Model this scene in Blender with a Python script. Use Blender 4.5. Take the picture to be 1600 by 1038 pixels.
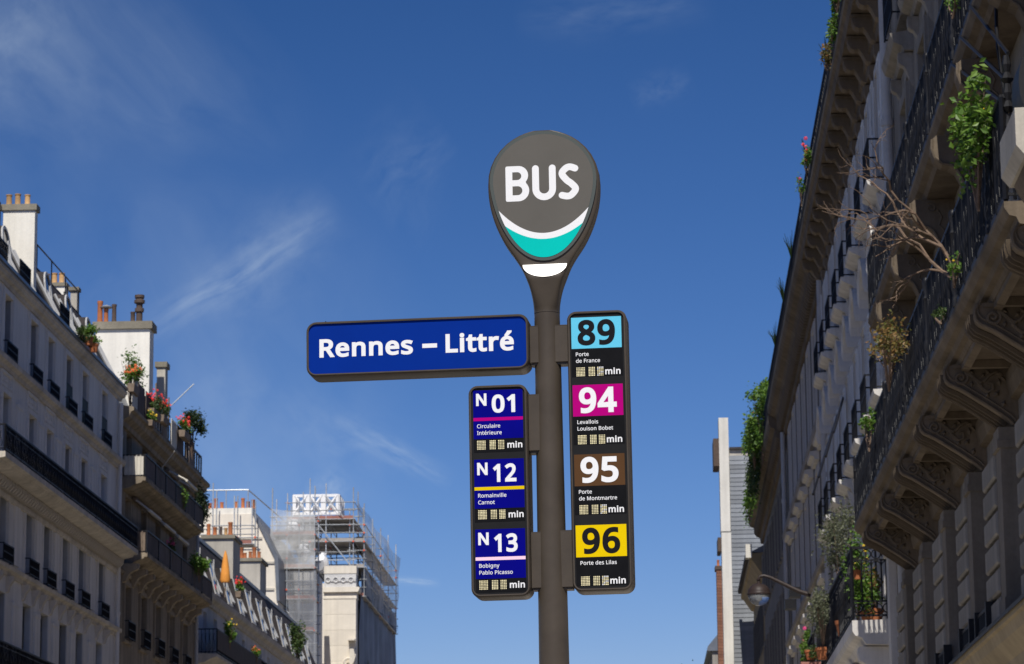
import bpy, bmesh, math, random, json
from mathutils import Vector, Matrix

for o in list(bpy.data.objects):
    bpy.data.objects.remove(o)
SC = bpy.context.scene
COL = SC.collection
rad = math.radians
rng = random.Random(7)

# ------------------------------------------------------------------ camera
cam = bpy.data.cameras.new('camera')
cam_o = bpy.data.objects.new('camera', cam)
COL.objects.link(cam_o)
_R = Matrix(((0.99904684, 0.01698543, 0.04021089),
             (0.04274658, -0.19413204, -0.98004361),
             (-0.00884024, 0.98082835, -0.19467307)))
cam_o.matrix_world = Matrix.Translation((0, 0, 1.6)) @ _R.to_4x4()
cam.sensor_width = 36.0
cam.lens = 105.75
cam.clip_start = 0.1
cam.clip_end = 6000
cam.dof.use_dof = True
cam.dof.focus_distance = 10.75
cam.dof.aperture_fstop = 20.0
SC.camera = cam_o

# ------------------------------------------------------------------ sky and sun
SUN_EL, SUN_AZ = 52.0, 4.0            # behind the camera, a little to its left
world = bpy.data.worlds.new('World')
SC.world = world
world.use_nodes = True
wt = world.node_tree
wt.nodes.clear()


def wn(kind, **kw):
    n = wt.nodes.new(kind)
    for k, v in kw.items():
        setattr(n, k, v)
    return n


def wmath(op, a, b=None, c=None, clamp=False):
    n = wn('ShaderNodeMath', operation=op, use_clamp=clamp)
    for i, v in enumerate((a, b, c)):
        if v is None:
            continue
        if isinstance(v, (int, float)):
            n.inputs[i].default_value = v
        else:
            wt.links.new(v, n.inputs[i])
    return n.outputs[0]


sky = wn('ShaderNodeTexSky', sky_type='NISHITA')
sky.sun_disc = False
sky.sun_elevation = rad(SUN_EL)
sky.sun_rotation = rad(180 + SUN_AZ)
sky.air_density = 1.0
sky.dust_density = 0.0
sky.ozone_density = 2.2
pre = wn('ShaderNodeMix', data_type='RGBA', blend_type='MULTIPLY')
pre.inputs[0].default_value = 1.0
pre.inputs[7].default_value = (1 / 6, 1 / 6, 1 / 6, 1)
wt.links.new(sky.outputs[0], pre.inputs[6])
sep = wn('ShaderNodeSeparateColor')       # deep, contrasty polarised blue: a power curve per channel
wt.links.new(pre.outputs[2], sep.inputs[0])
tint = wn('ShaderNodeCombineColor')
for ch_, (gain, power) in enumerate(((3.06, 1.917), (2.98, 1.58), (4.06, 1.634))):
    wt.links.new(wmath('MULTIPLY', wmath('POWER', sep.outputs[ch_], power), gain), tint.inputs[ch_])
tc = wn('ShaderNodeTexCoord')
DIR = tc.outputs['Generated']
nz1 = wn('ShaderNodeTexNoise')
nz1.inputs['Scale'].default_value = 14.0
nz1.inputs['Detail'].default_value = 3.0
wt.links.new(DIR, nz1.inputs['Vector'])


def pxdir(px, py):
    v = _R @ Vector(((px - 800) / 4700, -(py - 519) / 4700, -1))
    return v.normalized()


def dot(vec):
    n = wn('ShaderNodeVectorMath', operation='DOT_PRODUCT')
    wt.links.new(DIR, n.inputs[0])
    n.inputs[1].default_value = vec
    return n.outputs['Value']


def streak(p0, p1, width, strength, seed, fine=1.0, warp=0.6):
    """one wisp of high cirrus lying between two directions of the sky"""
    a, b = pxdir(*p0), pxdir(*p1)
    c = ((a + b) * 0.5).normalized()
    t = (b - a).normalized()
    n = c.cross(t).normalized()
    la = (b - a).length * 0.5
    lb = width / 4700.0
    u = wmath('DIVIDE', dot(t), la)
    cc = wmath('SUBTRACT', dot(n), 0.0)
    v = wmath('DIVIDE', cc, lb)
    wv = wmath('MULTIPLY', wmath('SUBTRACT', nz1.outputs['Fac'], 0.5), warp * 6)
    v = wmath('ADD', v, wv)
    comb = wn('ShaderNodeCombineXYZ')
    wt.links.new(wmath('MULTIPLY', u, 1.6), comb.inputs[0])
    wt.links.new(wmath('MULTIPLY', v, 2.2 * fine), comb.inputs[1])
    comb.inputs[2].default_value = seed
    nz = wn('ShaderNodeTexNoise')
    nz.inputs['Scale'].default_value = 1.3
    nz.inputs['Detail'].default_value = 5.0
    nz.inputs['Roughness'].default_value = 0.55
    nz.inputs['Distortion'].default_value = 0.15
    wt.links.new(comb.outputs[0], nz.inputs['Vector'])
    mu = wmath('SUBTRACT', 1.0, wmath('MULTIPLY', u, u), clamp=True)
    mv = wmath('POWER', 2.718, wmath('MULTIPLY', wmath('MULTIPLY', v, v), -1.4))
    front = wmath('GREATER_THAN', dot(c), 0.0)
    tex = wmath('MULTIPLY', wmath('SUBTRACT', nz.outputs['Fac'], 0.30, clamp=True), 2.4, clamp=True)
    m = wmath('MULTIPLY', wmath('MULTIPLY', mu, mv), wmath('MULTIPLY', tex, strength))
    return wmath('MULTIPLY', m, front)


STREAKS = [((205, 535), (530, 330), 26, 0.27, 1.0, 0.55, 0.25),
           ((300, 500), (520, 300), 60, 0.16, 2.0, 0.45, 0.4),
           ((-120, 330), (330, -60), 190, 0.20, 3.0, 0.30, 0.5),
           ((-60, 230), (140, -60), 90, 0.20, 9.0, 0.30, 0.5),
           ((520, 650), (710, 755), 20, 0.24, 4.0, 0.6, 0.25),
           ((430, 600), (640, 720), 55, 0.12, 5.0, 0.5, 0.4),
           ((600, 905), (690, 912), 6, 0.40, 6.0, 1.0, 0.2),
           ((475, 790), (535, 730), 30, 0.26, 7.0, 0.6, 0.4),
           ((800, 30), (1120, -10), 34, 0.09, 8.0, 0.5, 0.4),
           ((980, 150), (1080, 110), 26, 0.07, 10.0, 0.5, 0.4),
           ((560, 300), (700, 200), 80, 0.07, 11.0, 1.0, 0.9),
           ((250, 650), (420, 560), 60, 0.08, 12.0, 0.5, 0.5),
           ((-200, 760), (640, 380), 210, 0.13, 13.0, 0.25, 0.5),
           ((300, 640), (620, 860), 120, 0.10, 14.0, 0.3, 0.5)]
cloud = None
for s in STREAKS:
    v = streak(*s)
    cloud = v if cloud is None else wmath('ADD', cloud, v)
cloud = wmath('MINIMUM', cloud, 0.7)
mixc = wn('ShaderNodeMix', data_type='RGBA')
wt.links.new(cloud, mixc.inputs[0])
wt.links.new(tint.outputs[0], mixc.inputs[6])
mixc.inputs[7].default_value = (5.9, 7.0, 8.1, 1)
bg = wn('ShaderNodeBackground')
bg.inputs[1].default_value = 0.10
wt.links.new(mixc.outputs[2], bg.inputs[0])
wo = wn('ShaderNodeOutputWorld')
wt.links.new(bg.outputs[0], wo.inputs[0])

sun = bpy.data.lights.new('sun', 'SUN')
sun.energy = 4.7
sun.angle = rad(0.5)
sun.color = (1.0, 0.955, 0.88)
sun_o = bpy.data.objects.new('sun', sun)
COL.objects.link(sun_o)
_sd = Vector((-math.sin(rad(SUN_AZ)) * math.cos(rad(SUN_EL)), -math.cos(rad(SUN_AZ)) * math.cos(rad(SUN_EL)), math.sin(rad(SUN_EL))))
sun_o.rotation_euler = _sd.to_track_quat('Z', 'Y').to_euler()
sun_o.location = _sd * 200

SC.view_settings.view_transform = 'Standard'
SC.view_settings.look = 'None'
SC.view_settings.gamma = 1.0
SC.view_settings.use_curve_mapping = False
SC.view_settings.exposure = 0.0
SC.render.engine = 'CYCLES'
SC.cycles.max_bounces = 8
SC.cycles.diffuse_bounces = 5


# ------------------------------------------------------------------ materials
def new_mat(name):
    m = bpy.data.materials.new(name)
    m.use_nodes = True
    return m, m.node_tree, m.node_tree.nodes['Principled BSDF']


def mat(name, col, rough=0.6, metal=0.0, var=0.0, scale=3.0, spec=0.5, bump=0.0, coords='Object'):
    m, t, b = new_mat(name)
    b.inputs['Base Color'].default_value = (*col, 1)
    b.inputs['Roughness'].default_value = rough
    b.inputs['Metallic'].default_value = metal
    b.inputs['Specular IOR Level'].default_value = spec
    if var or bump:
        tcn = t.nodes.new('ShaderNodeTexCoord')
        nz = t.nodes.new('ShaderNodeTexNoise')
        nz.inputs['Scale'].default_value = scale
        nz.inputs['Detail'].default_value = 5
        nz.inputs['Roughness'].default_value = 0.6
        t.links.new(tcn.outputs[coords], nz.inputs['Vector'])
        if var:
            r = t.nodes.new('ShaderNodeMapRange')
            r.inputs[1].default_value = 0.3
            r.inputs[2].default_value = 0.7
            r.inputs[3].default_value = 1 - var
            r.inputs[4].default_value = 1 + var
            t.links.new(nz.outputs['Fac'], r.inputs[0])
            mx = t.nodes.new('ShaderNodeMix')
            mx.data_type = 'RGBA'
            mx.blend_type = 'MULTIPLY'
            mx.inputs[0].default_value = 1
            mx.inputs[6].default_value = (*col, 1)
            t.links.new(r.outputs[0], mx.inputs[7])
            t.links.new(mx.outputs[2], b.inputs['Base Color'])
        if bump:
            bp = t.nodes.new('ShaderNodeBump')
            bp.inputs['Strength'].default_value = bump
            bp.inputs['Distance'].default_value = 0.02
            t.links.new(nz.outputs['Fac'], bp.inputs['Height'])
            t.links.new(bp.outputs[0], b.inputs['Normal'])
    return m


def stone(name, col, stain=0.35, grain=0.08, streaks=0.25):
    """weathered limestone or render: broad stains, rain streaks and a fine grain"""
    m, t, b = new_mat(name)
    b.inputs['Roughness'].default_value = 0.9
    b.inputs['Specular IOR Level'].default_value = 0.25
    tcn = t.nodes.new('ShaderNodeTexCoord')
    prev = None
    for sc_, amp, mapping in ((0.55, stain, None), (1.0, streaks, (3.0, 3.0, 0.16)), (16.0, grain, None)):
        nz = t.nodes.new('ShaderNodeTexNoise')
        nz.inputs['Scale'].default_value = sc_
        nz.inputs['Detail'].default_value = 6
        nz.inputs['Roughness'].default_value = 0.62
        src = tcn.outputs['Object']
        if mapping:
            mp = t.nodes.new('ShaderNodeMapping')
            mp.inputs['Scale'].default_value = mapping
            t.links.new(src, mp.inputs[0])
            src = mp.outputs[0]
        t.links.new(src, nz.inputs['Vector'])
        r = t.nodes.new('ShaderNodeMapRange')
        r.inputs[1].default_value = 0.32
        r.inputs[2].default_value = 0.68
        r.inputs[3].default_value = 1 - amp
        r.inputs[4].default_value = 1 + amp * 0.4
        t.links.new(nz.outputs['Fac'], r.inputs[0])
        mx = t.nodes.new('ShaderNodeMix')
        mx.data_type = 'RGBA'
        mx.blend_type = 'MULTIPLY'
        mx.inputs[0].default_value = 1
        if prev is None:
            mx.inputs[6].default_value = (*col, 1)
        else:
            t.links.new(prev, mx.inputs[6])
        t.links.new(r.outputs[0], mx.inputs[7])
        prev = mx.outputs[2]
    t.links.new(prev, b.inputs['Base Color'])
    bp = t.nodes.new('ShaderNodeBump')
    bp.inputs['Strength'].default_value = 0.25
    bp.inputs['Distance'].default_value = 0.02
    t.links.new(nz.outputs['Fac'], bp.inputs['Height'])
    t.links.new(bp.outputs[0], b.inputs['Normal'])
    return m


def leafmat(name, c0, c1, trans=0.35):
    m, t, b = new_mat(name)
    geo = t.nodes.new('ShaderNodeNewGeometry')
    r = t.nodes.new('ShaderNodeMix')
    r.data_type = 'RGBA'
    r.inputs[6].default_value = (*c0, 1)
    r.inputs[7].default_value = (*c1, 1)
    t.links.new(geo.outputs['Random Per Island'], r.inputs[0])
    t.links.new(r.outputs[2], b.inputs['Base Color'])
    b.inputs['Roughness'].default_value = 0.5
    tr = t.nodes.new('ShaderNodeBsdfTranslucent')
    t.links.new(r.outputs[2], tr.inputs[0])
    ms = t.nodes.new('ShaderNodeMixShader')
    ms.inputs[0].default_value = trans
    out = t.nodes['Material Output']
    t.links.new(b.outputs[0], ms.inputs[1])
    t.links.new(tr.outputs[0], ms.inputs[2])
    t.links.new(ms.outputs[0], out.inputs[0])
    return m


M = dict(
    frame=mat('brown_grey_metal', (0.066, 0.053, 0.040), 0.40, 0.0, 0.14, 9, 0.25, 0.02),
    bezel=mat('dark_green_grey', (0.05, 0.062, 0.055), 0.5),
    headgrey=mat('head_grey', (0.112, 0.105, 0.093), 0.6, 0, 0.06, 5, 0.1),
    white=mat('white_print', (0.80, 0.80, 0.80), 0.5, 0, 0, 3, 0.2),
    teal=mat('teal_print', (0.0, 0.50, 0.435), 0.6, 0, 0.05, 6, 0.05),
    blue=mat('sign_blue', (0.0006, 0.024, 0.235), 0.6, 0, 0.06, 5, 0.04),
    navy=mat('night_blue', (0.0008, 0.0008, 0.19), 0.6, 0, 0.08, 8, 0.04),
    black=mat('panel_black', (0.006, 0.006, 0.007), 0.5, 0, 0.2, 20, 0.08),
    inner=mat('panel_dark_grey', (0.015, 0.015, 0.016), 0.6, 0, 0.1, 20, 0.08),
    ink=mat('black_print', (0.010, 0.010, 0.012), 0.55, 0, 0, 3, 0.06),
    cyan=mat('light_blue_print', (0.12, 0.54, 0.74), 0.6, 0, 0.03, 8, 0.05),
    magenta=mat('magenta_print', (0.43, 0.0, 0.175), 0.6, 0, 0.03, 8, 0.04),
    brown=mat('brown_print', (0.085, 0.038, 0.012), 0.55, 0, 0.06, 8, 0.15),
    yellow=mat('yellow_print', (0.74, 0.52, 0.0), 0.6, 0, 0.03, 8, 0.05),
    pink=mat('pale_pink_print', (0.9, 0.62, 0.74), 0.55, 0, 0, 3, 0.15),
    dots=mat('display_dots', (0.78, 0.70, 0.42), 0.5, 0, 0.35, 60, 0.2),
    iron=mat('black_iron', (0.010, 0.010, 0.012), 0.48, 0, 0.3, 12, 0.3),
    glass=mat('window_glass', (0.012, 0.014, 0.018), 0.06, 0, 0, 3, 0.6),
    winframe=mat('window_frame_white', (0.42, 0.42, 0.42), 0.6, 0, 0.12, 4),
    darkframe=mat('window_frame_dark', (0.06, 0.05, 0.045), 0.6, 0, 0.12, 4),
    zinc=mat('zinc', (0.16, 0.175, 0.20), 0.42, 0.25, 0.2, 1.5),
    slate=mat('slate', (0.048, 0.042, 0.042), 0.75, 0, 0.35, 2.2, 0.12),
    plaster=stone('chimney_plaster', (0.88, 0.84, 0.75), 0.10, 0.05, 0.12),
    plaster2=stone('grey_plaster', (0.55, 0.51, 0.44), 0.22, 0.08, 0.2),
    greyslate=mat('grey_slate', (0.20, 0.215, 0.235), 0.6, 0, 0.25, 1.2),
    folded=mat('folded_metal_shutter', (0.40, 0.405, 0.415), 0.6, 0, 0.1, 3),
    foldedd=mat('reveal_shade_shutter', (0.07, 0.062, 0.055), 0.7, 0, 0.1, 3),  # right-hand shutters: shade of the window reveals put into the tone
    screen=mat('dark_green_screen', (0.012, 0.022, 0.018), 0.7, 0, 0.2, 8),
    cap=stone('mossy_stone_cap', (0.30, 0.27, 0.21), 0.3, 0.15, 0.1),
    pot=mat('terracotta_light', (0.50, 0.30, 0.13), 0.85, 0, 0.2, 6),
    potred=mat('terracotta', (0.45, 0.15, 0.055), 0.85, 0, 0.2, 6),
    potdark=mat('dark_flue', (0.09, 0.06, 0.045), 0.8, 0, 0.2, 6),
    stoneA=stone('cream_stone', (0.77, 0.73, 0.68), 0.12, 0.05, 0.16),
    stoneAt=stone('warm_stone_trim', (0.62, 0.56, 0.48), 0.22, 0.08, 0.25),
    stoneB=stone('brown_stone', (0.36, 0.295, 0.215), 0.35, 0.12, 0.4),
    stoneC=stone('pale_render', (0.62, 0.61, 0.61), 0.2, 0.06, 0.2),
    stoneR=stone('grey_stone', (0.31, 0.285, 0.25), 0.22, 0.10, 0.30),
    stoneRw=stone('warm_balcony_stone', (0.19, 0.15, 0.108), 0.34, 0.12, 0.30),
    stoneRp=stone('shaded_brown_stone', (0.225, 0.195, 0.16), 0.3, 0.12, 0.3),  # shade of pilaster returns and window gaps is put into this brown
    stoneRd=stone('sooty_shaded_stone', (0.10, 0.075, 0.05), 0.3, 0.12, 0.2),  # soot plus the shade under the consoles, both in the colour
    stoneR2=stone('white_stone', (0.68, 0.65, 0.61), 0.15, 0.06, 0.22),
    stoneR3=stone('pale_grey_stone', (0.38, 0.345, 0.30), 0.16, 0.06, 0.22),
    stoneY=stone('ochre_render', (0.40, 0.31, 0.18), 0.25, 0.10, 0.25),
    stoneE=stone('clean_limestone', (0.80, 0.73, 0.62), 0.10, 0.05, 0.12),
    frieze=stone('pale_carved_stone', (0.66, 0.65, 0.64), 0.2, 0.1, 0.1),
    tower=stone('white_render', (0.72, 0.69, 0.62), 0.10, 0.06, 0.18),
    brick=mat('brick_red', (0.22, 0.10, 0.06), 0.9, 0, 0.3, 6),
    shutter=mat('shutter_white', (0.66, 0.68, 0.70), 0.6, 0, 0.1, 4),
    darkshutter=mat('shutter_dark', (0.08, 0.075, 0.07), 0.6, 0, 0.1, 4),
    pipe=mat('painted_pipe', (0.46, 0.45, 0.44), 0.5, 0, 0.12, 3),
    canvas=mat('brown_canvas', (0.085, 0.065, 0.058), 0.85, 0, 0.25, 2.5),
    cloth=mat('cream_cloth', (0.62, 0.58, 0.50), 0.8, 0, 0.1, 3),
    parasol=mat('orange_canvas', (0.75, 0.30, 0.05), 0.8, 0, 0.1, 5),
    wood=mat('grey_wood', (0.20, 0.15, 0.11), 0.8, 0, 0.3, 5),
    bark=mat('bark', (0.17, 0.115, 0.08), 0.9, 0, 0.35, 20),
    steel=mat('galvanised_steel', (0.42, 0.44, 0.46), 0.45, 0.3, 0.2, 4),
    redclip=mat('orange_coupler', (0.75, 0.10, 0.03), 0.6),
    plank=mat('red_brown_plank', (0.30, 0.13, 0.10), 0.8, 0, 0.25, 1.5),
    plankg=mat('grey_plank', (0.34, 0.31, 0.28), 0.8, 0, 0.25, 1.5),
    whitepaint=mat('white_paint', (0.80, 0.80, 0.80), 0.5),
    lampbrown=mat('lamp_brown', (0.035, 0.024, 0.022), 0.5, 0, 0.2, 30, 0.25),
    tan=stone('tan_shopfront', (0.40, 0.32, 0.20), 0.2, 0.08, 0.2),
    asphalt=mat('worn_asphalt', (0.105, 0.098, 0.088), 0.9, 0, 0.2, 0.6, 0.3),
    paving=mat('pale_granite_paving', (0.48, 0.43, 0.36), 0.9, 0, 0.2, 0.8, 0.3),
    earth=mat('ground_grey', (0.10, 0.098, 0.09), 0.95, 0, 0.2, 0.05, 0.2),
    linepaint=mat('road_paint', (0.7, 0.7, 0.68), 0.7, 0, 0.1, 3),
    g1=leafmat('leaf_bright', (0.05, 0.13, 0.014), (0.15, 0.26, 0.03)),
    g2=leafmat('leaf_mid', (0.025, 0.06, 0.012), (0.085, 0.13, 0.03)),
    g3=leafmat('leaf_olive', (0.07, 0.085, 0.045), (0.16, 0.17, 0.10)),
    g4=leafmat('leaf_rust', (0.10, 0.13, 0.03), (0.28, 0.15, 0.05)),
    gd=leafmat('leaf_dark', (0.012, 0.03, 0.008), (0.04, 0.07, 0.018)),
    red=mat('petal_red', (0.75, 0.02, 0.015), 0.6),
    orange=mat('petal_orange', (0.75, 0.13, 0.02), 0.6),
    yel=mat('petal_yellow', (0.85, 0.55, 0.02), 0.6),
    pinkp=mat('petal_pink', (0.75, 0.05, 0.22), 0.6),
)
_m, _t, _b = new_mat('lamp_glass')
_b.inputs['Base Color'].default_value = (0.8, 0.84, 0.86, 1)
_b.inputs['Roughness'].default_value = 0.08
_b.inputs['Transmission Weight'].default_value = 0.75
_b.inputs['IOR'].default_value = 1.2
M['lampglass'] = _m


def netmat(name, col, alpha, cell=0.0, rough=0.8):
    """woven debris netting: partly see-through cloth"""
    m, t, b = new_mat(name)
    b.inputs['Base Color'].default_value = (*col, 1)
    b.inputs['Roughness'].default_value = rough
    tcn = t.nodes.new('ShaderNodeTexCoord')
    nz = t.nodes.new('ShaderNodeTexNoise')
    nz.inputs['Scale'].default_value = 0.45
    nz.inputs['Detail'].default_value = 4
    t.links.new(tcn.outputs['Object'], nz.inputs['Vector'])
    r = t.nodes.new('ShaderNodeMapRange')
    r.inputs[1].default_value = 0.35
    r.inputs[2].default_value = 0.65
    r.inputs[3].default_value = alpha * 0.6
    r.inputs[4].default_value = min(1, alpha * 1.35)
    t.links.new(nz.outputs['Fac'], r.inputs[0])
    t.links.new(r.outputs[0], b.inputs['Alpha'])
    return m


M['net'] = netmat('white_debris_netting', (0.66, 0.66, 0.64), 0.46)
M['netgrey'] = netmat('grey_debris_netting', (0.34, 0.35, 0.37), 0.46)
M['tarp'] = mat('grey_blue_sheeting', (0.17, 0.19, 0.24), 0.6, 0, 0.35, 0.35, 0.3, 0.5)
M['greenpanel'] = mat('green_hoarding', (0.10, 0.13, 0.075), 0.7, 0, 0.1, 1)


# ------------------------------------------------------------------ mesh helpers
class MB:
    """collects faces; build() links them as ONE mesh object"""

    def __init__(self, tf=None):
        self.v, self.f, self.mi = [], [], []
        self.tf = tf
        self.cur = 0

    def add(self, verts, faces):
        n = len(self.v)
        if self.tf:
            verts = [self.tf(*p) for p in verts]
        self.v += [tuple(p) for p in verts]
        for f in faces:
            self.f.append(tuple(i + n for i in f))
            self.mi.append(self.cur)

    def box(self, x0, x1, y0, y1, z0, z1):
        self.add([(x0, y0, z0), (x1, y0, z0), (x1, y1, z0), (x0, y1, z0), (x0, y0, z1), (x1, y0, z1), (x1, y1, z1), (x0, y1, z1)],
                 [(0, 3, 2, 1), (4, 5, 6, 7), (0, 1, 5, 4), (1, 2, 6, 5), (2, 3, 7, 6), (3, 0, 4, 7)])

    def quad(self, a, b, c, d):
        self.add([a, b, c, d], [(0, 1, 2, 3)])

    def poly(self, pts):
        self.add(pts, [tuple(range(len(pts)))])

    def prism(self, prof, y0, y1, axis='y'):
        """profile of (out, z) points swept along y (or, axis z: (x, y) points swept up; axis x: (y, z) swept along x)"""
        n = len(prof)
        if axis == 'y':
            vs = [(a, y0, b) for a, b in prof] + [(a, y1, b) for a, b in prof]
        elif axis == 'z':
            vs = [(a, b, y0) for a, b in prof] + [(a, b, y1) for a, b in prof]
        else:
            vs = [(y0, a, b) for a, b in prof] + [(y1, a, b) for a, b in prof]
        fs = [tuple(range(n))[::-1], tuple(range(n, 2 * n))]
        for i in range(n):
            j = (i + 1) % n
            fs.append((i, j, n + j, n + i))
        self.add(vs, fs)

    def tube(self, pts, r, n=6, cap=True):
        pts = [Vector(p) for p in pts]
        rs = r if isinstance(r, (list, tuple)) else [r] * len(pts)
        vs, fs = [], []
        up = None
        for i, p in enumerate(pts):
            d = (pts[min(i + 1, len(pts) - 1)] - pts[max(i - 1, 0)])
            if d.length < 1e-9:
                d = Vector((0, 0, 1))
            d.normalize()
            ref = Vector((0, 0, 1)) if abs(d.z) < 0.9 else Vector((1, 0, 0))
            if up is None:
                a = d.cross(ref).normalized()
            else:
                a = (up - d * up.dot(d))
                a = a.normalized() if a.length > 1e-6 else d.cross(ref).normalized()
            up = a
            b = d.cross(a)
            for k in range(n):
                t = 2 * math.pi * k / n
                vs.append(tuple(p + (a * math.cos(t) + b * math.sin(t)) * rs[i]))
        for i in range(len(pts) - 1):
            for k in range(n):
                k2 = (k + 1) % n
                fs.append((i * n + k, i * n + k2, (i + 1) * n + k2, (i + 1) * n + k))
        if cap:
            fs.append(tuple(range(n))[::-1])
            fs.append(tuple(range((len(pts) - 1) * n, len(pts) * n)))
        self.add(vs, fs)

    def bar(self, p, q, w):
        self.tube([p, q], w * 0.707, 4, False)

    def lathe(self, c, prof, n=12, cap=True):
        vs, fs = [], []
        for r, z in prof:
            for k in range(n):
                t = 2 * math.pi * k / n
                vs.append((c[0] + r * math.cos(t), c[1] + r * math.sin(t), c[2] + z))
        for i in range(len(prof) - 1):
            for k in range(n):
                k2 = (k + 1) % n
                fs.append((i * n + k, i * n + k2, (i + 1) * n + k2, (i + 1) * n + k))
        if cap:
            fs.append(tuple(range(n))[::-1])
            fs.append(tuple(range((len(prof) - 1) * n, len(prof) * n)))
        self.add(vs, fs)

    def ring(self, c, R, r, ax, n=10, m=4):
        """torus round centre c; ax = 'x' or 'y' is its axis"""
        vs, fs = [], []
        for i in range(n):
            t = 2 * math.pi * i / n
            for k in range(m):
                s = 2 * math.pi * k / m
                rr = R + r * math.cos(s)
                h = r * math.sin(s)
                if ax == 'x':
                    vs.append((c[0] + h, c[1] + rr * math.cos(t), c[2] + rr * math.sin(t)))
                else:
                    vs.append((c[0] + rr * math.cos(t), c[1] + h, c[2] + rr * math.sin(t)))
        for i in range(n):
            i2 = (i + 1) % n
            for k in range(m):
                k2 = (k + 1) % m
                fs.append((i * m + k, i2 * m + k, i2 * m + k2, i * m + k2))
        self.add(vs, fs)

    def build(self, name, mats, parent=None, smooth=False, recalc=True):
        me = bpy.data.meshes.new(name)
        me.from_pydata(self.v, [], self.f)
        if not isinstance(mats, (list, tuple)):
            mats = [mats]
        for m in mats:
            me.materials.append(m)
        if len(mats) > 1:
            me.polygons.foreach_set('material_index', self.mi)
        if recalc:
            bm = bmesh.new()
            bm.from_mesh(me)
            bmesh.ops.recalc_face_normals(bm, faces=bm.faces)
            bm.to_mesh(me)
            bm.free()
        if smooth:
            me.polygons.foreach_set('use_smooth', [True] * len(me.polygons))
            try:
                me.set_sharp_from_angle(angle=rad(40))
            except Exception:
                pass
        me.update()
        o = bpy.data.objects.new(name, me)
        COL.objects.link(o)
        if parent:
            o.parent = parent
        return o


def tag(o, label, cat=None, group=None, kind=None):
    o['label'] = label
    if cat:
        o['category'] = cat
    if group:
        o['group'] = group
    if kind:
        o['kind'] = kind
    return o


def structure(o):
    o['kind'] = 'structure'
    return o


def empty(name, loc=(0, 0, 0), rot=(0, 0, 0), parent=None):
    o = bpy.data.objects.new(name, None)
    o.empty_display_size = 0.2
    COL.objects.link(o)
    o.location = loc
    o.rotation_euler = rot
    if parent:
        o.parent = parent
    return o


def copy_tree(o, parent):
    c = o.copy()
    COL.objects.link(c)
    c.parent = parent
    for ch in list(o.children):
        copy_tree(ch, c)
    return c


_cache = {}


def place(key, builder, loc, parent):
    """the first call moves the piece itself, later calls move copies that share its mesh"""
    if key not in _cache:
        o = builder()
        o.parent = parent
        _cache[key] = o
    else:
        o = copy_tree(_cache[key], parent)
    o.location = loc
    return o


def by_object(m, amp):
    """multiply a material's colour by a value that differs from object to object"""
    t = m.node_tree
    b = t.nodes['Principled BSDF']
    lk = b.inputs['Base Color'].links
    src = lk[0].from_socket if lk else None
    oi = t.nodes.new('ShaderNodeObjectInfo')
    r = t.nodes.new('ShaderNodeMapRange')
    r.inputs[3].default_value = 1 - amp
    r.inputs[4].default_value = 1 + amp
    t.links.new(oi.outputs['Random'], r.inputs[0])
    mx = t.nodes.new('ShaderNodeMix')
    mx.data_type = 'RGBA'
    mx.blend_type = 'MULTIPLY'
    mx.inputs[0].default_value = 1
    if src:
        t.links.new(src, mx.inputs[6])
    else:
        mx.inputs[6].default_value = b.inputs['Base Color'].default_value
    t.links.new(r.outputs[0], mx.inputs[7])
    t.links.new(mx.outputs[2], b.inputs['Base Color'])


for _k, _a in (('greyslate', 0.22), ('brick', 0.2), ('stoneE', 0.06), ('canvas', 0.25), ('pot', 0.25), ('potred', 0.22), ('steel', 0.2), ('shutter', 0.12), ('darkshutter', 0.2), ('folded', 0.3), ('stoneRw', 0.10), ('stoneR', 0.10)):
    by_object(M[_k], _a)

# ------------------------------------------------------------------ ground, road, pavements
def sheet(name, x0, x1, y0, y1, z, m):
    mb = MB()
    mb.quad((x0, y0, z), (x1, y0, z), (x1, y1, z), (x0, y1, z))
    return structure(mb.build(name, m, recalc=False))


sheet('ground', -900, 900, -300, 2500, -0.15, M['earth'])
sheet('road', -13.5, -0.9, -120, 600, -0.13, M['asphalt'])
for nm, x0, x1, kx0, kx1 in (('pavement', -0.75, 9.5, -0.9, -0.75), ('pavement', -17.6, -13.65, -13.65, -13.5)):
    mb = MB()
    mb.box(x0, x1, -120, 600, -0.14, 0.0)
    structure(mb.build(nm, M['paving']))
    mb = MB()
    mb.box(kx0, kx1, -120, 600, -0.145, -0.004)
    structure(mb.build('kerb', M['cap']))
mb = MB()
for i in range(60):
    mb.quad((-7.3, -100 + i * 10, -0.126), (-7.15, -100 + i * 10, -0.126), (-7.15, -97 + i * 10, -0.126), (-7.3, -97 + i * 10, -0.126))
structure(mb.build('road_marking', M['linepaint'], recalc=False))

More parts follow.
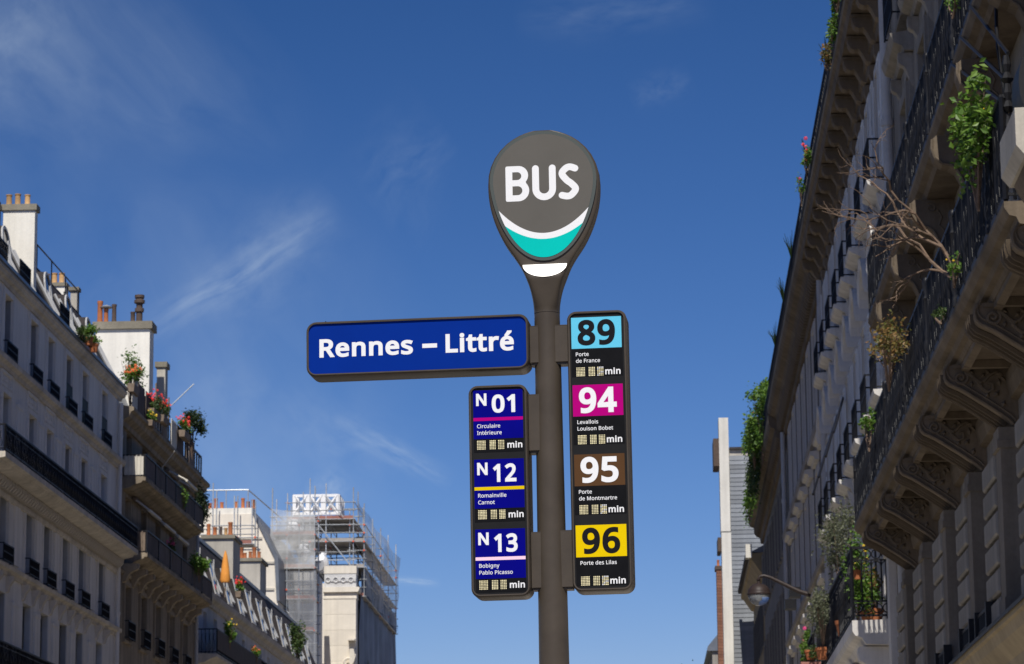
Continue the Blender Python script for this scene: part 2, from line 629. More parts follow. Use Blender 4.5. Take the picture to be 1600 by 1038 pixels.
# ------------------------------------------------------------------ lettering
from mathutils.geometry import delaunay_2d_cdt
GLYPHS = json.loads('''{"0":[310,[[[283,194,283,236,283,163],[276,110,281,135,272,85],[254,47,264,65,243,30],[214,8,230,17,197,-1],[154,-5,178,-5,125,-5],[83,18,102,3,64,34],[40,87,50,57,31,117],[27,194,27,152,27,236],[39,301,31,272,48,331],[80,369,61,353,99,385],[154,393,124,393,183,393],[226,369,207,385,246,353],[269,301,260,331,279,272]],[[74,194,74,229,74,159],[82,106,77,129,87,82],[108,53,96,65,119,41],[154,35,135,35,174,35],[201,53,190,41,213,64],[227,105,222,82,232,129],[235,194,235,159,235,229],[227,282,232,259,222,305],[201,335,213,323,190,346],[154,352,174,352,135,352],[108,335,119,346,96,323],[82,282,87,305,77,259]]]],"1":[310,[[[192,0,192,129,177,0],[146,0,161,0,146,90],[146,270,146,180,146,281],[146,297,146,290,146,304],[147,317,146,311,147,323],[148,337,148,330,142,331],[132,322,137,326,127,318],[114,307,122,313,101,296],[73,274,87,285,65,284],[48,306,57,295,83,333],[153,387,118,360,166,387],[192,387,179,387,192,258]]]],"2":[310,[[[282,0,282,14,196,0],[26,0,111,0,26,13],[26,40,26,26,60,74],[127,142,94,108,147,161],[177,194,163,179,190,209],[207,239,200,224,214,253],[217,287,217,269,217,308],[198,335,211,324,186,346],[149,352,169,352,130,352],[99,342,114,348,85,335],[56,315,71,326,47,325],[30,347,39,336,40,355],[64,370,52,363,76,377],[103,386,89,382,117,390],[149,392,133,392,173,392],[211,380,194,388,229,371],[252,344,242,360,261,329],[266,289,266,311,266,269],[254,232,262,250,245,215],[219,180,234,197,204,163],[167,125,187,145,140,99],[86,46,113,72,86,45],[86,43,86,44,151,43],[282,43,217,43,282,29]]]],"3":[310,[[[267,296,267,324,267,279],[257,251,264,264,251,239],[229,220,242,228,217,213],[187,204,203,207,187,203],[187,202,187,202,218,198],[256,172,241,188,271,156],[279,110,279,136,279,88],[263,50,274,68,253,33],[215,9,237,19,193,-1],[131,-5,165,-5,110,-5],[74,-1,92,-4,57,2],[24,16,40,8,24,31],[24,60,24,45,41,52],[77,41,58,46,96,37],[131,35,114,35,166,35],[206,55,191,41,221,69],[229,111,229,87,229,127],[216,150,225,140,208,160],[179,172,196,168,163,177],[121,179,144,179,108,179],[83,179,96,179,83,193],[83,220,83,206,96,220],[121,220,109,220,143,220],[175,229,160,223,189,235],[207,255,200,244,215,266],[218,293,218,279,218,312],[199,337,212,326,187,347],[148,352,170,352,134,352],[111,348,122,351,99,345],[79,337,89,342,70,332],[50,320,60,326,42,330],[27,352,34,341,40,363],[78,380,57,372,98,388],[147,392,121,392,188,392],[238,365,218,383,257,347]]]],"4":[310,[[[299,88,299,102,280,88],[243,88,261,88,243,59],[243,0,243,29,227,0],[197,0,212,0,197,29],[197,88,197,59,135,88],[11,88,73,88,11,101],[11,128,11,115,72,215],[193,389,133,302,210,389],[243,389,226,389,243,303],[243,131,243,217,261,131],[299,131,280,131,299,116]],[[197,252,197,212,197,262],[197,278,197,270,197,286],[198,300,197,293,198,307],[199,320,198,314,199,326],[199,338,199,332,199,338],[197,338,198,338,194,331],[186,316,191,324,182,308],[174,296,178,301,135,241],[58,131,97,186,104,131],[197,131,150,131,197,171]]]],"5":[310,[[[149,237,136,237,175,237],[218,224,198,233,237,215],[263,185,252,202,274,168],[279,124,279,148,279,97],[262,54,273,74,250,35],[212,10,234,20,191,0],[134,-5,165,-5,114,-5],[78,0,96,-4,61,4],[34,16,46,9,34,31],[34,61,34,46,47,53],[82,42,63,46,100,37],[135,35,118,35,154,35],[185,44,171,38,199,50],[218,72,210,59,226,84],[230,119,230,100,230,144],[207,177,222,163,191,190],[133,197,167,197,123,197],[99,194,112,196,86,193],[67,189,75,191,59,194],[43,204,51,199,48,265],[58,387,53,326,123,387],[252,387,187,387,252,372],[252,343,252,358,201,343],[99,343,150,343,96,306],[89,231,92,269,96,232],[114,235,104,234,125,237]]]],"6":[310,[[[30,165,30,136,30,188],[34,231,31,210,37,253],[50,293,43,273,58,312],[82,344,68,329,95,359],[132,379,112,371,153,388],[207,392,178,392,215,392],[232,391,223,392,241,390],[255,387,249,389,255,374],[255,347,255,360,248,349],[233,352,241,350,225,353],[208,353,216,353,183,353],[146,341,162,349,129,332],[106,307,116,321,97,292],[86,257,90,276,81,238],[77,197,79,218,79,197],[81,197,80,197,86,205],[101,220,93,213,110,227],[131,236,120,232,143,240],[172,242,157,242,195,242],[231,228,214,238,248,219],[270,188,261,206,280,171],[284,125,284,150,284,98],[269,55,279,75,259,36],[227,10,245,21,208,0],[161,-5,187,-5,143,-5],[110,5,126,-2,94,12],[68,36,80,22,56,50],[40,90,46,68,33,111]],[[161,35,147,35,184,35],[216,57,202,42,230,71],[237,125,237,94,237,149],[219,183,231,169,206,198],[163,205,187,205,146,205],[118,194,131,201,105,187],[89,167,96,178,82,157],[78,134,78,145,78,122],[83,99,80,110,87,87],[99,67,92,76,106,57],[125,43,115,49,135,38]]]],"7":[310,[[[74,0,91,0,127,114],[232,343,179,229,163,343],[24,343,93,343,24,358],[24,387,24,372,110,387],[283,387,197,387,283,375],[283,350,283,362,231,233],[126,0,179,117,109,0]]]],"8":[310,[[[154,392,132,392,188,392],[238,368,216,384,259,352],[270,300,270,330,270,284],[260,259,267,270,254,247],[233,228,245,237,222,219],[197,205,210,212,213,197],[240,179,227,189,253,169],[271,146,263,158,279,133],[283,100,283,118,283,79],[267,44,278,60,257,28],[223,8,242,16,204,-1],[156,-5,182,-5,128,-5],[85,7,105,-1,66,15],[41,43,51,27,32,58],[27,99,27,77,27,116],[38,145,30,132,45,158],[67,178,55,169,79,188],[107,202,93,196,94,209],[72,227,83,217,62,236],[48,258,54,246,42,270],[39,300,39,284,39,320],[54,350,44,337,64,364],[95,381,78,374,113,389]],[[73,98,73,111,73,79],[93,51,80,64,107,39],[155,33,127,33,181,33],[215,51,201,39,229,64],[236,100,236,80,236,112],[226,133,233,123,219,143],[198,159,210,151,186,166],[155,179,172,173,152,180],[146,183,149,181,130,176],[106,160,117,168,95,152],[82,133,87,143,76,123]],[[154,354,175,354,134,354],[105,339,118,349,92,330],[86,298,86,316,86,285],[95,264,89,273,101,255],[121,241,110,248,132,235],[157,223,144,229,169,229],[190,241,180,235,200,248],[214,265,208,255,220,274],[223,298,223,285,223,316],[204,339,217,330,192,349]]]],"9":[310,[[[282,222,282,250,282,194],[274,139,279,166,270,113],[248,66,261,88,235,45],[194,14,217,27,170,1],[104,-5,140,-5,97,-5],[79,-4,88,-5,69,-3],[55,0,61,-2,55,14],[55,41,55,27,62,38],[78,35,69,37,87,34],[103,34,95,34,128,34],[165,46,149,38,182,54],[205,80,195,66,215,94],[226,130,222,111,230,149],[233,190,233,169,232,190],[230,190,231,190,225,181],[210,167,218,174,201,160],[180,151,191,155,168,147],[138,145,154,145,116,145],[80,158,97,149,63,168],[41,198,50,181,32,216],[27,262,27,237,27,289],[43,332,32,312,53,351],[86,376,67,366,104,387],[151,392,126,392,169,392],[202,382,186,389,218,375],[244,350,232,364,256,336],[272,297,265,318,278,276]],[[151,352,164,352,128,352],[96,330,110,345,81,315],[74,262,74,293,74,237],[92,203,80,218,104,189],[148,182,123,182,166,182],[193,193,181,186,206,200],[223,219,216,209,230,230],[233,253,233,241,233,265],[228,288,232,276,225,300],[213,320,220,310,206,330],[187,343,197,338,176,349]]]],"B":[353,[[[163,387,126,387,211,387],[273,365,248,380,297,351],[310,291,310,326,310,276],[301,251,307,262,296,239],[277,221,288,229,266,214],[236,205,252,208,236,204],[236,203,236,204,252,200],[280,189,267,195,294,182],[311,159,304,172,319,147],[323,110,323,130,323,86],[307,50,317,67,296,34],[260,13,280,21,240,4],[189,0,216,0,143,0],[53,0,98,0,53,129],[53,387,53,258,89,387]],[[173,222,149,222,206,222],[241,238,229,227,253,249],[259,285,259,265,259,307],[237,331,252,322,222,340],[165,345,198,345,144,345],[101,345,123,345,101,304],[101,222,101,263,125,222]],[[101,181,126,181,101,135],[101,41,101,88,127,41],[179,41,153,41,214,41],[251,61,237,48,264,75],[271,114,271,92,271,127],[262,150,268,139,256,160],[232,173,246,167,218,179],[176,181,199,181,151,181]]]],"C":[343,[[[218,349,236,349,198,349],[163,339,179,346,146,332],[120,308,132,322,109,294],[94,259,100,278,88,239],[85,193,85,218,85,162],[99,111,89,134,109,87],[144,56,124,69,164,44],[218,37,188,37,235,37],[266,42,251,39,281,45],[310,53,296,48,310,38],[310,10,310,24,296,5],[266,-2,281,1,250,-4],[211,-5,232,-5,171,-5],[112,19,138,3,86,35],[53,88,66,58,40,118],[33,194,33,153,33,223],[45,274,37,250,53,298],[81,337,65,319,97,355],[139,378,116,368,162,387],[219,392,189,392,239,392],[276,386,258,390,295,382],[326,369,311,377,319,356],[306,328,313,342,294,334],[266,343,281,339,252,347]]]],"F":[282,[[[101,0,101,55,85,0],[53,0,69,0,53,129],[53,387,53,258,125,387],[269,387,197,387,269,373],[269,344,269,358,213,344],[101,344,157,344,101,298],[101,207,101,253,154,207],[258,207,206,207,258,193],[258,164,258,178,206,164],[101,164,154,164,101,109]]]],"I":[184,[[[161,0,161,9,115,0],[22,0,68,0,22,9],[22,28,22,19,37,32],[67,38,52,35,67,142],[67,348,67,245,52,351],[22,359,37,355,22,368],[22,387,22,377,68,387],[161,387,115,387,161,377],[161,359,161,368,146,355],[116,348,131,351,116,245],[116,38,116,142,131,35],[161,28,146,32,161,19]]]],"L":[284,[[[53,0,125,0,53,129],[53,387,53,258,69,387],[101,387,85,387,101,272],[101,43,101,158,158,43],[270,43,214,43,270,29],[270,0,270,14,198,0]]]],"M":[492,[[[223,0,237,0,181,113],[96,339,138,226,95,339],[94,339,94,339,94,332],[96,311,95,323,96,300],[97,275,97,288,97,262],[98,235,98,248,98,156],[98,0,98,78,83,0],[53,0,68,0,53,129],[53,387,53,258,77,387],[125,387,101,387,164,281],[244,70,204,176,244,70],[246,70,245,70,286,176],[367,387,327,281,391,387],[439,387,415,387,439,258],[439,0,439,129,423,0],[391,0,407,0,391,79],[391,238,391,159,391,250],[391,275,391,263,391,288],[393,311,392,300,393,322],[394,339,394,331,394,339],[392,339,393,339,349,226],[263,0,306,113,250,0]]]],"N":[412,[[[359,0,359,129,340,0],[302,0,321,0,233,107],[95,321,164,214,95,321],[93,321,94,321,94,313],[95,292,95,303,96,280],[97,255,96,268,97,243],[98,216,98,230,98,144],[98,0,98,72,83,0],[53,0,68,0,53,129],[53,387,53,258,71,387],[109,387,90,387,178,280],[315,67,246,173,316,67],[317,67,317,67,317,72],[316,93,317,81,316,104],[314,131,315,117,314,144],[314,168,314,157,314,241],[314,387,314,314,329,387],[359,387,344,387,359,258]]]],"P":[328,[[[155,387,121,387,205,387],[265,357,242,377,289,337],[300,273,300,309,300,257],[292,227,297,242,287,213],[267,188,278,200,255,176],[219,161,239,167,199,154],[146,151,175,151,131,151],[101,151,116,151,101,100],[101,0,101,50,85,0],[53,0,69,0,53,129],[53,387,53,258,87,387]],[[151,345,185,345,134,345],[101,345,118,345,101,294],[101,192,101,243,114,192],[140,192,127,192,165,192],[202,200,185,195,218,205],[238,225,230,214,246,237],[250,271,250,252,250,296],[226,327,242,314,210,339]]]],"R":[337,[[[159,387,124,387,191,387],[239,375,218,383,259,366],[285,338,275,354,295,322],[300,277,300,301,300,256],[289,225,296,239,281,212],[260,193,271,201,248,184],[223,173,236,178,258,116],[329,0,293,58,310,0],[272,0,291,0,241,53],[178,160,209,107,153,160],[101,160,127,160,101,107],[101,0,101,53,85,0],[53,0,69,0,53,129],[53,387,53,258,88,387]],[[157,345,178,345,138,345],[101,345,120,345,101,297],[101,201,101,249,121,201],[159,201,140,201,191,201],[228,220,214,207,243,232],[250,275,250,250,250,292],[240,315,246,305,233,325],[209,337,223,333,195,342]]]],"a":[304,[[[156,295,137,295,191,295],[235,272,218,287,252,256],[260,198,260,232,260,132],[260,0,260,66,248,0],[225,0,237,0,222,14],[216,41,219,27,215,41],[214,41,215,41,206,31],[188,15,197,22,179,8],[158,-1,169,3,147,-4],[116,-5,133,-5,99,-5],[70,4,84,-2,56,10],[37,32,45,19,29,45],[25,81,25,61,25,110],[59,148,36,132,82,163],[164,173,117,172,181,174],[213,175,197,174,213,181],[213,192,213,187,213,217],[198,243,208,233,187,252],[153,257,172,257,138,257],[110,250,124,255,96,245],[72,235,83,240,67,246],[57,270,62,258,70,277],[102,288,85,283,119,293]],[[170,140,184,141,134,139],[95,123,109,133,81,113],[74,80,74,99,74,64],[89,44,79,52,99,37],[127,33,112,33,152,33],[189,53,172,40,205,67],[213,116,213,88,213,125],[213,142,213,133,199,141]]]],"b":[334,[[[94,311,94,345,94,299],[93,277,93,288,92,266],[91,252,92,258,92,252],[94,252,93,252,102,264],[128,283,113,274,142,291],[184,295,161,295,220,295],[271,258,249,283,292,232],[303,145,303,195,303,112],[288,62,298,84,279,39],[246,11,265,23,228,0],[184,-5,207,-5,161,-5],[128,7,142,-1,113,15],[94,37,102,25,92,37],[90,37,91,37,87,25],[80,0,83,12,69,0],[46,0,57,0,46,137],[46,412,46,274,62,412],[94,412,78,412,94,378]],[[176,256,202,256,155,256],[127,244,139,252,115,236],[101,208,106,224,96,192],[94,147,94,172,94,146],[94,145,94,145,94,109],[111,63,100,82,123,44],[177,34,145,34,203,34],[235,63,222,44,248,82],[254,146,254,110,254,182],[235,228,248,210,222,246]]]],"c":[260,[[[163,-5,179,-5,137,-5],[94,10,114,0,74,21],[47,59,58,37,35,81],[30,144,30,109,30,179],[48,231,36,208,60,253],[96,280,76,270,117,291],[166,296,140,296,181,296],[209,291,195,294,222,288],[242,280,233,284,237,267],[228,241,232,254,219,244],[197,250,209,247,186,253],[165,254,175,254,145,254],[116,242,129,250,104,233],[88,205,94,221,82,189],[79,144,79,168,79,121],[88,85,82,101,94,69],[116,48,104,57,128,40],[162,36,144,36,178,36],[204,41,192,37,216,44],[237,53,227,48,237,38],[237,10,237,24,228,5],[205,-1,217,1,193,-4]]]],"d":[334,[[[149,-5,164,-5,113,-5],[62,32,84,7,41,57],[30,145,30,95,30,194],[63,258,41,232,84,283],[150,296,113,296,165,296],[189,290,178,294,200,286],[218,275,210,281,227,268],[239,253,234,261,241,253],[243,253,242,253,242,258],[241,274,242,265,240,283],[239,296,239,290,239,334],[239,412,239,373,255,412],[287,412,271,412,287,274],[287,0,287,137,274,0],[249,0,261,0,246,13],[242,39,244,26,241,39],[239,39,240,39,234,31],[218,17,227,23,210,10],[189,1,200,5,177,-3]],[[157,34,131,34,187,34],[221,59,209,43,234,76],[240,135,240,101,240,138],[240,144,240,141,240,180],[222,227,234,208,210,247],[156,256,188,256,130,256],[98,226,111,246,86,205],[79,144,79,178,79,109],[98,63,86,82,111,44]]]],"e":[306,[[[158,296,133,296,183,296],[222,280,204,290,240,269],[264,234,254,253,273,214],[278,165,278,191,278,155],[278,136,278,146,212,136],[79,136,145,136,80,103],[104,61,88,78,120,44],[172,35,143,35,190,35],[221,40,206,37,235,44],[265,55,250,49,265,41],[265,14,265,27,250,7],[221,-1,235,2,207,-4],[170,-5,189,-5,142,-5],[97,11,118,0,76,23],[47,61,59,39,36,84],[30,143,30,111,30,175],[46,225,35,202,56,248],[91,277,71,265,110,290]],[[158,257,174,257,135,257],[104,235,117,249,91,220],[80,174,83,200,129,174],[228,174,179,174,228,191],[220,217,226,205,215,230],[197,246,208,239,187,253]]]],"g":[334,[[[149,296,112,296,168,296],[201,285,185,292,216,278],[240,252,229,267,241,252],[243,252,242,252,245,265],[249,290,247,278,262,290],[287,290,274,290,287,192],[287,-5,287,94,287,-32],[273,-74,282,-55,264,-93],[230,-116,249,-107,211,-125],[157,-130,187,-130,136,-130],[99,-125,117,-128,82,-122],[53,-112,66,-118,53,-97],[53,-68,53,-82,66,-75],[101,-85,82,-81,119,-88],[160,-90,139,-90,185,-90],[219,-69,204,-83,233,-54],[240,-9,240,-34,240,-5],[240,3,240,-1,240,7],[241,21,240,13,241,30],[242,38,241,35,241,38],[239,38,240,38,229,24],[202,5,217,13,187,-2],[150,-5,169,-5,112,-5],[61,34,83,8,40,60],[30,145,30,97,30,191],[61,255,40,228,83,282]],[[155,256,175,256,139,256],[114,243,125,251,103,234],[88,205,94,221,82,188],[79,144,79,168,79,108],[99,62,86,81,112,43],[157,34,131,34,171,34],[194,39,184,35,205,43],[220,57,214,49,227,65],[236,88,232,76,239,101],[241,133,241,116,241,137],[241,145,241,141,241,171],[232,209,238,192,226,225],[204,244,216,237,191,252]]]],"i":[140,[[[94,290,78,290,94,194],[94,0,94,97,78,0],[46,0,62,0,46,97],[46,290,46,194,62,290]],[[70,399,62,399,78,399],[90,392,84,397,95,387],[98,369,98,379,98,359],[90,346,95,351,84,341],[70,339,78,339,62,339],[50,346,56,341,45,351],[42,369,42,359,42,379],[50,392,45,387,56,397]]]],"l":[140,[[[94,0,94,137,78,0],[46,0,62,0,46,137],[46,412,46,274,62,412],[94,412,78,412,94,274]]]],"m":[507,[[[365,296,346,296,397,296],[438,271,422,287,454,254],[463,189,463,227,463,126],[463,0,463,63,447,0],[415,0,431,0,415,62],[415,187,415,125,415,210],[401,238,411,227,392,250],[356,256,377,256,328,256],[296,231,308,248,284,215],[278,160,278,191,278,107],[278,0,278,53,262,0],[231,0,246,0,231,62],[231,187,231,125,231,202],[224,225,229,215,220,235],[205,248,213,243,196,253],[171,256,185,256,152,256],[125,243,136,252,114,235],[101,208,106,224,96,192],[94,151,94,173,94,100],[94,0,94,50,78,0],[46,0,62,0,46,97],[46,290,46,194,59,290],[85,290,72,290,87,277],[92,251,89,264,92,251],[94,251,93,251,100,261],[117,276,108,269,126,283],[146,291,135,288,157,294],[180,296,168,296,202,296],[236,284,221,292,251,276],[269,247,262,264,270,247],[271,247,270,247,281,264],[311,284,294,276,328,292]]]],"n":[335,[[[186,296,174,296,220,296],[264,271,247,287,282,254],[291,189,291,227,291,126],[291,0,291,63,275,0],[244,0,259,0,244,62],[244,186,244,124,244,209],[228,238,239,227,218,250],[179,256,201,256,147,256],[112,229,124,247,100,211],[94,151,94,185,94,100],[94,0,94,50,78,0],[46,0,62,0,46,97],[46,290,46,194,59,290],[85,290,72,290,87,277],[92,251,89,264,92,251],[94,251,93,251,101,261],[118,276,109,269,128,283],[150,291,138,288,162,294]]]],"o":[328,[[[298,146,298,178,298,122],[289,82,295,100,283,63],[262,34,274,47,250,21],[219,5,236,11,202,-2],[163,-5,184,-5,144,-5],[110,5,126,-2,94,11],[68,34,80,21,56,47],[40,82,46,63,33,100],[30,146,30,122,30,178],[46,227,35,205,57,249],[93,278,72,266,113,290],[165,296,137,296,191,296],[234,278,214,290,254,266],[281,227,270,249,293,205]],[[79,146,79,180,79,123],[88,86,82,103,94,70],[116,48,103,57,129,39],[164,34,145,34,184,34],[212,48,200,39,225,57],[240,86,234,70,246,103],[249,146,249,123,249,169],[240,205,246,189,234,221],[212,242,225,234,200,251],[164,256,183,256,134,256],[99,226,112,246,86,207]]]],"r":[224,[[[181,296,168,296,187,296],[199,295,193,296,205,294],[216,293,211,294,214,278],[210,249,212,263,205,250],[194,251,200,251,189,252],[178,252,183,252,167,252],[146,245,156,250,136,241],[119,226,127,234,111,217],[100,195,105,207,96,183],[94,155,94,170,94,103],[94,0,94,52,78,0],[46,0,62,0,46,97],[46,290,46,194,59,290],[85,290,72,290,87,273],[90,237,89,255,91,237],[93,237,92,237,99,248],[115,267,106,258,124,276],[145,288,133,283,156,293]]]],"s":[260,[[[235,80,235,96,235,61],[221,33,230,46,212,20],[181,4,198,11,164,-2],[119,-5,143,-5,99,-5],[67,-1,82,-4,52,3],[28,13,39,7,28,27],[28,56,28,42,40,51],[70,40,54,45,87,35],[120,33,103,33,144,33],[173,45,162,37,184,52],[189,76,189,63,189,83],[183,95,187,90,179,101],[162,113,172,107,151,118],[118,132,137,125,99,139],[69,154,83,147,56,161],[38,180,46,170,31,190],[28,219,28,203,28,243],[58,276,38,262,78,289],[137,296,104,296,154,296],[186,291,171,294,201,287],[229,276,216,282,224,264],[213,238,218,251,201,243],[174,251,188,248,161,255],[133,257,147,257,114,257],[89,247,99,254,78,241],[73,222,73,232,73,214],[80,201,75,207,85,196],[104,185,93,190,115,180],[148,166,129,173,166,159],[195,145,182,152,208,138],[225,119,218,129,232,109]]]],"t":[196,[[[143,34,130,34,150,34],[165,35,158,34,173,37],[184,40,179,38,184,27],[184,3,184,15,179,1],[162,-3,171,-1,153,-5],[135,-5,144,-5,120,-5],[93,2,106,-3,80,8],[62,30,70,17,54,43],[50,85,50,61,50,141],[50,254,50,197,36,254],[9,254,22,254,9,261],[9,276,9,269,23,283],[50,295,36,289,57,316],[69,357,63,336,79,357],[98,357,88,357,98,335],[98,290,98,313,125,290],[181,290,153,290,181,278],[181,254,181,266,153,254],[98,254,125,254,98,198],[98,86,98,142,98,68],[110,46,102,55,119,38]]]],"u":[335,[[[289,290,273,290,289,194],[289,0,289,97,276,0],[250,0,263,0,247,13],[243,38,245,26,242,38],[241,38,241,38,234,28],[217,14,226,20,207,7],[185,-1,196,2,173,-4],[148,-5,161,-5,125,-5],[90,6,106,-2,74,13],[55,40,63,25,47,56],[43,100,43,76,43,164],[43,290,43,227,59,290],[91,290,75,290,91,228],[91,103,91,166,91,80],[107,51,96,63,117,40],[155,34,133,34,177,34],[207,46,194,38,219,54],[233,82,228,66,238,98],[241,139,241,117,241,190],[241,290,241,240,257,290]]]],"v":[276,[[[110,0,128,0,73,97],[0,290,37,194,17,290],[51,290,34,290,72,233],[113,119,92,176,116,111],[122,93,119,102,125,83],[131,65,128,74,133,56],[136,42,135,48,137,42],[138,42,137,42,140,48],[144,65,142,56,147,74],[154,93,150,83,157,103],[163,119,160,112,183,176],[224,290,204,233,241,290],[275,290,258,290,238,194],[165,0,202,97,146,0]]]],"y":[277,[[[1,290,40,193,18,290],[51,290,34,290,72,235],[114,125,93,180,118,115],[124,97,121,106,127,88],[133,71,130,79,135,62],[139,46,137,54,139,46],[141,46,140,46,143,55],[151,82,146,67,156,96],[166,126,161,111,185,181],[225,290,205,235,242,290],[276,290,259,290,235,180],[151,-40,193,70,144,-58],[127,-87,136,-74,118,-101],[93,-119,107,-112,80,-126],[46,-130,64,-130,37,-130],[23,-129,29,-130,16,-128],[6,-126,11,-127,6,-113],[6,-88,6,-100,10,-88],[20,-90,15,-89,26,-91],[38,-91,32,-91,49,-91],[67,-85,59,-89,75,-81],[88,-67,82,-75,94,-59],[102,-40,98,-50,107,-27],[118,-1,112,-14,79,96]]]],"é":[306,[[[158,296,133,296,183,296],[222,280,204,290,240,269],[264,234,254,253,273,214],[278,165,278,191,278,155],[278,136,278,146,212,136],[79,136,145,136,80,103],[104,61,88,78,120,44],[172,35,143,35,190,35],[221,40,206,37,235,44],[265,55,250,49,265,41],[265,14,265,27,250,7],[221,-1,235,2,207,-4],[170,-5,189,-5,142,-5],[97,11,118,0,76,23],[47,61,59,39,36,84],[30,143,30,111,30,175],[46,225,35,202,56,248],[91,277,71,265,110,290]],[[158,257,174,257,135,257],[104,235,117,249,91,220],[80,174,83,200,129,174],[228,174,179,174,228,191],[220,217,226,205,215,230],[197,246,208,239,187,253]],[[235,410,235,411,231,404],[220,391,227,398,214,384],[200,369,208,376,193,361],[178,346,185,353,171,339],[157,328,164,333,147,328],[126,328,136,328,126,330],[126,335,126,333,131,342],[143,359,137,350,150,369],[162,388,156,378,168,398],[177,415,173,407,196,415],[235,415,215,415,235,413]]]],"–":[271,[[[22,124,98,124,22,138],[22,166,22,152,98,166],[249,166,173,166,249,152],[249,124,249,138,173,124]]]]}''')
CAP = 387.0




def winding(p, polys):
    w = 0
    x, y = p
    for q in polys:
        for (ax, ay), (bx, by) in zip(q, q[1:] + q[:1]):
            if ay <= y:
                if by > y and (bx - ax) * (y - ay) - (x - ax) * (by - ay) > 0:
                    w += 1
            elif by <= y and (bx - ax) * (y - ay) - (x - ax) * (by - ay) < 0:
                w -= 1
    return w


def fill(polys):
    """triangles covering the area the loops wind round"""
    vs, fcs = [], []
    for q in polys:
        n = len(vs)
        vs += [Vector(p) for p in q]
        fcs.append(list(range(n, n + len(q))))
    edges = [(f[i], f[(i + 1) % len(f)]) for f in fcs for i in range(len(f))]
    ov, oe, of, _, _, _ = delaunay_2d_cdt(vs, edges, [], 0, 1e-7)
    keep = []
    for f in of:
        c = sum((ov[i] for i in f), Vector((0, 0))) / len(f)
        if winding(c, polys) > 0:
            keep.append(tuple(f))
    return [tuple(v) for v in ov], keep


def embolden(q, d):
    n = len(q)
    out = []
    for i in range(n):
        p0, p, p1 = Vector(q[i - 1]), Vector(q[i]), Vector(q[(i + 1) % n])
        e0, e1 = (p - p0).normalized(), (p1 - p).normalized()
        n0, n1 = Vector((e0.y, -e0.x)), Vector((e1.y, -e1.x))
        m = n0 + n1
        if m.length < 1e-4:
            m = n0
        m.normalize()
        k = min(1.6, 1 / max(0.3, m.dot(n0)))
        out.append(tuple(p + m * d * k))
    return out


_gl = {}


def glyph_mesh(ch, bold):
    if (ch, bold) in _gl:
        return _gl[ch, bold]
    loops = []
    for pts in GLYPHS[ch][1]:
        q = []
        for a, b in zip(pts, pts[1:] + pts[:1]):
            p0, p1, p2, p3 = Vector(a[0:2]), Vector(a[4:6]), Vector(b[2:4]), Vector(b[0:2])
            straight = abs((p1 - p0).cross(p3 - p0)) < 2 * (p3 - p0).length and abs((p2 - p0).cross(p3 - p0)) < 2 * (p3 - p0).length
            k = 1 if straight else 5
            for i in range(k):
                t = i / k
                q.append(tuple(p0 * (1 - t) ** 3 + p1 * 3 * t * (1 - t) ** 2 + p2 * 3 * t * t * (1 - t) + p3 * t ** 3))
        r = [q[0]]
        for p in q[1:]:
            if (Vector(p) - Vector(r[-1])).length > 0.8:
                r.append(p)
        if (Vector(r[0]) - Vector(r[-1])).length < 0.8:
            r.pop()
        loops.append(r)
    area = lambda q: sum(a[0] * b[1] - b[0] * a[1] for a, b in zip(q, q[1:] + q[:1])) / 2
    if area(max(loops, key=lambda q: abs(area(q)))) < 0:
        loops = [l[::-1] for l in loops]
    loops = [embolden(l, bold) for l in loops]
    _gl[ch, bold] = fill(loops)
    return _gl[ch, bold]


def lettering(name, lines, bold, y, m, parent):
    """lines: (string, x_left, x_right or None, baseline z, cap height); flat print in the XZ plane facing -Y"""
    mb = MB()
    for s, x0, x1, base, cap in lines:
        u = cap / (CAP + 2 * bold)
        x, items = 0.0, []
        for ch in s:
            if ch == ' ':
                x += 150 + bold
                continue
            vs, fs = glyph_mesh(ch, bold)
            items.append((x, vs, fs))
            x += GLYPHS[ch][0] + bold * 1.2
        lo = min(v[0] + dx for dx, vs, fs in items for v in vs)
        hi = max(v[0] + dx for dx, vs, fs in items for v in vs)
        k = u if x1 is None else (x1 - x0) / (hi - lo)
        for dx, vs, fs in items:
            mb.add([(x0 + (v[0] + dx - lo) * k, y, base + (v[1] + bold) * u) for v in vs], fs)
    o = mb.build(name, m, parent, recalc=False)
    o['kind'] = 'stuff'
    return o


# ------------------------------------------------------------------ the bus stop
LEAN = 0.009
PSI = rad(4)
stop = empty('bus_stop_pole', (-0.300 + 0.0284, 10.5, 0), (0, -LEAN, -PSI))
tag(stop, 'tall brown bus stop post with round BUS head, blue name sign and two route panels', 'bus stop')


def rrect(x0, x1, z0, z1, r, n=6):
    pts = []
    for cx_, cz_, a0 in ((x1 - r, z1 - r, 0), (x0 + r, z1 - r, 90), (x0 + r, z0 + r, 180), (x1 - r, z0 + r, 270)):
        for i in range(n + 1):
            t = rad(a0 + 90 * i / n)
            pts.append((cx_ + r * math.cos(t), cz_ + r * math.sin(t)))
    return pts


def loft(mb, loops, close_first=True, close_last=True):
    n = len(loops[0])
    vs = [p for l in loops for p in l]
    fs = []
    for i in range(len(loops) - 1):
        for k in range(n):
            k2 = (k + 1) % n
            fs.append((i * n + k, i * n + k2, (i + 1) * n + k2, (i + 1) * n + k))
    if close_first:
        fs.append(tuple(range(n))[::-1])
    if close_last:
        fs.append(tuple(range((len(loops) - 1) * n, len(loops) * n)))
    mb.add(vs, fs)


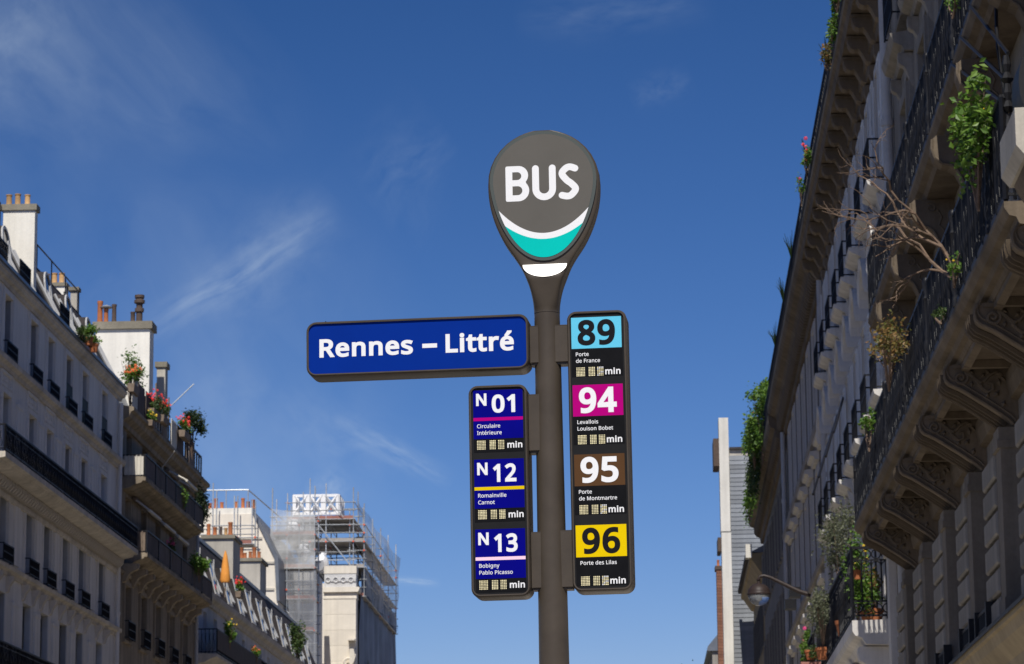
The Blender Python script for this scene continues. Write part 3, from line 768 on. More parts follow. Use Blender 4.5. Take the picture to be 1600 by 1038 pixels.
# pole, slightly wider towards the foot
mb = MB()
mb.lathe((0, 0, 0), [(0.085, 0.0), (0.085, 0.03), (0.070, 0.05), (0.0655, 0.06), (0.0645, 0.5), (0.0535, 2.4), (0.0455, 3.748)], 40)
mb.build('pole', M['frame'], stop, smooth=True)
mb = MB()
mb.lathe((0, 0, 3.748), [(0.0450, 0.0), (0.0450, 0.002), (0.0462, 0.0022), (0.0462, 0.006), (0.0455, 0.0065)], 40)
mb.build('pole_collar', M['frame'], stop, smooth=True)


def smooth_table(tab, z):
    for (z0, w0), (z1, w1) in zip(tab, tab[1:]):
        if z0 <= z <= z1:
            i = tab.index((z0, w0))
            zm, wm = tab[max(i - 1, 0)]
            zp, wp = tab[min(i + 2, len(tab) - 1)]
            t = (z - z0) / (z1 - z0)
            m0 = (w1 - wm) / (z1 - zm) * (z1 - z0)
            m1 = (wp - w0) / (zp - z0) * (z1 - z0)
            return (2 * t ** 3 - 3 * t * t + 1) * w0 + (t ** 3 - 2 * t * t + t) * m0 + (-2 * t ** 3 + 3 * t * t) * w1 + (t ** 3 - t * t) * m1
    return tab[-1][1]


HW = [(3.754, 0.0458), (3.79, 0.0478), (3.835, 0.0560), (3.873, 0.0685), (3.92, 0.0895), (3.96, 0.1135), (3.998, 0.1395), (4.06, 0.170), (4.125, 0.1905), (4.18, 0.199), (4.225, 0.2005)]
ZT, ZC, RT = 4.417, 4.225, 0.2005


def head_w(z):
    if z <= ZC:
        return smooth_table(HW, z)
    t = (z - ZC) / (ZT - ZC)
    return RT * math.sqrt(max(0, 1 - t ** 2.05))


def head_section(z, w):
    front = 0.0455 if z < 3.76 else (0.0455 + (z - 3.76) * 0.14 if z < 3.873 else (0.0613 - (z - 3.873) * 0.34 if z < 3.922 else 0.0446))
    ex = 2.0 if z < 3.76 else min(11.0, 2.0 + (z - 3.76) * 40)
    if z > ZC:
        front = min(front, 0.012 + w * 1.2)
    pts = []
    for k in range(48):
        t = 2 * math.pi * k / 48
        c, s = math.cos(t), math.sin(t)
        pts.append((w * math.copysign(abs(c) ** (2 / ex), c), front * math.copysign(abs(s) ** (2 / ex), s), z))
    return pts


zs = [3.754 + i * 0.008 for i in range(22)] + [3.94 + i * 0.02 for i in range(15)]
zs += [ZC + (ZT - ZC) * math.sin(rad(a)) for a in (10, 20, 30, 40, 50, 58, 65, 71, 76, 80, 83.5, 86.5, 88.6)]
mb = MB()
loft(mb, [head_section(z, head_w(z)) for z in zs])
head = mb.build('head', M['frame'], stop, smooth=True)
# bright scooped lip under the face (polished, catches the sun)
mb = MB()
pts = []
for i in range(25):
    a = math.pi * i / 24
    z = 3.9215 - 0.0485 * math.sin(a)
    pts.append((0.079 * math.cos(a), -0.0458 - (3.9215 - z) * 0.36, z))
cen = (0, -0.0458 - 0.02 * 0.36, 3.9015)
mb.add(pts + [cen], [(i, i + 1, 25) for i in range(24)] + [(24, 0, 25)])
mb.build('scooped_lip', mat('polished_lip', (0.30, 0.27, 0.24), 0.30, 0.0, 0, 3, 0.9), head)


def egg(sc_, inset=0.0, n=72):
    cz = 4.2275
    pts = []
    for k in range(n):
        t = 2 * math.pi * k / n
        s, c = math.sin(t), math.cos(t)
        W, HT, HB = 0.192 - inset, 0.1835 - inset, 0.2935 - inset
        if s >= 0:
            pts.append((W * c, cz + HT * s))
        else:
            tt = abs(s)
            w = (1 - tt ** 1.62) ** 0.49
            pts.append((W * math.copysign(w, c), cz - HB * tt))
    return pts


def plate(mb, pts, y0, y1):
    mb.prism(pts, y0, y1)


mb = MB()
plate(mb, egg(1), -0.0500, -0.042)
mb.build('face_rim', M['bezel'], head)
E_IN = egg(1, 0.0125, 120)
# the face is three coloured fields cut by two arcs
def arc_z(x, za, zm):
    return zm + (za - zm) * (x / 0.158) ** 2


def in_egg_halfw(z):
    cz = 4.2275
    W, HT, HB = 0.1800, 0.1715, 0.2815
    if z >= cz:
        t = (z - cz) / HT
        return W * math.sqrt(max(0, 1 - t * t))
    t = (cz - z) / HB
    return W * (max(0, 1 - t ** 1.62)) ** 0.49


def egg_lo(x):
    lo, hi = 3.9460, 4.2275
    for _ in range(40):
        md = (lo + hi) / 2
        if in_egg_halfw(md) > abs(x):
            hi = md
        else:
            lo = md
    return hi


def egg_hi(x):
    t = min(1, abs(x) / 0.1800)
    return 4.2275 + 0.1715 * math.sqrt(1 - t * t)


def field(lo, hi, y, name, m):
    mb = MB()
    N = 96
    xs = [0.1799 * math.sin(math.pi * (i / N - 0.5)) for i in range(N + 1)]
    for a, b in zip(xs, xs[1:]):
        la, lb, ha, hb = lo(a), lo(b), hi(a), hi(b)
        if ha - la < 1e-5 and hb - lb < 1e-5:
            continue
        ha, hb = max(ha, la), max(hb, lb)
        mb.quad((a, y, la), (b, y, lb), (b, y, hb), (a, y, ha))
    return mb.build(name, m, head, recalc=False)


up = lambda x: 4.0346 + 0.090 * (abs(x) / 0.163) ** 2.0
dn = lambda x: 4.0130 + 0.058 * (abs(x) / 0.146) ** 2.0
field(lambda x: max(egg_lo(x), up(x)), lambda x: max(egg_hi(x), egg_lo(x)), -0.0510, 'face', M['headgrey'])
field(lambda x: max(egg_lo(x), dn(x)), lambda x: max(max(egg_lo(x), dn(x)), min(up(x), egg_hi(x))), -0.0511, 'white_band', M['white'])
field(lambda x: egg_lo(x), lambda x: max(egg_lo(x), min(dn(x), egg_hi(x))), -0.0511, 'teal_field', M['teal'])


def stroke_polys(pts, w):
    """loops that together cover a round-ended stroke along 2-D points"""
    out = []
    for (x0, z0), (x1, z1) in zip(pts, pts[1:]):
        dx, dz = x1 - x0, z1 - z0
        l = math.hypot(dx, dz)
        if l < 1e-9:
            continue
        nx, nz = -dz / l * w / 2, dx / l * w / 2
        out.append([(x0 + nx, z0 + nz), (x0 - nx, z0 - nz), (x1 - nx, z1 - nz), (x1 + nx, z1 + nz)])
    return out


def disc(x, z, r, n=20):
    return [(x + r * math.cos(2 * math.pi * k / n), z + r * math.sin(2 * math.pi * k / n)) for k in range(n)]


def ribbon(pts, w):
    """one loop round a smooth stroke, with round ends"""
    L, Rr_ = [], []
    for i, p in enumerate(pts):
        a, b = Vector(pts[max(i - 1, 0)]), Vector(pts[min(i + 1, len(pts) - 1)])
        d = (b - a).normalized()
        n = Vector((-d.y, d.x)) * w / 2
        L.append(tuple(Vector(p) + n))
        Rr_.append(tuple(Vector(p) - n))
    def end(p, q):
        d = (Vector(p) - Vector(q)).normalized()
        a0 = math.atan2(d.y, d.x)
        return [(p[0] + w / 2 * math.cos(a0 + t), p[1] + w / 2 * math.sin(a0 + t)) for t in [rad(-80 + 16 * i) for i in range(11)]]
    return Rr_ + end(pts[-1], pts[-2]) + L[::-1] + end(pts[0], pts[1])


def arcpts(cx_, cz_, rx, rz, a0, a1, n=14):
    return [(cx_ + rx * math.cos(rad(a0 + (a1 - a0) * i / n)), cz_ + rz * math.sin(rad(a0 + (a1 - a0) * i / n))) for i in range(n + 1)]


W = 0.0245
B0, B1 = 4.1545, 4.2845


def letter_B(x0, x1, z0, z1, w):
    r = 0.006
    zm = (z0 + z1) / 2 + 0.002
    rt, rb = (z1 - zm + w * 0.30) / 2, (zm - z0 + w * 0.42) / 2
    x1t = x1 - 0.003
    outer = arcpts(x0 + r, z0 + r, r, r, 180, 270, 5) + arcpts(x1 - rb, z0 + rb, rb, rb, -90, 42, 14) + arcpts(x1t - rt, z1 - rt, rt, rt, -42, 90, 14) + arcpts(x0 + r, z1 - r, r, r, 90, 180, 5)
    a = x0 + w
    ht, hb = z1 - w * 0.92 - (zm + w * 0.46), (zm - w * 0.46) - (z0 + w * 0.92)
    top = [(a, z1 - w * 0.92), (a, zm + w * 0.46)] + arcpts(x1t - w - ht / 2, zm + w * 0.46 + ht / 2, ht / 2, ht / 2, -90, 90, 10)
    bot = [(a, zm - w * 0.46), (a, z0 + w * 0.92)] + arcpts(x1 - w - hb / 2, z0 + w * 0.92 + hb / 2, hb / 2, hb / 2, -90, 90, 10)
    return [outer, [(a, zm + w * 0.46), (a, z1 - w * 0.92)] + arcpts(x1t - w - ht / 2, zm + w * 0.46 + ht / 2, ht / 2, ht / 2, 90, -90, 10),
            [(a, z0 + w * 0.92), (a, zm - w * 0.46)] + arcpts(x1 - w - hb / 2, z0 + w * 0.92 + hb / 2, hb / 2, hb / 2, 90, -90, 10)]


def letter_U(x0, x1, z0, z1, w):
    h = w / 2
    a, b, c, d = x0 + h, x1 - h, z0 + h, z1 - h
    r = (b - a) / 2
    return [ribbon([(a, d), (a, (c + d) / 2)] + arcpts(a + r, c + r, r, r, 180, 360, 24) + [(b, (c + d) / 2), (b, d)], w)]


def letter_S(x0, x1, z0, z1, w):
    h = w / 2
    a, b, c, d = x0 + h, x1 - h, z0 + h, z1 - h
    P = [(b - 0.001, d - 0.006), (0.62 * b + 0.38 * a, d), (0.30 * b + 0.70 * a, d - 0.005), (a + 0.001, d - 0.024), (0.35 * b + 0.65 * a, (c + d) / 2 + 0.006),
         (0.70 * b + 0.30 * a, (c + d) / 2 - 0.008), (b, c + 0.026), (0.70 * b + 0.30 * a, c + 0.005), (0.38 * b + 0.62 * a, c), (a, c + 0.004)]
    out = []
    for i in range(len(P) - 1):
        p0, p1, p2, p3 = (Vector(P[max(i - 1, 0)]), Vector(P[i]), Vector(P[i + 1]), Vector(P[min(i + 2, len(P) - 1)]))
        for k in range(6):
            t = k / 6
            out.append(tuple(0.5 * ((2 * p1) + (p2 - p0) * t + (2 * p0 - 5 * p1 + 4 * p2 - p3) * t * t + (3 * p1 - p0 - 3 * p2 + p3) * t ** 3)))
    out.append(P[-1])
    return [ribbon(out, w)]


for loops in (letter_B(-0.1345, -0.0500, B0, B1, W), letter_U(-0.0385, 0.0465, B0, B1, W), letter_S(0.0555, 0.1290, B0 - 0.001, B1 + 0.001, W)):
    mb = MB()
    vs, fs = fill(loops)
    mb.add([(x, -0.0515, z) for x, z in vs], fs)
    mb.build('letter', M['white'], head, recalc=False)


def sign_box(name, x0, x1, z0, z1, r, d=0.065, lip=0.0095, face_m=None, face_name='face'):
    mb = MB()
    def lp(ins, y):
        return [(a, y, b) for a, b in rrect(x0 + ins, x1 - ins, z0 + ins, z1 - ins, r - ins if r > ins else 0.002)]
    loft(mb, [lp(0.006, d), lp(0.0, d - 0.008), lp(0, -d + 0.012), lp(0.0032, -d + 0.002), lp(0.0052, -d), lp(lip, -d + 0.0003), lp(lip, -d + 0.0065)], True, False)
    o = mb.build(name, M['frame'], stop, smooth=True)
    mb = MB()
    mb.poly([(a, -d + 0.0062, b) for a, b in rrect(x0 + lip - 0.001, x1 - lip + 0.001, z0 + lip - 0.001, z1 - lip + 0.001, max(0.004, r - lip))])
    mb.build(face_name, face_m, o, recalc=False)
    return o


FY = -0.065 + 0.0062
name_sign = sign_box('name_sign', -0.8605, -0.0605, 3.5425, 3.7425, 0.036, face_m=M['blue'])
lettering('lettering', [('Rennes', -0.8125, -0.4755, 3.6115, 0.0665), ('–', -0.442, -0.389, 3.6095, 0.078), ('Littré', -0.3585, -0.1145, 3.6115, 0.0675)], 21, FY - 0.0008, M['white'], name_sign)
for sx in (-0.79,):
    mb = MB()
    for z0, z1 in ((3.7405, 3.7430),):
        mb.box(sx, sx + 0.0016, -0.0648, 0.06, z0, z1)
    mb.build('frame_joint', M['inner'], name_sign)

ROUTE_R = [('89', M['cyan'], M['ink'], 3.7195, ('Porte', 'de France')),
           ('94', M['magenta'], M['white'], 3.4770, ('Levallois', 'Louison Bobet')),
           ('95', M['brown'], M['white'], 3.2295, ('Porte', 'de Montmartre')),
           ('96', M['yellow'], M['ink'], 2.9795, ('Porte des Lilas',))]
ROUTE_L = [('01', M['magenta'], 3.4710, ('Circulaire', 'Intérieure')),
           ('12', M['yellow'], 3.2240, ('Romainville', 'Carnot')),
           ('13', M['pink'], 2.9765, ('Bobigny', 'Pablo Picasso'))]
TWO = ['.###.', '#...#', '....#', '..##.', '.#...', '#....', '#####']


def flat(parent, name, x0, x1, z0, z1, y, m, th=0.0006):
    mb = MB()
    mb.box(x0, x1, y, y + th, z0, z1)
    return mb.build(name, m, parent)


def display_digit(parent, x0, x1, z0, z1, y, cols, rows, seed, lit=None):
    mb = MB()
    g = random.Random(seed)
    dx, dz = (x1 - x0) / cols, (z1 - z0) / rows
    for i in range(cols):
        for j in range(rows):
            mb.cur = 0
            if lit:
                ii = int(i * 5 / cols)
                jj = int(j * 7 / rows)
                if lit[jj][ii] == '#':
                    mb.cur = 1
            ax = x0 + i * dx + dx * 0.18
            az = z1 - (j + 1) * dz + dz * 0.16
            tilt = g.uniform(-0.0003, 0.0003)
            mb.quad((ax, y, az), (ax + dx * 0.68, y, az), (ax + dx * 0.68, y + tilt, az + dz * 0.68), (ax, y + tilt, az + dz * 0.68))
    return mb.build('display_digit', [M['dots'], M['white']], parent, recalc=False)


def display(parent, xl, ztop, offs, y, seed, lit=False):
    for k, ((a, b), cols) in enumerate(zip(offs, (6, 4, 4))):
        display_digit(parent, xl + a, xl + b, ztop - 0.0335, ztop, y, cols, 6, seed + k, TWO if (lit and k == 2) else None)


rp = sign_box('route_panel', 0.0755, 0.2865, 2.7475, 3.7430, 0.032, face_m=M['inner'], face_name='backing')
rp['label'] = 'tall right panel listing routes 89, 94, 95 and 96'
XL, XR = 0.0905, 0.2680
for i, (num, pc, tcm, zt, dest) in enumerate(ROUTE_R):
    flat(rp, 'route_backing', XL - 0.001, XR + 0.003, zt - 0.2130, zt - 0.1118, FY - 0.0006, M['black'])
    flat(rp, 'number_plate', XL, XR, zt - 0.112, zt, FY - 0.0009, pc)
    lettering('route_number', [(num, XL + 0.022, XL + 0.155, zt - 0.1005, 0.0905)], 23, FY - 0.0013, tcm, rp)
    ls = []
    for k, s in enumerate(dest):
        ls.append((s, XL + 0.0145, None, zt - 0.139 - 0.0235 * k, 0.0135))
    lettering('destination_text', ls, 7, FY - 0.0011, M['white'], rp)
    display(rp, XL, zt - 0.1785, ((0.0145, 0.046), (0.0575, 0.0815), (0.0880, 0.1115)), FY - 0.0010, i * 10, i in (0, 2, 3))
    lettering('minute_text', [('min', XL + 0.117, XL + 0.171, zt - 0.2075, 0.0228)], 17, FY - 0.0011, M['white'], rp)
lp_ = sign_box('route_panel', -0.2800, -0.0700, 2.7375, 3.4890, 0.032, face_m=M['inner'], face_name='backing')
lp_['label'] = 'shorter left panel listing night routes N01, N12 and N13'
XL, XR = -0.2630, -0.0870
for i, (num, sc_, zt, dest) in enumerate(ROUTE_L):
    flat(lp_, 'number_plate', XL, XR, zt - 0.174, zt, FY - 0.0009, M['navy'])
    flat(lp_, 'route_backing', XL, XR + 0.001, zt - 0.2220, zt - 0.1742, FY - 0.0006, M['black'])
    flat(lp_, 'colour_stripe', XL, XR, zt - 0.1095, zt - 0.0980, FY - 0.0012, sc_)
    lettering('route_letter', [('N', XL + 0.0105, XL + 0.0475, zt - 0.0555, 0.0440)], 20, FY - 0.0013, M['white'], lp_)
    lettering('route_number', [(num, XL + 0.066, XL + 0.149, zt - 0.0815, 0.0640)], 22, FY - 0.0013, M['white'], lp_)
    lettering('destination_text', [(s, XL + 0.0125, None, zt - 0.1350 - 0.0240 * k, 0.0135) for k, s in enumerate(dest)], 6, FY - 0.0013, M['white'], lp_)
    display(lp_, XL, zt - 0.1790, ((0.0110, 0.0425), (0.0555, 0.0785), (0.0855, 0.1085)), FY - 0.0010, 50 + i * 10)
    lettering('minute_text', [('min', XL + 0.119, XL + 0.172, zt - 0.2085, 0.0228)], 17, FY - 0.0011, M['white'], lp_)


for par, x0, x1, z in ((rp, 0.0755, 0.2865, 3.700), (lp_, -0.2800, -0.0700, 3.446), (rp, 0.0755, 0.2865, 2.800), (lp_, -0.2800, -0.0700, 2.790)):
    for xx in (x0 - 0.0004, x1 - 0.0006):
        mb = MB()
        mb.box(xx, xx + 0.001, -0.0525, 0.055, z, z + 0.0012)
        mb.build('frame_joint', M['inner'], par)


def bracket(x0, x1, z0, z1):
    mb = MB()
    mb.box(x0, x1, -0.036, 0.036, z0, z1)
    mb.box(x0 + 0.003, x1 - 0.001, -0.028, 0.028, z0 - 0.008, z0 - 0.0005)
    mb.box(x0 - 0.0, x1 + 0.0005, -0.0365, 0.0365, z1 + 0.0003, z1 + 0.0028)
    mb.build('bracket', M['frame'], stop)


bracket(-0.0595, -0.030, 3.5690, 3.6985)
bracket(-0.069, -0.030, 3.2540, 3.4520)
bracket(-0.069, -0.030, 2.7690, 2.9620)
bracket(0.030, 0.0750, 3.5690, 3.6985)
bracket(0.035, 0.0750, 2.7690, 2.9650)

# ------------------------------------------------------------------ buildings: shared builders
class Building:
    """root Empty at the facade line; local (out, along, z): out points into the street"""

    def __init__(self, name, label, cat, x, y, s, rz=0.0, group=None):
        self.root = empty(name, (x, y, 0), (0, 0, rz))
        tag(self.root, label, cat, group)
        self.s, self.y0, self.key = s, y, name + str(len(_cache)) + label[:12]
        self.tf = lambda o, a, z, s=s, y=y: (s * o, a - y, z)

    def mb(self):
        return MB(self.tf)

    def loc(self, out, y, z):
        return (self.s * out, y - self.y0, z)

    def part(self, name, mb, m, parent=None, **kw):
        return mb.build(name, m, parent or self.root, **kw)

    def walls(self, y0, y1, z1, depth, openings, m, reveal=0.28, z0=0.0, name='wall', outp=0.0):
        """street wall with real window openings, plus the other sides and the top of the block"""
        mb = self.mb()
        ys = sorted({y0, y1} | {v for o in openings for v in (o[0], o[1])})
        zs = sorted({z0, z1} | {v for o in openings for v in (o[2], o[3])})
        ops = {}
        for o in openings:
            ops[(o[0], o[2])] = o
        for i in range(len(ys) - 1):
            run = None
            for j in range(len(zs) - 1):
                cy, cz = (ys[i] + ys[i + 1]) / 2, (zs[j] + zs[j + 1]) / 2
                hole = any(o[0] < cy < o[1] and o[2] < cz < o[3] for o in openings)
                if not hole:
                    if run is None:
                        run = zs[j]
                if hole and run is not None:
                    mb.quad((outp, ys[i], run), (outp, ys[i + 1], run), (outp, ys[i + 1], zs[j]), (outp, ys[i], zs[j]))
                    run = None
            if run is not None:
                mb.quad((outp, ys[i], run), (outp, ys[i + 1], run), (outp, ys[i + 1], z1), (outp, ys[i], z1))
        for a, b, c, d in openings:
            r = outp - reveal
            mb.quad((outp, a, c), (outp, a, d), (r, a, d), (r, a, c))
            mb.quad((outp, b, c), (r, b, c), (r, b, d), (outp, b, d))
            mb.quad((outp, a, d), (outp, b, d), (r, b, d), (r, a, d))
            mb.quad((outp, a, c), (r, a, c), (r, b, c), (outp, b, c))
        e = -depth
        mb.quad((outp, y0, z0), (e, y0, z0), (e, y0, z1), (outp, y0, z1))
        mb.quad((outp, y1, z0), (outp, y1, z1), (e, y1, z1), (e, y1, z0))
        mb.quad((e, y0, z0), (e, y1, z0), (e, y1, z1), (e, y0, z1))
        mb.quad((outp, y0, z1), (outp, y1, z1), (e, y1, z1), (e, y0, z1))
        return self.part(name, mb, m, recalc=False)

    def window(self, a, b, c, d, reveal=0.28, fm='winframe', shade=0.0):
        w, h = b - a, d - c
        key = ('win', self.s, round(w, 2), round(h, 2), round(reveal, 2), fm)

        def make():
            f = MB(lambda o, y, z: (self.s * o, y, z))
            r = -reveal + 0.012
            t = 0.07
            f.box(r, r + 0.06, -w / 2, -w / 2 + t, 0, h)
            f.box(r, r + 0.06, w / 2 - t, w / 2, 0, h)
            f.box(r, r + 0.06, -w / 2 + t, w / 2 - t, 0, t)
            f.box(r, r + 0.06, -w / 2 + t, w / 2 - t, h - t, h)
            f.box(r, r + 0.065, -0.05, 0.05, t, h - t)
            if h > 1.5:
                f.box(r, r + 0.05, -w / 2 + t, w / 2 - t, h * 0.68, h * 0.68 + 0.05)
            o = f.build('window', M[fm], self.root)
            g = MB(lambda oo, y, z: (self.s * oo, y, z))
            g.quad((r + 0.015, -w / 2, 0), (r + 0.015, w / 2, 0), (r + 0.015, w / 2, h), (r + 0.015, -w / 2, h))
            g.build('pane', M['glass'], o, recalc=False)
            if fm == 'darkframe':
                for yy in (-w / 2 + 0.006, w / 2 - 0.036):
                    g = MB(lambda oo, y, z: (self.s * oo, y, z))
                    g.box(-reveal + 0.09, -0.03, yy, yy + 0.03, 0.02, h - 0.02)
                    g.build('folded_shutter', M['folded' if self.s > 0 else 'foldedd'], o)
            return o
        return place(key, make, self.loc(0, (a + b) / 2, c), self.root)

    def railing(self, name, y0, y1, out, z0, h, step=0.12, style='scroll', parent=None, ends=(False, False), inner=0.0, m='iron', dense=False):
        """cast-iron balcony front as one part: rails, bars, rings and scrolls"""
        mb = self.mb()
        t = 0.018
        mb.box(out - 0.025, out + 0.025, y0, y1, z0 + h - 0.04, z0 + h)
        mb.box(out - 0.015, out + 0.015, y0, y1, z0 + 0.06, z0 + 0.09)
        rr = min(0.055, h * 0.06)
        if dense:
            mb.box(out - 0.02, out + 0.02, y0, y1, z0 - 0.005, z0 + 0.07)
            t = 0.026
        if style in ('ring', 'scroll'):
            mb.box(out - 0.012, out + 0.012, y0, y1, z0 + h - 0.06 - 2.4 * rr, z0 + h - 0.04 - 2.4 * rr)
        n = max(2, int((y1 - y0) / step))
        for i in range(n + 1):
            y = y0 + (y1 - y0) * i / n
            mb.bar((out, y, z0 + 0.02), (out, y, z0 + h - 0.03), t if i % 8 else t * 1.8)
            if i == n:
                break
            yc = y + (y1 - y0) / n / 2
            if style == 'scroll':
                k = i % 3
                if dense:
                    mb.ring((out, yc, z0 + h - 0.05 - 1.2 * rr), rr * 1.05, 0.016, 'x', 7, 3)
                    mb.ring((out, yc, z0 + 0.135), rr * 1.1, 0.018, 'x', 7, 3)
                if k == 0:
                    mb.ring((out, yc, z0 + h - 0.05 - 1.2 * rr), rr, 0.009, 'x', 7, 3)
                    mb.ring((out, yc, z0 + 0.18), rr * 1.1, 0.011, 'x', 7, 3)
                elif k == 1:
                    pts = [(out + 0.01, yc + 0.045 * math.sin(q * 1.05), z0 + 0.14 + (h - 0.42) * q / 6) for q in range(7)]
                    mb.tube(pts, 0.011, 3, False)
                else:
                    zc = z0 + h * 0.47
                    mb.add([(out + 0.012, yc - 0.055, zc), (out + 0.012, yc, zc + 0.12), (out + 0.012, yc + 0.055, zc), (out + 0.012, yc, zc - 0.12), (out + 0.03, yc, zc)],
                           [(0, 1, 4), (1, 2, 4), (2, 3, 4), (3, 0, 4)])
            elif style == 'ring' and i % 2 == 0:
                mb.ring((out, y, z0 + h - 0.05 - 1.2 * rr), rr, 0.009, 'x', 8, 3)
        for e, yy in zip(ends, (y0, y1)):
            if not e:
                continue
            m_ = max(2, int((out - inner) / step))
            mb.box(inner, out, yy - 0.02, yy + 0.02, z0 + h - 0.04, z0 + h)
            mb.box(inner, out, yy - 0.012, yy + 0.012, z0 + 0.06, z0 + 0.09)
            for i in range(m_):
                x = inner + (out - inner) * i / m_
                mb.bar((x, yy, z0 + 0.02), (x, yy, z0 + h - 0.03), t)
                mb.tube([(x + 0.05 + 0.03 * math.sin(q * 1.05), yy, z0 + 0.12 + (h - 0.3) * q / 6) for q in range(7)], 0.01, 3, False)
        return self.part(name, mb, M[m], parent, recalc=False)

    def run(self, name, prof, y0, y1, m, parent=None):
        mb = self.mb()
        mb.prism(prof, y0, y1)
        return self.part(name, mb, m, parent)

    def pieces(self, name, boxes, m, parent=None):
        """alike small pieces, each an object of its own sharing one mesh; boxes: (shape key, builder, location)"""
        for key, fn, loc in boxes:
            place(key, fn, loc, parent or self.root)


def mansard(b, y0, y1, zg, prof, m, name='roof'):
    mb = b.mb()
    mb.prism(prof, y0, y1)
    return b.part(name, mb, m)


def pots(mbfn, parent, x, y, z, r, h, m, key, loc=None):
    def make():
        mb = MB()
        mb.lathe((0, 0, 0), [(r * 0.92, 0), (r, h * 0.1), (r * 0.85, h * 0.2), (r * 0.80, h * 0.85), (r * 0.95, h * 0.9), (r * 0.95, h), (r * 0.7, h), (r * 0.66, h * 0.7)], 12)
        return mb.build('chimney_pot', M[m], parent, smooth=True)
    return place(('pot', round(r, 3), round(h, 2), m), make, (x, y, z), parent)


def chimney(b, x0, x1, y0, y1, z0, z1, m='plaster', potlist=(), cap=0.12, over=0.06, name='chimney', capm='cap'):
    """x0, x1 in local out coordinates"""
    mb = b.mb()
    mb.box(x0, x1, y0, y1, z0, z1 - cap)
    c = b.part(name, mb, M[m])
    mb = b.mb()
    mb.box(x0 - over, x1 + over, y0 - over, y1 + over, z1 - cap, z1)
    b.part('chimney_cap', mb, M[capm], c)
    for xo, r, h, pm in potlist:
        pots(None, c, b.s * xo, (y0 + min(0.3, (y1 - y0) / 2)) - b.y0, z1, r, h, pm, None)
    return c


# ------------------------------------------------------------------ LEFT SIDE, first building (cream stone)
A = Building('apartment_building', 'cream stone apartment building with dark slate mansard and long black balcony, nearest on the left', 'building', -17.5, 78.0, 1)
bays = [97.2, 93.7, 91.0, 88.1, 85.5, 81.9, 79.0, 76.0, 73.0, 70.0, 67.0, 64.0]
bays_low = [98.6, 95.9, 93.3, 90.6, 87.9, 85.3, 81.6, 78.9, 76.0, 73.0, 70.0, 67.0, 64.0]
ops = []
for yc in bays:
    ops.append((yc - 0.55, yc + 0.55, 17.36, 19.12))
    ops.append((yc - 0.55, yc + 0.55, 14.30, 16.33))
    ops.append((yc - 0.60, yc + 0.60, 11.66, 13.70))
    ops.append((yc - 0.60, yc + 0.60, 8.60, 10.85))
    ops.append((yc - 0.60, yc + 0.60, 4.9, 7.2))
    ops.append((yc - 1.0, yc + 1.0, 0.3, 3.4))
A.walls(62.0, 100.15, 19.50, 11, ops, M['stoneA'])
for o in ops:
    A.window(*o, fm='darkframe')
# cornice and gutter, string courses
A.run('cornice', [(0, 19.34), (0.06, 19.34), (0.08, 19.43), (0.18, 19.47), (0.21, 19.55), (0.25, 19.57), (0.25, 19.66), (0, 19.70)], 62.0, 100.3, M['stoneAt'])
A.run('string_course', [(0, 16.98), (0.08, 16.98), (0.10, 17.08), (0.22, 17.13), (0.24, 17.26), (0, 17.32)], 62.0, 100.35, M['stoneAt'])
A.run('string_course', [(0, 11.34), (0.06, 11.34), (0.08, 11.44), (0.18, 11.48), (0.20, 11.58), (0, 11.62)], 62.0, 100.35, M['stoneAt'])
A.run('string_course', [(0, 4.3), (0.12, 4.3), (0.22, 4.45), (0.22, 4.55), (0, 4.6)], 62.0, 100.3, M['stoneAt'])


def surround(b, w, h, t, p, m, name='window_surround', sill=True, key=''):
    """moulded stone frame round an opening: two jambs, head and sill in one part"""
    def make():
        f = MB(lambda o, y, z: (b.s * o, y, z))
        f.box(0.0, p, -w / 2 - t, -w / 2 - 0.003, -0.02, h + t)
        f.box(0.0, p, w / 2 + 0.003, w / 2 + t, -0.02, h + t)
        f.box(0.0, p, -w / 2 - 0.003, w / 2 + 0.003, h + 0.003, h + t)
        f.box(0.0, p * 0.6, -w / 2 - t * 1.5, -w / 2 - t, -0.02, h + t * 1.4)
        f.box(0.0, p * 0.6, w / 2 + t, w / 2 + t * 1.5, -0.02, h + t * 1.4)
        if sill:
            f.box(0.0, p * 1.6, -w / 2 - t * 1.4, w / 2 + t * 1.4, -0.12, -0.025)
        return f.build(name, m, b.root)
    return lambda y, z: place(('surr', b.s, m.name, w, h, t, p, sill, key), make, b.loc(0, y, z), b.root)


def guard(b, w, h, out, key='g', style=0):
    """small iron window guard"""
    def make():
        f = MB(lambda o, y, z: (b.s * o, y, z))
        f.box(out - 0.02, out + 0.02, -w / 2, w / 2, h - 0.035, h)
        f.box(out - 0.012, out + 0.012, -w / 2, w / 2, 0.03, 0.055)
        f.box(out - 0.012, out + 0.012, -w / 2, w / 2, h * 0.5, h * 0.5 + 0.025)
        n = 11
        for i in range(n + 1):
            y = -w / 2 + w * i / n
            f.bar((out, y, 0), (out, y, h), 0.02)
            if i < n and i % 2 == 0:
                f.ring((out, y + w / n / 2, h * 0.72), 0.045, 0.01, 'x', 7, 3)
                f.ring((out, y + w / n / 2, h * 0.28), 0.045, 0.01, 'x', 7, 3)
        for yy in (-w / 2, w / 2):
            f.box(0.0, out, yy - 0.015, yy + 0.015, h - 0.03, h)
            f.box(0.0, out, yy - 0.012, yy + 0.012, 0.03, 0.055)
        return f.build('window_guard', M['iron'], b.root, recalc=False)
    return lambda y, z: place(('guard', b.s, w, h, out, key), make, b.loc(0, y, z), b.root)


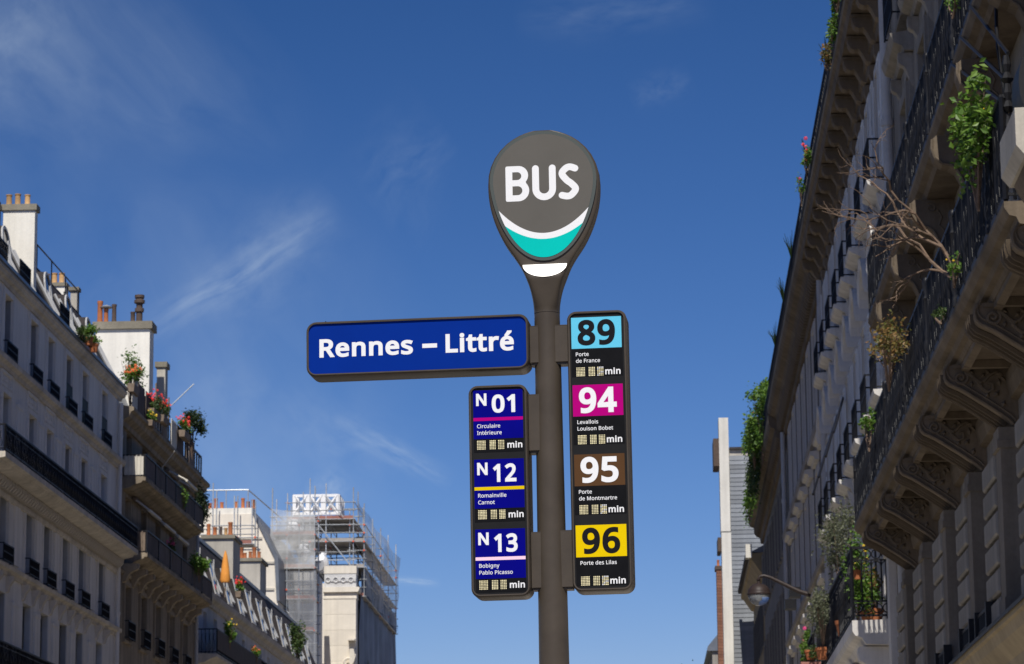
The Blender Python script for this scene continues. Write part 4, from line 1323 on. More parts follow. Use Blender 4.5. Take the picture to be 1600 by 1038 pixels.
def relief_panel(b, w, h, m, key):
    def make():
        f = MB(lambda o, y, z: (b.s * o, y, z))
        f.box(0, 0.05, -w / 2, w / 2, 0, 0.07)
        f.box(0, 0.05, -w / 2, w / 2, h - 0.07, h)
        f.box(0, 0.05, -w / 2, -w / 2 + 0.08, 0.075, h - 0.075)
        f.box(0, 0.05, w / 2 - 0.08, w / 2, 0.075, h - 0.075)
        for i in range(3):
            y = -w / 2 + w * (i + 1) / 4
            f.box(0, 0.04, y - 0.07, y + 0.07, 0.16, h - 0.16)
        return f.build('relief_panel', m, b.root)
    return lambda y, z: place(('relief', b.s, m.name, w, h, key), make, b.loc(0, y, z), b.root)


s_top, s_mid, s_low = surround(A, 1.1, 1.76, 0.16, 0.05, M['stoneA'], key='A', sill=False), surround(A, 1.1, 2.03, 0.15, 0.06, M['stoneA'], key='A', sill=False), surround(A, 1.2, 2.04, 0.15, 0.05, M['stoneA'], key='A', sill=False)
g_top, g_low = guard(A, 1.36, 0.46, 0.17), guard(A, 1.36, 0.50, 0.19)
rel = relief_panel(A, 1.5, 0.44, M['stoneA'], 'A')
for yc in bays:
    s_top(yc, 17.36)
    g_top(yc, 17.30)
    s_mid(yc, 14.30)
    rel(yc, 16.52)
    s_low(yc, 11.66)
    g_low(yc, 11.62)
for yc in (91.0, 93.7, 97.2):
    mb = A.mb()
    mb.box(0.005, 0.03, yc - 0.54, yc + 0.54, 17.40, 18.22)
    mb.box(0.0, 0.04, yc - 0.54, yc + 0.54, 18.222, 18.25)
    A.part('window_screen', mb, M['screen'])
# flat pilaster strips between the lower windows
def strip(b, w, h, p, m, key=''):
    def make():
        f = MB(lambda o, y, z: (b.s * o, y, z))
        f.box(0, p, -w / 2, w / 2, 0, h)
        f.box(0, p + 0.02, -w / 2 - 0.03, w / 2 + 0.03, h, h + 0.1)
        return f.build('pilaster', m, b.root)
    return lambda y, z: place(('strip', b.s, m.name, w, h, p, key), make, b.loc(0, y, z), b.root)


st1 = strip(A, 0.75, 1.9, 0.05, M['stoneA'], 'A')
for y0_, y1_ in zip(bays[1:], bays):
    st1((y0_ + y1_) / 2, 14.32)
    st1((y0_ + y1_) / 2, 11.75)
    st1((y0_ + y1_) / 2, 8.7)
# long balcony
A.run('balcony', [(0, 13.72), (0.20, 13.76), (0.30, 13.86), (0.62, 13.93), (0.66, 14.00), (0.80, 14.02), (0.80, 14.17), (0, 14.19)], 78.3, 99.7, M['stoneAt'])
bal = [c for c in A.root.children if c.name.startswith('balcony')][0]
A.railing('railing', 78.35, 99.65, 0.77, 14.18, 0.74, 0.13, 'scroll', bal, (True, True), 0.0)


def dentil_run(b, y0, y1, step, out0, out1, z0, z1, w, m, parent, name='dentil'):
    def make():
        f = MB(lambda o, y, z: (b.s * o, y, z))
        f.prism([(out0, z0), (out1 * 0.7, z0), (out1, z0 + (z1 - z0) * 0.45), (out1, z1), (out0, z1)], -w / 2, w / 2)
        return f.build(name, m, parent)
    n = int((y1 - y0) / step)
    key = ('dentil', b.s, m.name, out0, out1, z0, z1, w)
    for i in range(n + 1):
        y = y0 + (y1 - y0) * i / n
        place(key, make, b.loc(0, y, 0), parent)


dentil_run(A, 78.6, 99.5, 0.34, 0.0, 0.34, 13.58, 13.84, 0.15, M['stoneAt'], A.root, 'corbel')
A.run('moulding', [(0, 13.42), (0.07, 13.42), (0.10, 13.50), (0.10, 13.57), (0, 13.57)], 62, 100.15, M['stoneAt'])
# bottom balcony, its near end out of the picture
bb = A.run('balcony', [(0, 8.2), (0.3, 8.25), (0.5, 8.36), (0.62, 8.40), (0.62, 8.52), (0, 8.55)], 70.0, 99.7, M['stoneAt'])
A.railing('railing', 70.1, 86.9, 0.58, 8.53, 0.72, 0.13, 'scroll', bb, (False, True), 0.0)
# small keystones and consoles above the lowest windows
def keystone(b, m, key='', sc_=1.0):
    def make():
        f = MB(lambda o, y, z: (b.s * o, y, z))
        f.prism([(0, 0), (0.06 * sc_, 0.02), (0.10 * sc_, 0.18 * sc_), (0.20 * sc_, 0.32 * sc_), (0.22 * sc_, 0.44 * sc_), (0, 0.46 * sc_)], -0.11 * sc_, 0.11 * sc_)
        return f.build('keystone', m, b.root)
    return lambda y, z: place(('key', b.s, m.name, key, sc_), make, b.loc(0, y, z), b.root)


ks = keystone(A, M['stoneAt'], 'A')
for yc in bays:
    ks(yc - 0.72, 10.88)
    ks(yc + 0.72, 10.88)
# downpipe at the far corner
mb = A.mb()
mb.tube([(0.12, 99.85, 2.5), (0.12, 99.85, 19.2)], 0.075, 8)
for z in (6, 9, 12, 15, 18):
    mb.tube([(0.12, 99.85, z), (0.12, 99.85, z + 0.12)], 0.09, 8)
A.part('downpipe', mb, M['stoneA'], smooth=True)
# mansard roof with arched dormers
mansard(A, 62.0, 100.1, 19.6, [(0.16, 19.66), (0.12, 19.72), (-1.02, 21.92), (-3.5, 22.35), (-8, 22.35), (-11, 19.6)], M['slate'])
A.run('gutter', [(0.18, 19.68), (0.30, 19.68), (0.30, 19.77), (0.27, 19.77), (0.25, 19.72), (0.18, 19.72)], 62.0, 100.2, M['zinc'])


def dormer(b, w, h, dep, arched, key, fm='winframe', cheek='zinc', slant=0.0):
    """a roof window: cheeks and hood, white frame, dark pane"""
    def make():
        f = MB(lambda o, y, z: (b.s * o, y, z))
        hw = w / 2
        if arched:
            top = [(hw * math.cos(rad(a)), h + hw * 0.8 * math.sin(rad(a))) for a in range(0, 181, 20)]
        else:
            top = [(hw, h), (-hw, h)]
        prof = [(-hw, 0), (hw, 0)] + top
        n = len(prof)
        vs = [(0.0 - slant * pz, py, pz) for py, pz in prof] + [(-dep, py, pz) for py, pz in prof]
        fs = [tuple(range(n)), tuple(range(n, 2 * n))[::-1]] + [(i, (i + 1) % n, n + (i + 1) % n, n + i) for i in range(n)]
        f.add(vs, fs)
        o = f.build('dormer', M[cheek], b.root)
        # frame: proud border
        f = MB(lambda oo, y, z: (b.s * oo, y, z))
        ins = 0.12
        inner = [(py * (1 - ins / hw), ins + pz * (1 - 1.6 * ins / (h + 0.3))) for py, pz in prof]
        vs = []
        for pr, e in ((prof, 0.05), (inner, 0.05), (inner, 0.006)):
            vs += [(e - slant * pz, py, pz) for py, pz in pr]
        fs = []
        for k in range(2):
            for i in range(n):
                j = (i + 1) % n
                fs.append((k * n + i, k * n + j, (k + 1) * n + j, (k + 1) * n + i))
        vs += [(-0.0 - slant * pz, py, pz) for py, pz in prof]
        for i in range(n):
            j = (i + 1) % n
            fs.append((i, j, 3 * n + j, 3 * n + i))
        f.add(vs, fs)
        f.box(0.01 - slant * h * 0.5, 0.05 - slant * h * 0.5, -0.035, 0.035, ins, h * 0.98)
        fr = f.build('window_frame', M[fm], o)
        f = MB(lambda oo, y, z: (b.s * oo, y, z))
        f.poly([(0.010 - slant * pz, py, pz) for py, pz in inner])
        f.build('pane', M['glass'], o, recalc=False)
        return o
    return lambda out, y, z: place(('dormer', b.s, w, h, dep, arched, key), make, b.loc(out, y, z), b.root)


dA = dormer(A, 1.05, 1.05, 1.3, True, 'A', cheek='slate', slant=0.12)
gA = guard(A, 1.5, 0.62, 0.0, 'dormer')
for yc in (96.6, 93.0, 89.6, 86.7, 83.4, 80.2, 77, 74, 71):
    dA(-0.32, yc, 20.05)
def roof_guard(b, out, y, z):
    o = gA(y, z)
    o.location = b.loc(out, y, z)
for yc in (92.9, 89.4, 83.4, 80.2):
    roof_guard(A, 0.16, yc, 19.76)
# ridge handrail
def handrail(b, out, y0, y1, z, h, posts, name='roof_handrail', slope=0.0):
    mb = b.mb()
    mb.tube([(out, y0, z + h), (out, y1, z + h)], 0.025, 5)
    mb.tube([(out, y0, z + h * 0.08), (out, y1, z + h * 0.08)], 0.02, 5)
    for i in range(posts + 1):
        y = y0 + (y1 - y0) * i / posts
        mb.tube([(out, y, z - 0.1), (out, y, z + h)], 0.022, 5)
    mb.tube([(out, y1, z + h), (out - 0.5, y1, z + h), (out - 0.5, y1, z)], 0.022, 5)
    return b.part(name, mb, M['iron'], recalc=False)


handrail(A, -1.05, 86.2, 98.0, 21.9, 0.80, 5)
handrail(A, -1.05, 64.0, 85.4, 21.9, 0.80, 8)
def slope_window(b, y, z0, z1, o0, o1, w):
    mb = b.mb()
    mb.quad((o0 + 0.04, y, z0), (o0 + 0.04, y + w, z0), (o1 + 0.04, y + w, z1), (o1 + 0.04, y, z1))
    fr = b.part('roof_window', mb, M['glass'], recalc=False)
    for a in (y, y + w):
        mb = b.mb()
        mb.tube([(o0 + 0.06, a, z0), (o1 + 0.06, a, z1)], 0.05, 4)
        b.part('frame', mb, M['winframe'], fr)
    mb = b.mb()
    mb.tube([(o0 + 0.06, y, z0), (o0 + 0.06, y + w, z0)], 0.05, 4)
    b.part('sill', mb, M['winframe'], fr)


for y in (79.0, 82.0, 84.6, 88.6, 91.6, 94.6, 98.0):
    slope_window(A, y, 19.95, 21.25, 0.0, -0.672, 0.75)
chimney(A, -0.98, -0.04, 85.55, 85.95, 19.8, 22.68, 'plaster', [(-0.86, 0.10, 0.34, 'pot'), (-0.60, 0.10, 0.36, 'pot'), (-0.31, 0.095, 0.33, 'pot')], 0.18, 0.06)
chimney(A, -1.75, -1.06, 84.9, 85.5, 20.2, 22.62, 'plaster2', [(-1.30, 0.10, 0.33, 'pot'), (-1.58, 0.10, 0.33, 'pot')], 0.15, 0.05)
chimney(A, -2.45, -1.62, 98.6, 99.1, 21.0, 23.15, 'plaster', [(-2.30, 0.10, 0.36, 'pot'), (-2.05, 0.11, 0.38, 'pot'), (-1.80, 0.11, 0.38, 'pot')], 0.12, 0.05)
chimney(A, -1.50, -1.28, 98.9, 99.2, 21.0, 23.05, 'plaster2', (), 0.12, 0.07)

# ------------------------------------------------------------------ LEFT SIDE, second building (brown stone, planted terrace)
Bq = Building('apartment_building', 'brown stone building with two canvas-screened balconies and planted terrace, second on the left', 'building', -17.5, 109.0, 1)
bB = [102.3, 105.6, 108.8, 112.1, 115.4]
ops = []
for yc in bB:
    ops.append((yc - 0.55, yc + 0.55, 17.05, 18.5))
    ops.append((yc - 0.6, yc + 0.6, 14.4, 16.3))
    ops.append((yc - 0.6, yc + 0.6, 11.4, 13.25))
    ops.append((yc - 0.6, yc + 0.6, 8.2, 10.4))
    ops.append((yc - 0.6, yc + 0.6, 4.9, 7.1))
    ops.append((yc - 1.1, yc + 1.1, 0.3, 3.5))
Bq.walls(100.2, 118.2, 18.9, 11, ops, M['stoneB'])
for o in ops:
    Bq.window(*o, fm='winframe')
Bq.run('cornice', [(0, 18.55), (0.10, 18.55), (0.14, 18.7), (0.34, 18.82), (0.40, 18.98), (0.50, 19.02), (0.50, 19.14), (0, 19.22)], 100.2, 118.5, M['stoneB'])
Bq.run('moulding', [(0, 13.55), (0.06, 13.55), (0.10, 13.65), (0, 13.72)], 100.2, 118.2, M['stoneB'])
sB = surround(Bq, 1.2, 1.85, 0.16, 0.06, M['stoneB'], key='B')
gB = guard(Bq, 1.4, 0.62, 0.20, 'B')
for yc in bB:
    sB(yc, 11.4)
    gB(yc, 11.40)
for nm, z, y0_, y1_ in (('up', 16.72, 101.0, 114.9), ('low', 14.18, 101.6, 117.4)):
    bl = Bq.run('balcony', [(0, z - 0.28), (0.25, z - 0.24), (0.40, z - 0.14), (0.66, z - 0.06), (0.70, z), (0.80, z), (0.80, z + 0.15), (0, z + 0.16)], y0_, y1_, M['stoneB'])
    h = 0.86
    # canvas screens laced to the railing, one per bay, and their frame
    n = 6
    for i in range(n):
        ya, yb = y0_ + (y1_ - y0_) * i / n + 0.03, y0_ + (y1_ - y0_) * (i + 1) / n - 0.03
        mb = Bq.mb()
        k = 5
        for q in range(k):
            a, c = ya + (yb - ya) * q / k, ya + (yb - ya) * (q + 1) / k
            oa, oc = 0.765 + 0.012 * math.sin(q * 2.1 + i), 0.765 + 0.012 * math.sin((q + 1) * 2.1 + i)
            mb.quad((oa, a, z + 0.22), (oc, c, z + 0.22), (oc, c, z + h), (oa, a, z + h))
        Bq.part('canvas_screen', mb, M['canvas'], bl, recalc=False)
    mb = Bq.mb()
    mb.box(0.72, 0.80, y0_, y1_, z + h + 0.02, z + h + 0.06)
    for i in range(n + 1):
        y = y0_ + (y1_ - y0_) * i / n
        mb.box(0.73, 0.79, y - 0.025, y + 0.025, z + 0.15, z + h + 0.03)
    mb.box(0, 0.75, y0_ - 0.02, y0_ + 0.02, z + h, z + h + 0.04)
    Bq.part('railing', mb, M['iron'], bl)
    mb = Bq.mb()
    mb.quad((0.05, y0_, z + 0.2), (0.72, y0_, z + 0.2), (0.72, y0_, z + h), (0.05, y0_, z + h))
    for i in range(5):
        mb.tube([(0.1 + 0.13 * i, y0_ - 0.02, z + 0.18), (0.1 + 0.13 * i, y0_ - 0.02, z + h + 0.02)], 0.018, 5)
    Bq.part('end_screen', mb, M['cloth'] if nm == 'up' else M['wood'], bl, recalc=False)


# scrolled brackets below the lower balcony
def scroll_bracket(b, d, h, w, m, key, parent=None, name='bracket', carve=None):
    def make():
        f = MB(lambda o, y, z: (b.s * o, y, z))
        pr = [(0, 0), (d, 0), (d * 1.02, -h * 0.12), (d * 0.98, -h * 0.28), (d * 0.84, -h * 0.34), (d * 0.66, -h * 0.38), (d * 0.48, -h * 0.5), (d * 0.32, -h * 0.7), (d * 0.22, -h * 0.9), (0, -h)]
        f.prism(pr, -w / 2, w / 2)
        return f.build(name, m, parent or b.root)
    return lambda y, z, out=0.0: place(('scroll', b.s, m.name, d, h, w, key), make, b.loc(out, y, z), parent or b.root)


brB = scroll_bracket(Bq, 0.55, 0.65, 0.3, M['stoneB'], 'B')
for yc in bB:
    brB(yc - 0.85, 13.92)
    brB(yc + 0.85, 13.92)
# folded awning arms over the balconies
def awning(y, z, ln, label):
    o = empty('awning', (-17.5 + 0.02, y, z))
    tag(o, label, 'awning', 'folded awnings on the brown stone building')
    mb = MB()
    mb.tube([(0.12, -1.25, 0), (0.12, 1.25, 0)], 0.075, 8)
    mb.build('cloth_roll', M['wood'], o, smooth=True)
    for yy in (-1.2, 1.2):
        mb = MB()
        mb.tube([(0.1, yy, 0), (0.1 + ln, yy - 0.1, -0.42)], 0.035, 5)
        mb.build('folding_arm', M['cloth'], o)
    mb = MB()
    mb.box(0.1 + ln - 0.04, 0.1 + ln + 0.04, -1.35, 1.15, -0.47, -0.39)
    mb.build('front_bar', M['cloth'], o)


awning(104.0, 16.35, 0.55, 'half-open awning with white front bar over the lower canvas balcony, nearest to the drainpipe')
awning(107.4, 16.32, 0.55, 'half-open awning with white bar over the middle of the lower canvas balcony')
awning(110.6, 16.30, 0.55, 'half-open awning with white bar over the far part of the lower canvas balcony')
awning(111.2, 18.45, 0.75, 'white awning frame sticking out above the upper canvas balcony')
# terrace roof: set-back mansard and party-wall chimney
mansard(Bq, 100.2, 118.1, 19.2, [(-0.5, 19.22), (-1.5, 21.6), (-4, 22.0), (-8, 22.0), (-11, 19.2)], M['zinc'])
mb = Bq.mb()
mb.prism([(-0.25, 18.9), (0.15, 18.9), (0.15, 19.5), (0.05, 19.62), (-0.25, 19.5)], 117.4, 118.2)
Bq.part('corner_stone', mb, M['plaster'])
chimney(Bq, -2.35, -0.33, 108.3, 109.2, 19.0, 23.75, 'plaster', [(-2.25, 0.115, 0.85, 'potred'), (-2.02, 0.10, 0.55, 'potred'), (-1.72, 0.10, 0.72, 'potdark'), (-1.02, 0.10, 0.42, 'potdark')], 0.28, 0.10, 'chimney')
ch = [c for c in Bq.root.children if c.name.startswith('chimney')][0]
mb = Bq.mb()
mb.lathe((-0.78, 108.6, 23.75), [(0.12, 0), (0.12, 0.4), (0.17, 0.42), (0.17, 0.55), (0.12, 0.57), (0.12, 0.72), (0.20, 0.75), (0.20, 0.86), (0.13, 0.9), (0.18, 0.95), (0.18, 1.05), (0.02, 1.08)], 12)
Bq.part('chimney_cowl', mb, M['potdark'], ch, smooth=True)
mb = Bq.mb()
mb.lathe((-2.02, 108.6, 24.32), [(0.05, 0), (0.22, 0.02), (0.24, 0.05), (0.05, 0.13)], 12)
Bq.part('chimney_cowl', mb, M['steel'], ch)
chimney(Bq, -0.42, -0.10, 110.6, 111.2, 19.0, 22.65, 'plaster2', (), 0.2, 0.07)
mb = Bq.mb()
mb.tube([(0.1, 110.8, 21.0), (0.9, 111.2, 21.9)], 0.02, 4)
Bq.part('aerial', mb, M['steel'])
# terrace railing with wooden posts and screens
mb = Bq.mb()
mb.box(0.28, 0.34, 100.5, 117.3, 20.02, 20.08)
mb.box(0.28, 0.34, 100.5, 117.3, 19.35, 19.39)
for i in range(29):
    y = 100.5 + i * 0.6
    mb.box(0.28, 0.34, y - 0.02, y + 0.02, 19.14, 20.04)
Bq.part('terrace_railing', mb, M['iron'])
for ya, yb, mm in ((100.6, 101.6, 'cloth'), (101.7, 103.1, 'canvas'), (103.4, 105.0, 'canvas'), (107.2, 108.2, 'wood'), (109.2, 110.4, 'cloth'), (110.6, 112.2, 'canvas'), (113.6, 115.0, 'wood')):
    mb = Bq.mb()
    k = int((yb - ya) / 0.16)
    for i in range(k):
        y = ya + (yb - ya) * i / k
        mb.box(0.36, 0.39, y, y + (yb - ya) / k * 0.8, 19.2, 20.25)
    Bq.part('terrace_screen', mb, M[mm])
for y in (106.0, 109.0, 113.5):
    mb = Bq.mb()
    mb.tube([(0.3, y, 19.2), (0.3, y, 21.0)], 0.03, 5)
    Bq.part('terrace_post', mb, M['wood'])
# loose cable down the facade
mb = Bq.mb()
mb.tube([(0.55, 109.0, 19.0), (0.10, 109.0, 18.4), (0.10, 109.05, 17.2)], 0.02, 4)
Bq.part('cable', mb, M['cloth'])
mb = Bq.mb()
mb.tube([(0.12, 117.9, 2.5), (0.12, 117.9, 18.6)], 0.07, 8)
Bq.part('downpipe', mb, M['pipe'], smooth=True)

# ------------------------------------------------------------------ LEFT SIDE, third building (low, slate mansard with a row of dormers)
Cq = Building('apartment_building', 'low pale building under a long slate mansard with a row of white framed dormers', 'building', -17.5, 140.0, 1)
bC = [121 + 3.0 * i for i in range(14)]
ops = []
for yc in bC:
    ops.append((yc - 0.5, yc + 0.5, 12.75, 14.3))
    ops.append((yc - 0.55, yc + 0.55, 9.6, 11.5))
    ops.append((yc - 0.55, yc + 0.55, 6.5, 8.5))
    ops.append((yc - 1.0, yc + 1.0, 0.3, 3.4))
Cq.walls(118.3, 166.0, 14.9, 11, ops, M['stoneC'], 0.22)
for o in ops:
    Cq.window(*o, reveal=0.22)
Cq.run('cornice', [(0, 14.6), (0.1, 14.6), (0.14, 14.75), (0.30, 14.85), (0.34, 14.98), (0.34, 15.06), (0, 15.1)], 118.3, 166.2, M['stoneAt'])
gC = guard(Cq, 1.2, 0.5, 0.12, 'C')
for yc in bC[4:]:
    gC(yc, 12.72)
bl = Cq.run('balcony', [(0, 12.05), (0.3, 12.1), (0.6, 12.26), (0.8, 12.3), (0.8, 12.42), (0, 12.45)], 118.9, 150.0, M['stoneAt'])
Cq.railing('railing', 119.0, 149.9, 0.77, 12.43, 1.0, 0.14, 'scroll', bl, (True, False), 0.0)
mb = Cq.mb()
mb.quad((0.80, 119.0, 12.6), (0.80, 133.0, 12.6), (0.80, 133.0, 13.38), (0.80, 119.0, 13.38))
Cq.part('canvas_screen', mb, M['canvas'], bl, recalc=False)
mansard(Cq, 118.3, 166.1, 15.1, [(0.1, 15.1), (0.06, 15.16), (-1.25, 18.1), (-4, 18.7), (-7, 18.7), (-11, 15.1)], M['slate'])
Cq.run('ridge_flashing', [(-1.32, 18.02), (-1.18, 18.02), (-1.16, 18.16), (-1.30, 18.20)], 118.3, 166.1, M['zinc'])
dC = dormer(Cq, 1.35, 1.55, 1.5, False, 'C', slant=0.24, cheek='slate')
for k in range(11):
    dC(-0.02, 120.6 + k * 4.0, 15.35)
def skylight(b, y, z0, z1, o0, o1, w):
    mb = b.mb()
    mb.quad((o0 + 0.04, y, z0), (o0 + 0.04, y + w, z0), (o1 + 0.04, y + w, z1), (o1 + 0.04, y, z1))
    for a in (y, y + w):
        mb.tube([(o0 + 0.05, a, z0), (o1 + 0.05, a, z1)], 0.045, 4)
    mb.tube([(o0 + 0.05, y, z0), (o0 + 0.05, y + w, z0)], 0.045, 4)
    return b.part('roof_window', mb, M['winframe'], recalc=False)
for k in range(10):
    skylight(Cq, 122.4 + k * 4.0, 15.7, 17.1, -0.20, -0.82, 0.55)
chimney(Cq, -2.15, -0.78, 135.0, 137.4, 16.0, 19.25, 'plaster2', [(-1.95, 0.10, 0.55, 'potred'), (-1.66, 0.11, 0.40, 'potred'), (-1.38, 0.07, 0.42, 'potdark'), (-1.16, 0.09, 0.36, 'pot'), (-0.95, 0.12, 0.62, 'potred')], 0.16, 0.10)
chimney(Cq, -2.60, -1.18, 148.0, 150.4, 16.0, 19.78, 'plaster2', [(-2.42, 0.13, 0.48, 'potred'), (-2.16, 0.12, 0.56, 'potred'), (-1.98, 0.10, 0.3, 'potred'), (-1.72, 0.10, 0.36, 'potred'), (-1.52, 0.12, 0.56, 'potred'), (-1.28, 0.10, 0.34, 'potred')], 0.16, 0.10)

# ------------------------------------------------------------------ LEFT SIDE, far: gable behind the low building
G = Building('gabled_building', 'cream gable wall with mansard slope and a row of orange chimney pots behind the scaffolding', 'building', -20.2, 168.0, 1)
mb = G.mb()
mb.prism([(0.0, 0), (0.0, 19.8), (-0.15, 22.2), (-1.42, 24.75), (-8.0, 24.75), (-10, 21), (-10, 0)], 168.0, 184.0)
G.part('gable_wall', mb, M['stoneE'])
mb = G.mb()
mb.prism([(0.10, 19.8), (0.02, 22.25), (-1.32, 24.85), (-1.46, 24.80), (-0.20, 22.22), (-0.06, 19.8)], 167.9, 184.0)
G.part('roof_edge', mb, M['zinc'])
mb = G.mb()
mb.box(-7.9, -1.45, 168.05, 169.2, 24.76, 25.1)
cap = G.part('chimney_cap', mb, M['plaster'])
for i, (x, h, pm) in enumerate([(-4.25, 0.42, 'potdark'), (-3.95, 0.36, 'potred'), (-3.62, 0.62, 'potred'), (-3.28, 0.40, 'potred'), (-2.45, 0.42, 'potred'), (-2.08, 0.62, 'potred'), (-1.78, 0.42, 'potred'), (-1.50, 0.52, 'potred'), (-4.8, 0.42, 'potred')]):
    pots(None, cap, x, 0.5, 25.1, 0.12, h, pm, None)
mb = G.mb()
mb.tube([(-5.5, 168.2, 26.15), (-1.75, 168.2, 26.15), (0.3, 176, 24.6)], 0.04, 5)
for x in (-4.6, -3.0, -1.75):
    mb.tube([(x, 168.2, 25.1), (x, 168.2, 26.15)], 0.03, 5)
G.part('roof_handrail', mb, M['steel'])
for z in (20.4, 21.9, 23.3):
    mb = G.mb()
    mb.box(-8, -0.2 if z < 22 else -0.9, 167.93, 167.99, z, z + 0.12)
    G.part('string_course', mb, M['plaster2'])

# ------------------------------------------------------------------ LEFT SIDE, far: corner building under repair
E_ = Building('corner_building', 'tall pale stone corner pier with carved frieze, its street side wrapped in dark sheeting', 'building', -17.2, 183.0, 1)
mb = E_.mb()
mb.box(-1.95, 0.0, 183.0, 184.2, 0, 21.5)
E_.part('pier', mb, M['stoneE'])
mb = E_.mb()
mb.box(-9, -0.05, 184.2, 211.0, 0, 22.6)
E_.part('wall', mb, M['stoneA'])
mb = E_.mb()
mb.box(-2.02, 0.05, 182.93, 184.3, 21.5, 21.62)
mb.box(-1.97, 0.02, 182.97, 184.25, 21.62, 21.9)
mb.prism([(-2.03, 21.9), (0.12, 21.9), (0.22, 22.08), (0.22, 22.2), (-2.1, 22.2), (-2.1, 22.08)], 182.8, 184.35)
E_.part('cornice', mb, M['stoneE'])
mb = E_.mb()
mb.box(-1.95, 0.0, 183.0, 184.2, 22.2, 23.05)
fz = E_.part('frieze', mb, M['frieze'])
def rosette():
    f = MB()
    f.ring((0, -0.03, 0), 0.15, 0.045, 'y', 10, 4)
    f.lathe((0, 0, 0), [(0.02, -0.02), (0.05, 0.0)], 6)
    f.box(0.17, 0.30, -0.06, 0.0, -0.10, 0.10)
    return f.build('carving', M['frieze'], fz)
for i in range(4):
    place('rosette', rosette, (-1.72 + i * 0.47, -0.01, 22.66), fz)
mb = E_.mb()
mb.box(-1.97, 0.03, 182.97, 184.25, 23.05, 23.52)
E_.part('parapet', mb, M['stoneE'])
# joints between the pier's stone courses: proud ashlar blocks, each its own piece
def ashlar():
    f = MB()
    f.box(0, 1.94, -0.035, 0.0, 0, 0.938)
    return f.build('stone_course', M['stoneE'], E_.root)
for i in range(8):
    place('ashlar', ashlar, (-1.945, -0.001, 13.9 + 0.95 * i), E_.root)
# small bracket on the pier
mb = E_.mb()
mb.prism([(-0.35, 17.3), (-0.35, 18.4), (-0.1, 18.4), (0.0, 17.9), (-0.08, 17.6), (-0.3, 17.25)], 182.5, 182.96)
mb.box(-0.45, -0.02, 182.35, 182.95, 18.9, 19.0)
mb.ring((-0.45, 182.7, 17.6), 0.22, 0.09, 'y', 10, 5)
E_.part('bracket', mb, M['stoneE'])
# sheeting: hung in broad folds over the street side
mb = E_.mb()
ny, nz = 40, 14
vs, fs = [], []
for j in range(nz + 1):
    for i in range(ny + 1):
        y = 184.25 + 26.6 * i / ny
        z = 4 + (23.4 - 4) * j / nz
        vs.append((0.14 + 0.07 * math.sin(y * 1.7 + z * 0.35) + 0.05 * math.sin(y * 4.1 - z * 0.8), y, z))
for j in range(nz):
    for i in range(ny):
        a = j * (ny + 1) + i
        fs.append((a, a + 1, a + ny + 2, a + ny + 1))
mb.add(vs, fs)
E_.part('sheeting', mb, M['tarp'], smooth=True, recalc=False)
mb = E_.mb()
mb.poly([(0.34, 187.5, 12), (0.34, 208.0, 12), (0.34, 202.0, 14.3), (0.34, 187.5, 18.2)])
mb.poly([(0.30, 187.5, 12), (0.30, 187.5, 18.2), (0.30, 202.0, 14.3), (0.30, 208.0, 12)])
E_.part('hoarding', mb, M['greenpanel'], recalc=False)
# white lattice crown on top
W_ = empty('lattice_crown', (-20.0, 186.0, 27.1))
tag(W_, 'white lattice box with crossed openings standing on top of the scaffolding', 'lattice frame')
def lattice_face(x0, x1, y, n, along='x'):
    for i in range(n):
        a, b = x0 + (x1 - x0) * i / n, x0 + (x1 - x0) * (i + 1) / n
        f = MB((lambda p, q, z: (p, q, z)) if along == 'x' else (lambda p, q, z: (q, p, z)))
        t = 0.17
        h = 1.3
        f.box(a, b, y - 0.06, y + 0.06, 0, t)
        f.box(a, b, y - 0.06, y + 0.06, h - t, h)
        f.box(a, a + t, y - 0.06, y + 0.06, t, h - t)
        f.box(b - t, b, y - 0.06, y + 0.06, t, h - t)
        f.bar((a + t / 2, y, t / 2), (b - t / 2, y, h - t / 2), 0.15)
        f.bar((a + t / 2, y, h - t / 2), (b - t / 2, y, t / 2), 0.15)
        f.build('lattice_panel', M['whitepaint'], W_)
lattice_face(-1.42, 1.42, 0.0, 3)
lattice_face(0.1, 3.0, 1.42, 3, 'y')
lattice_face(0.1, 3.0, -1.42, 3, 'y')

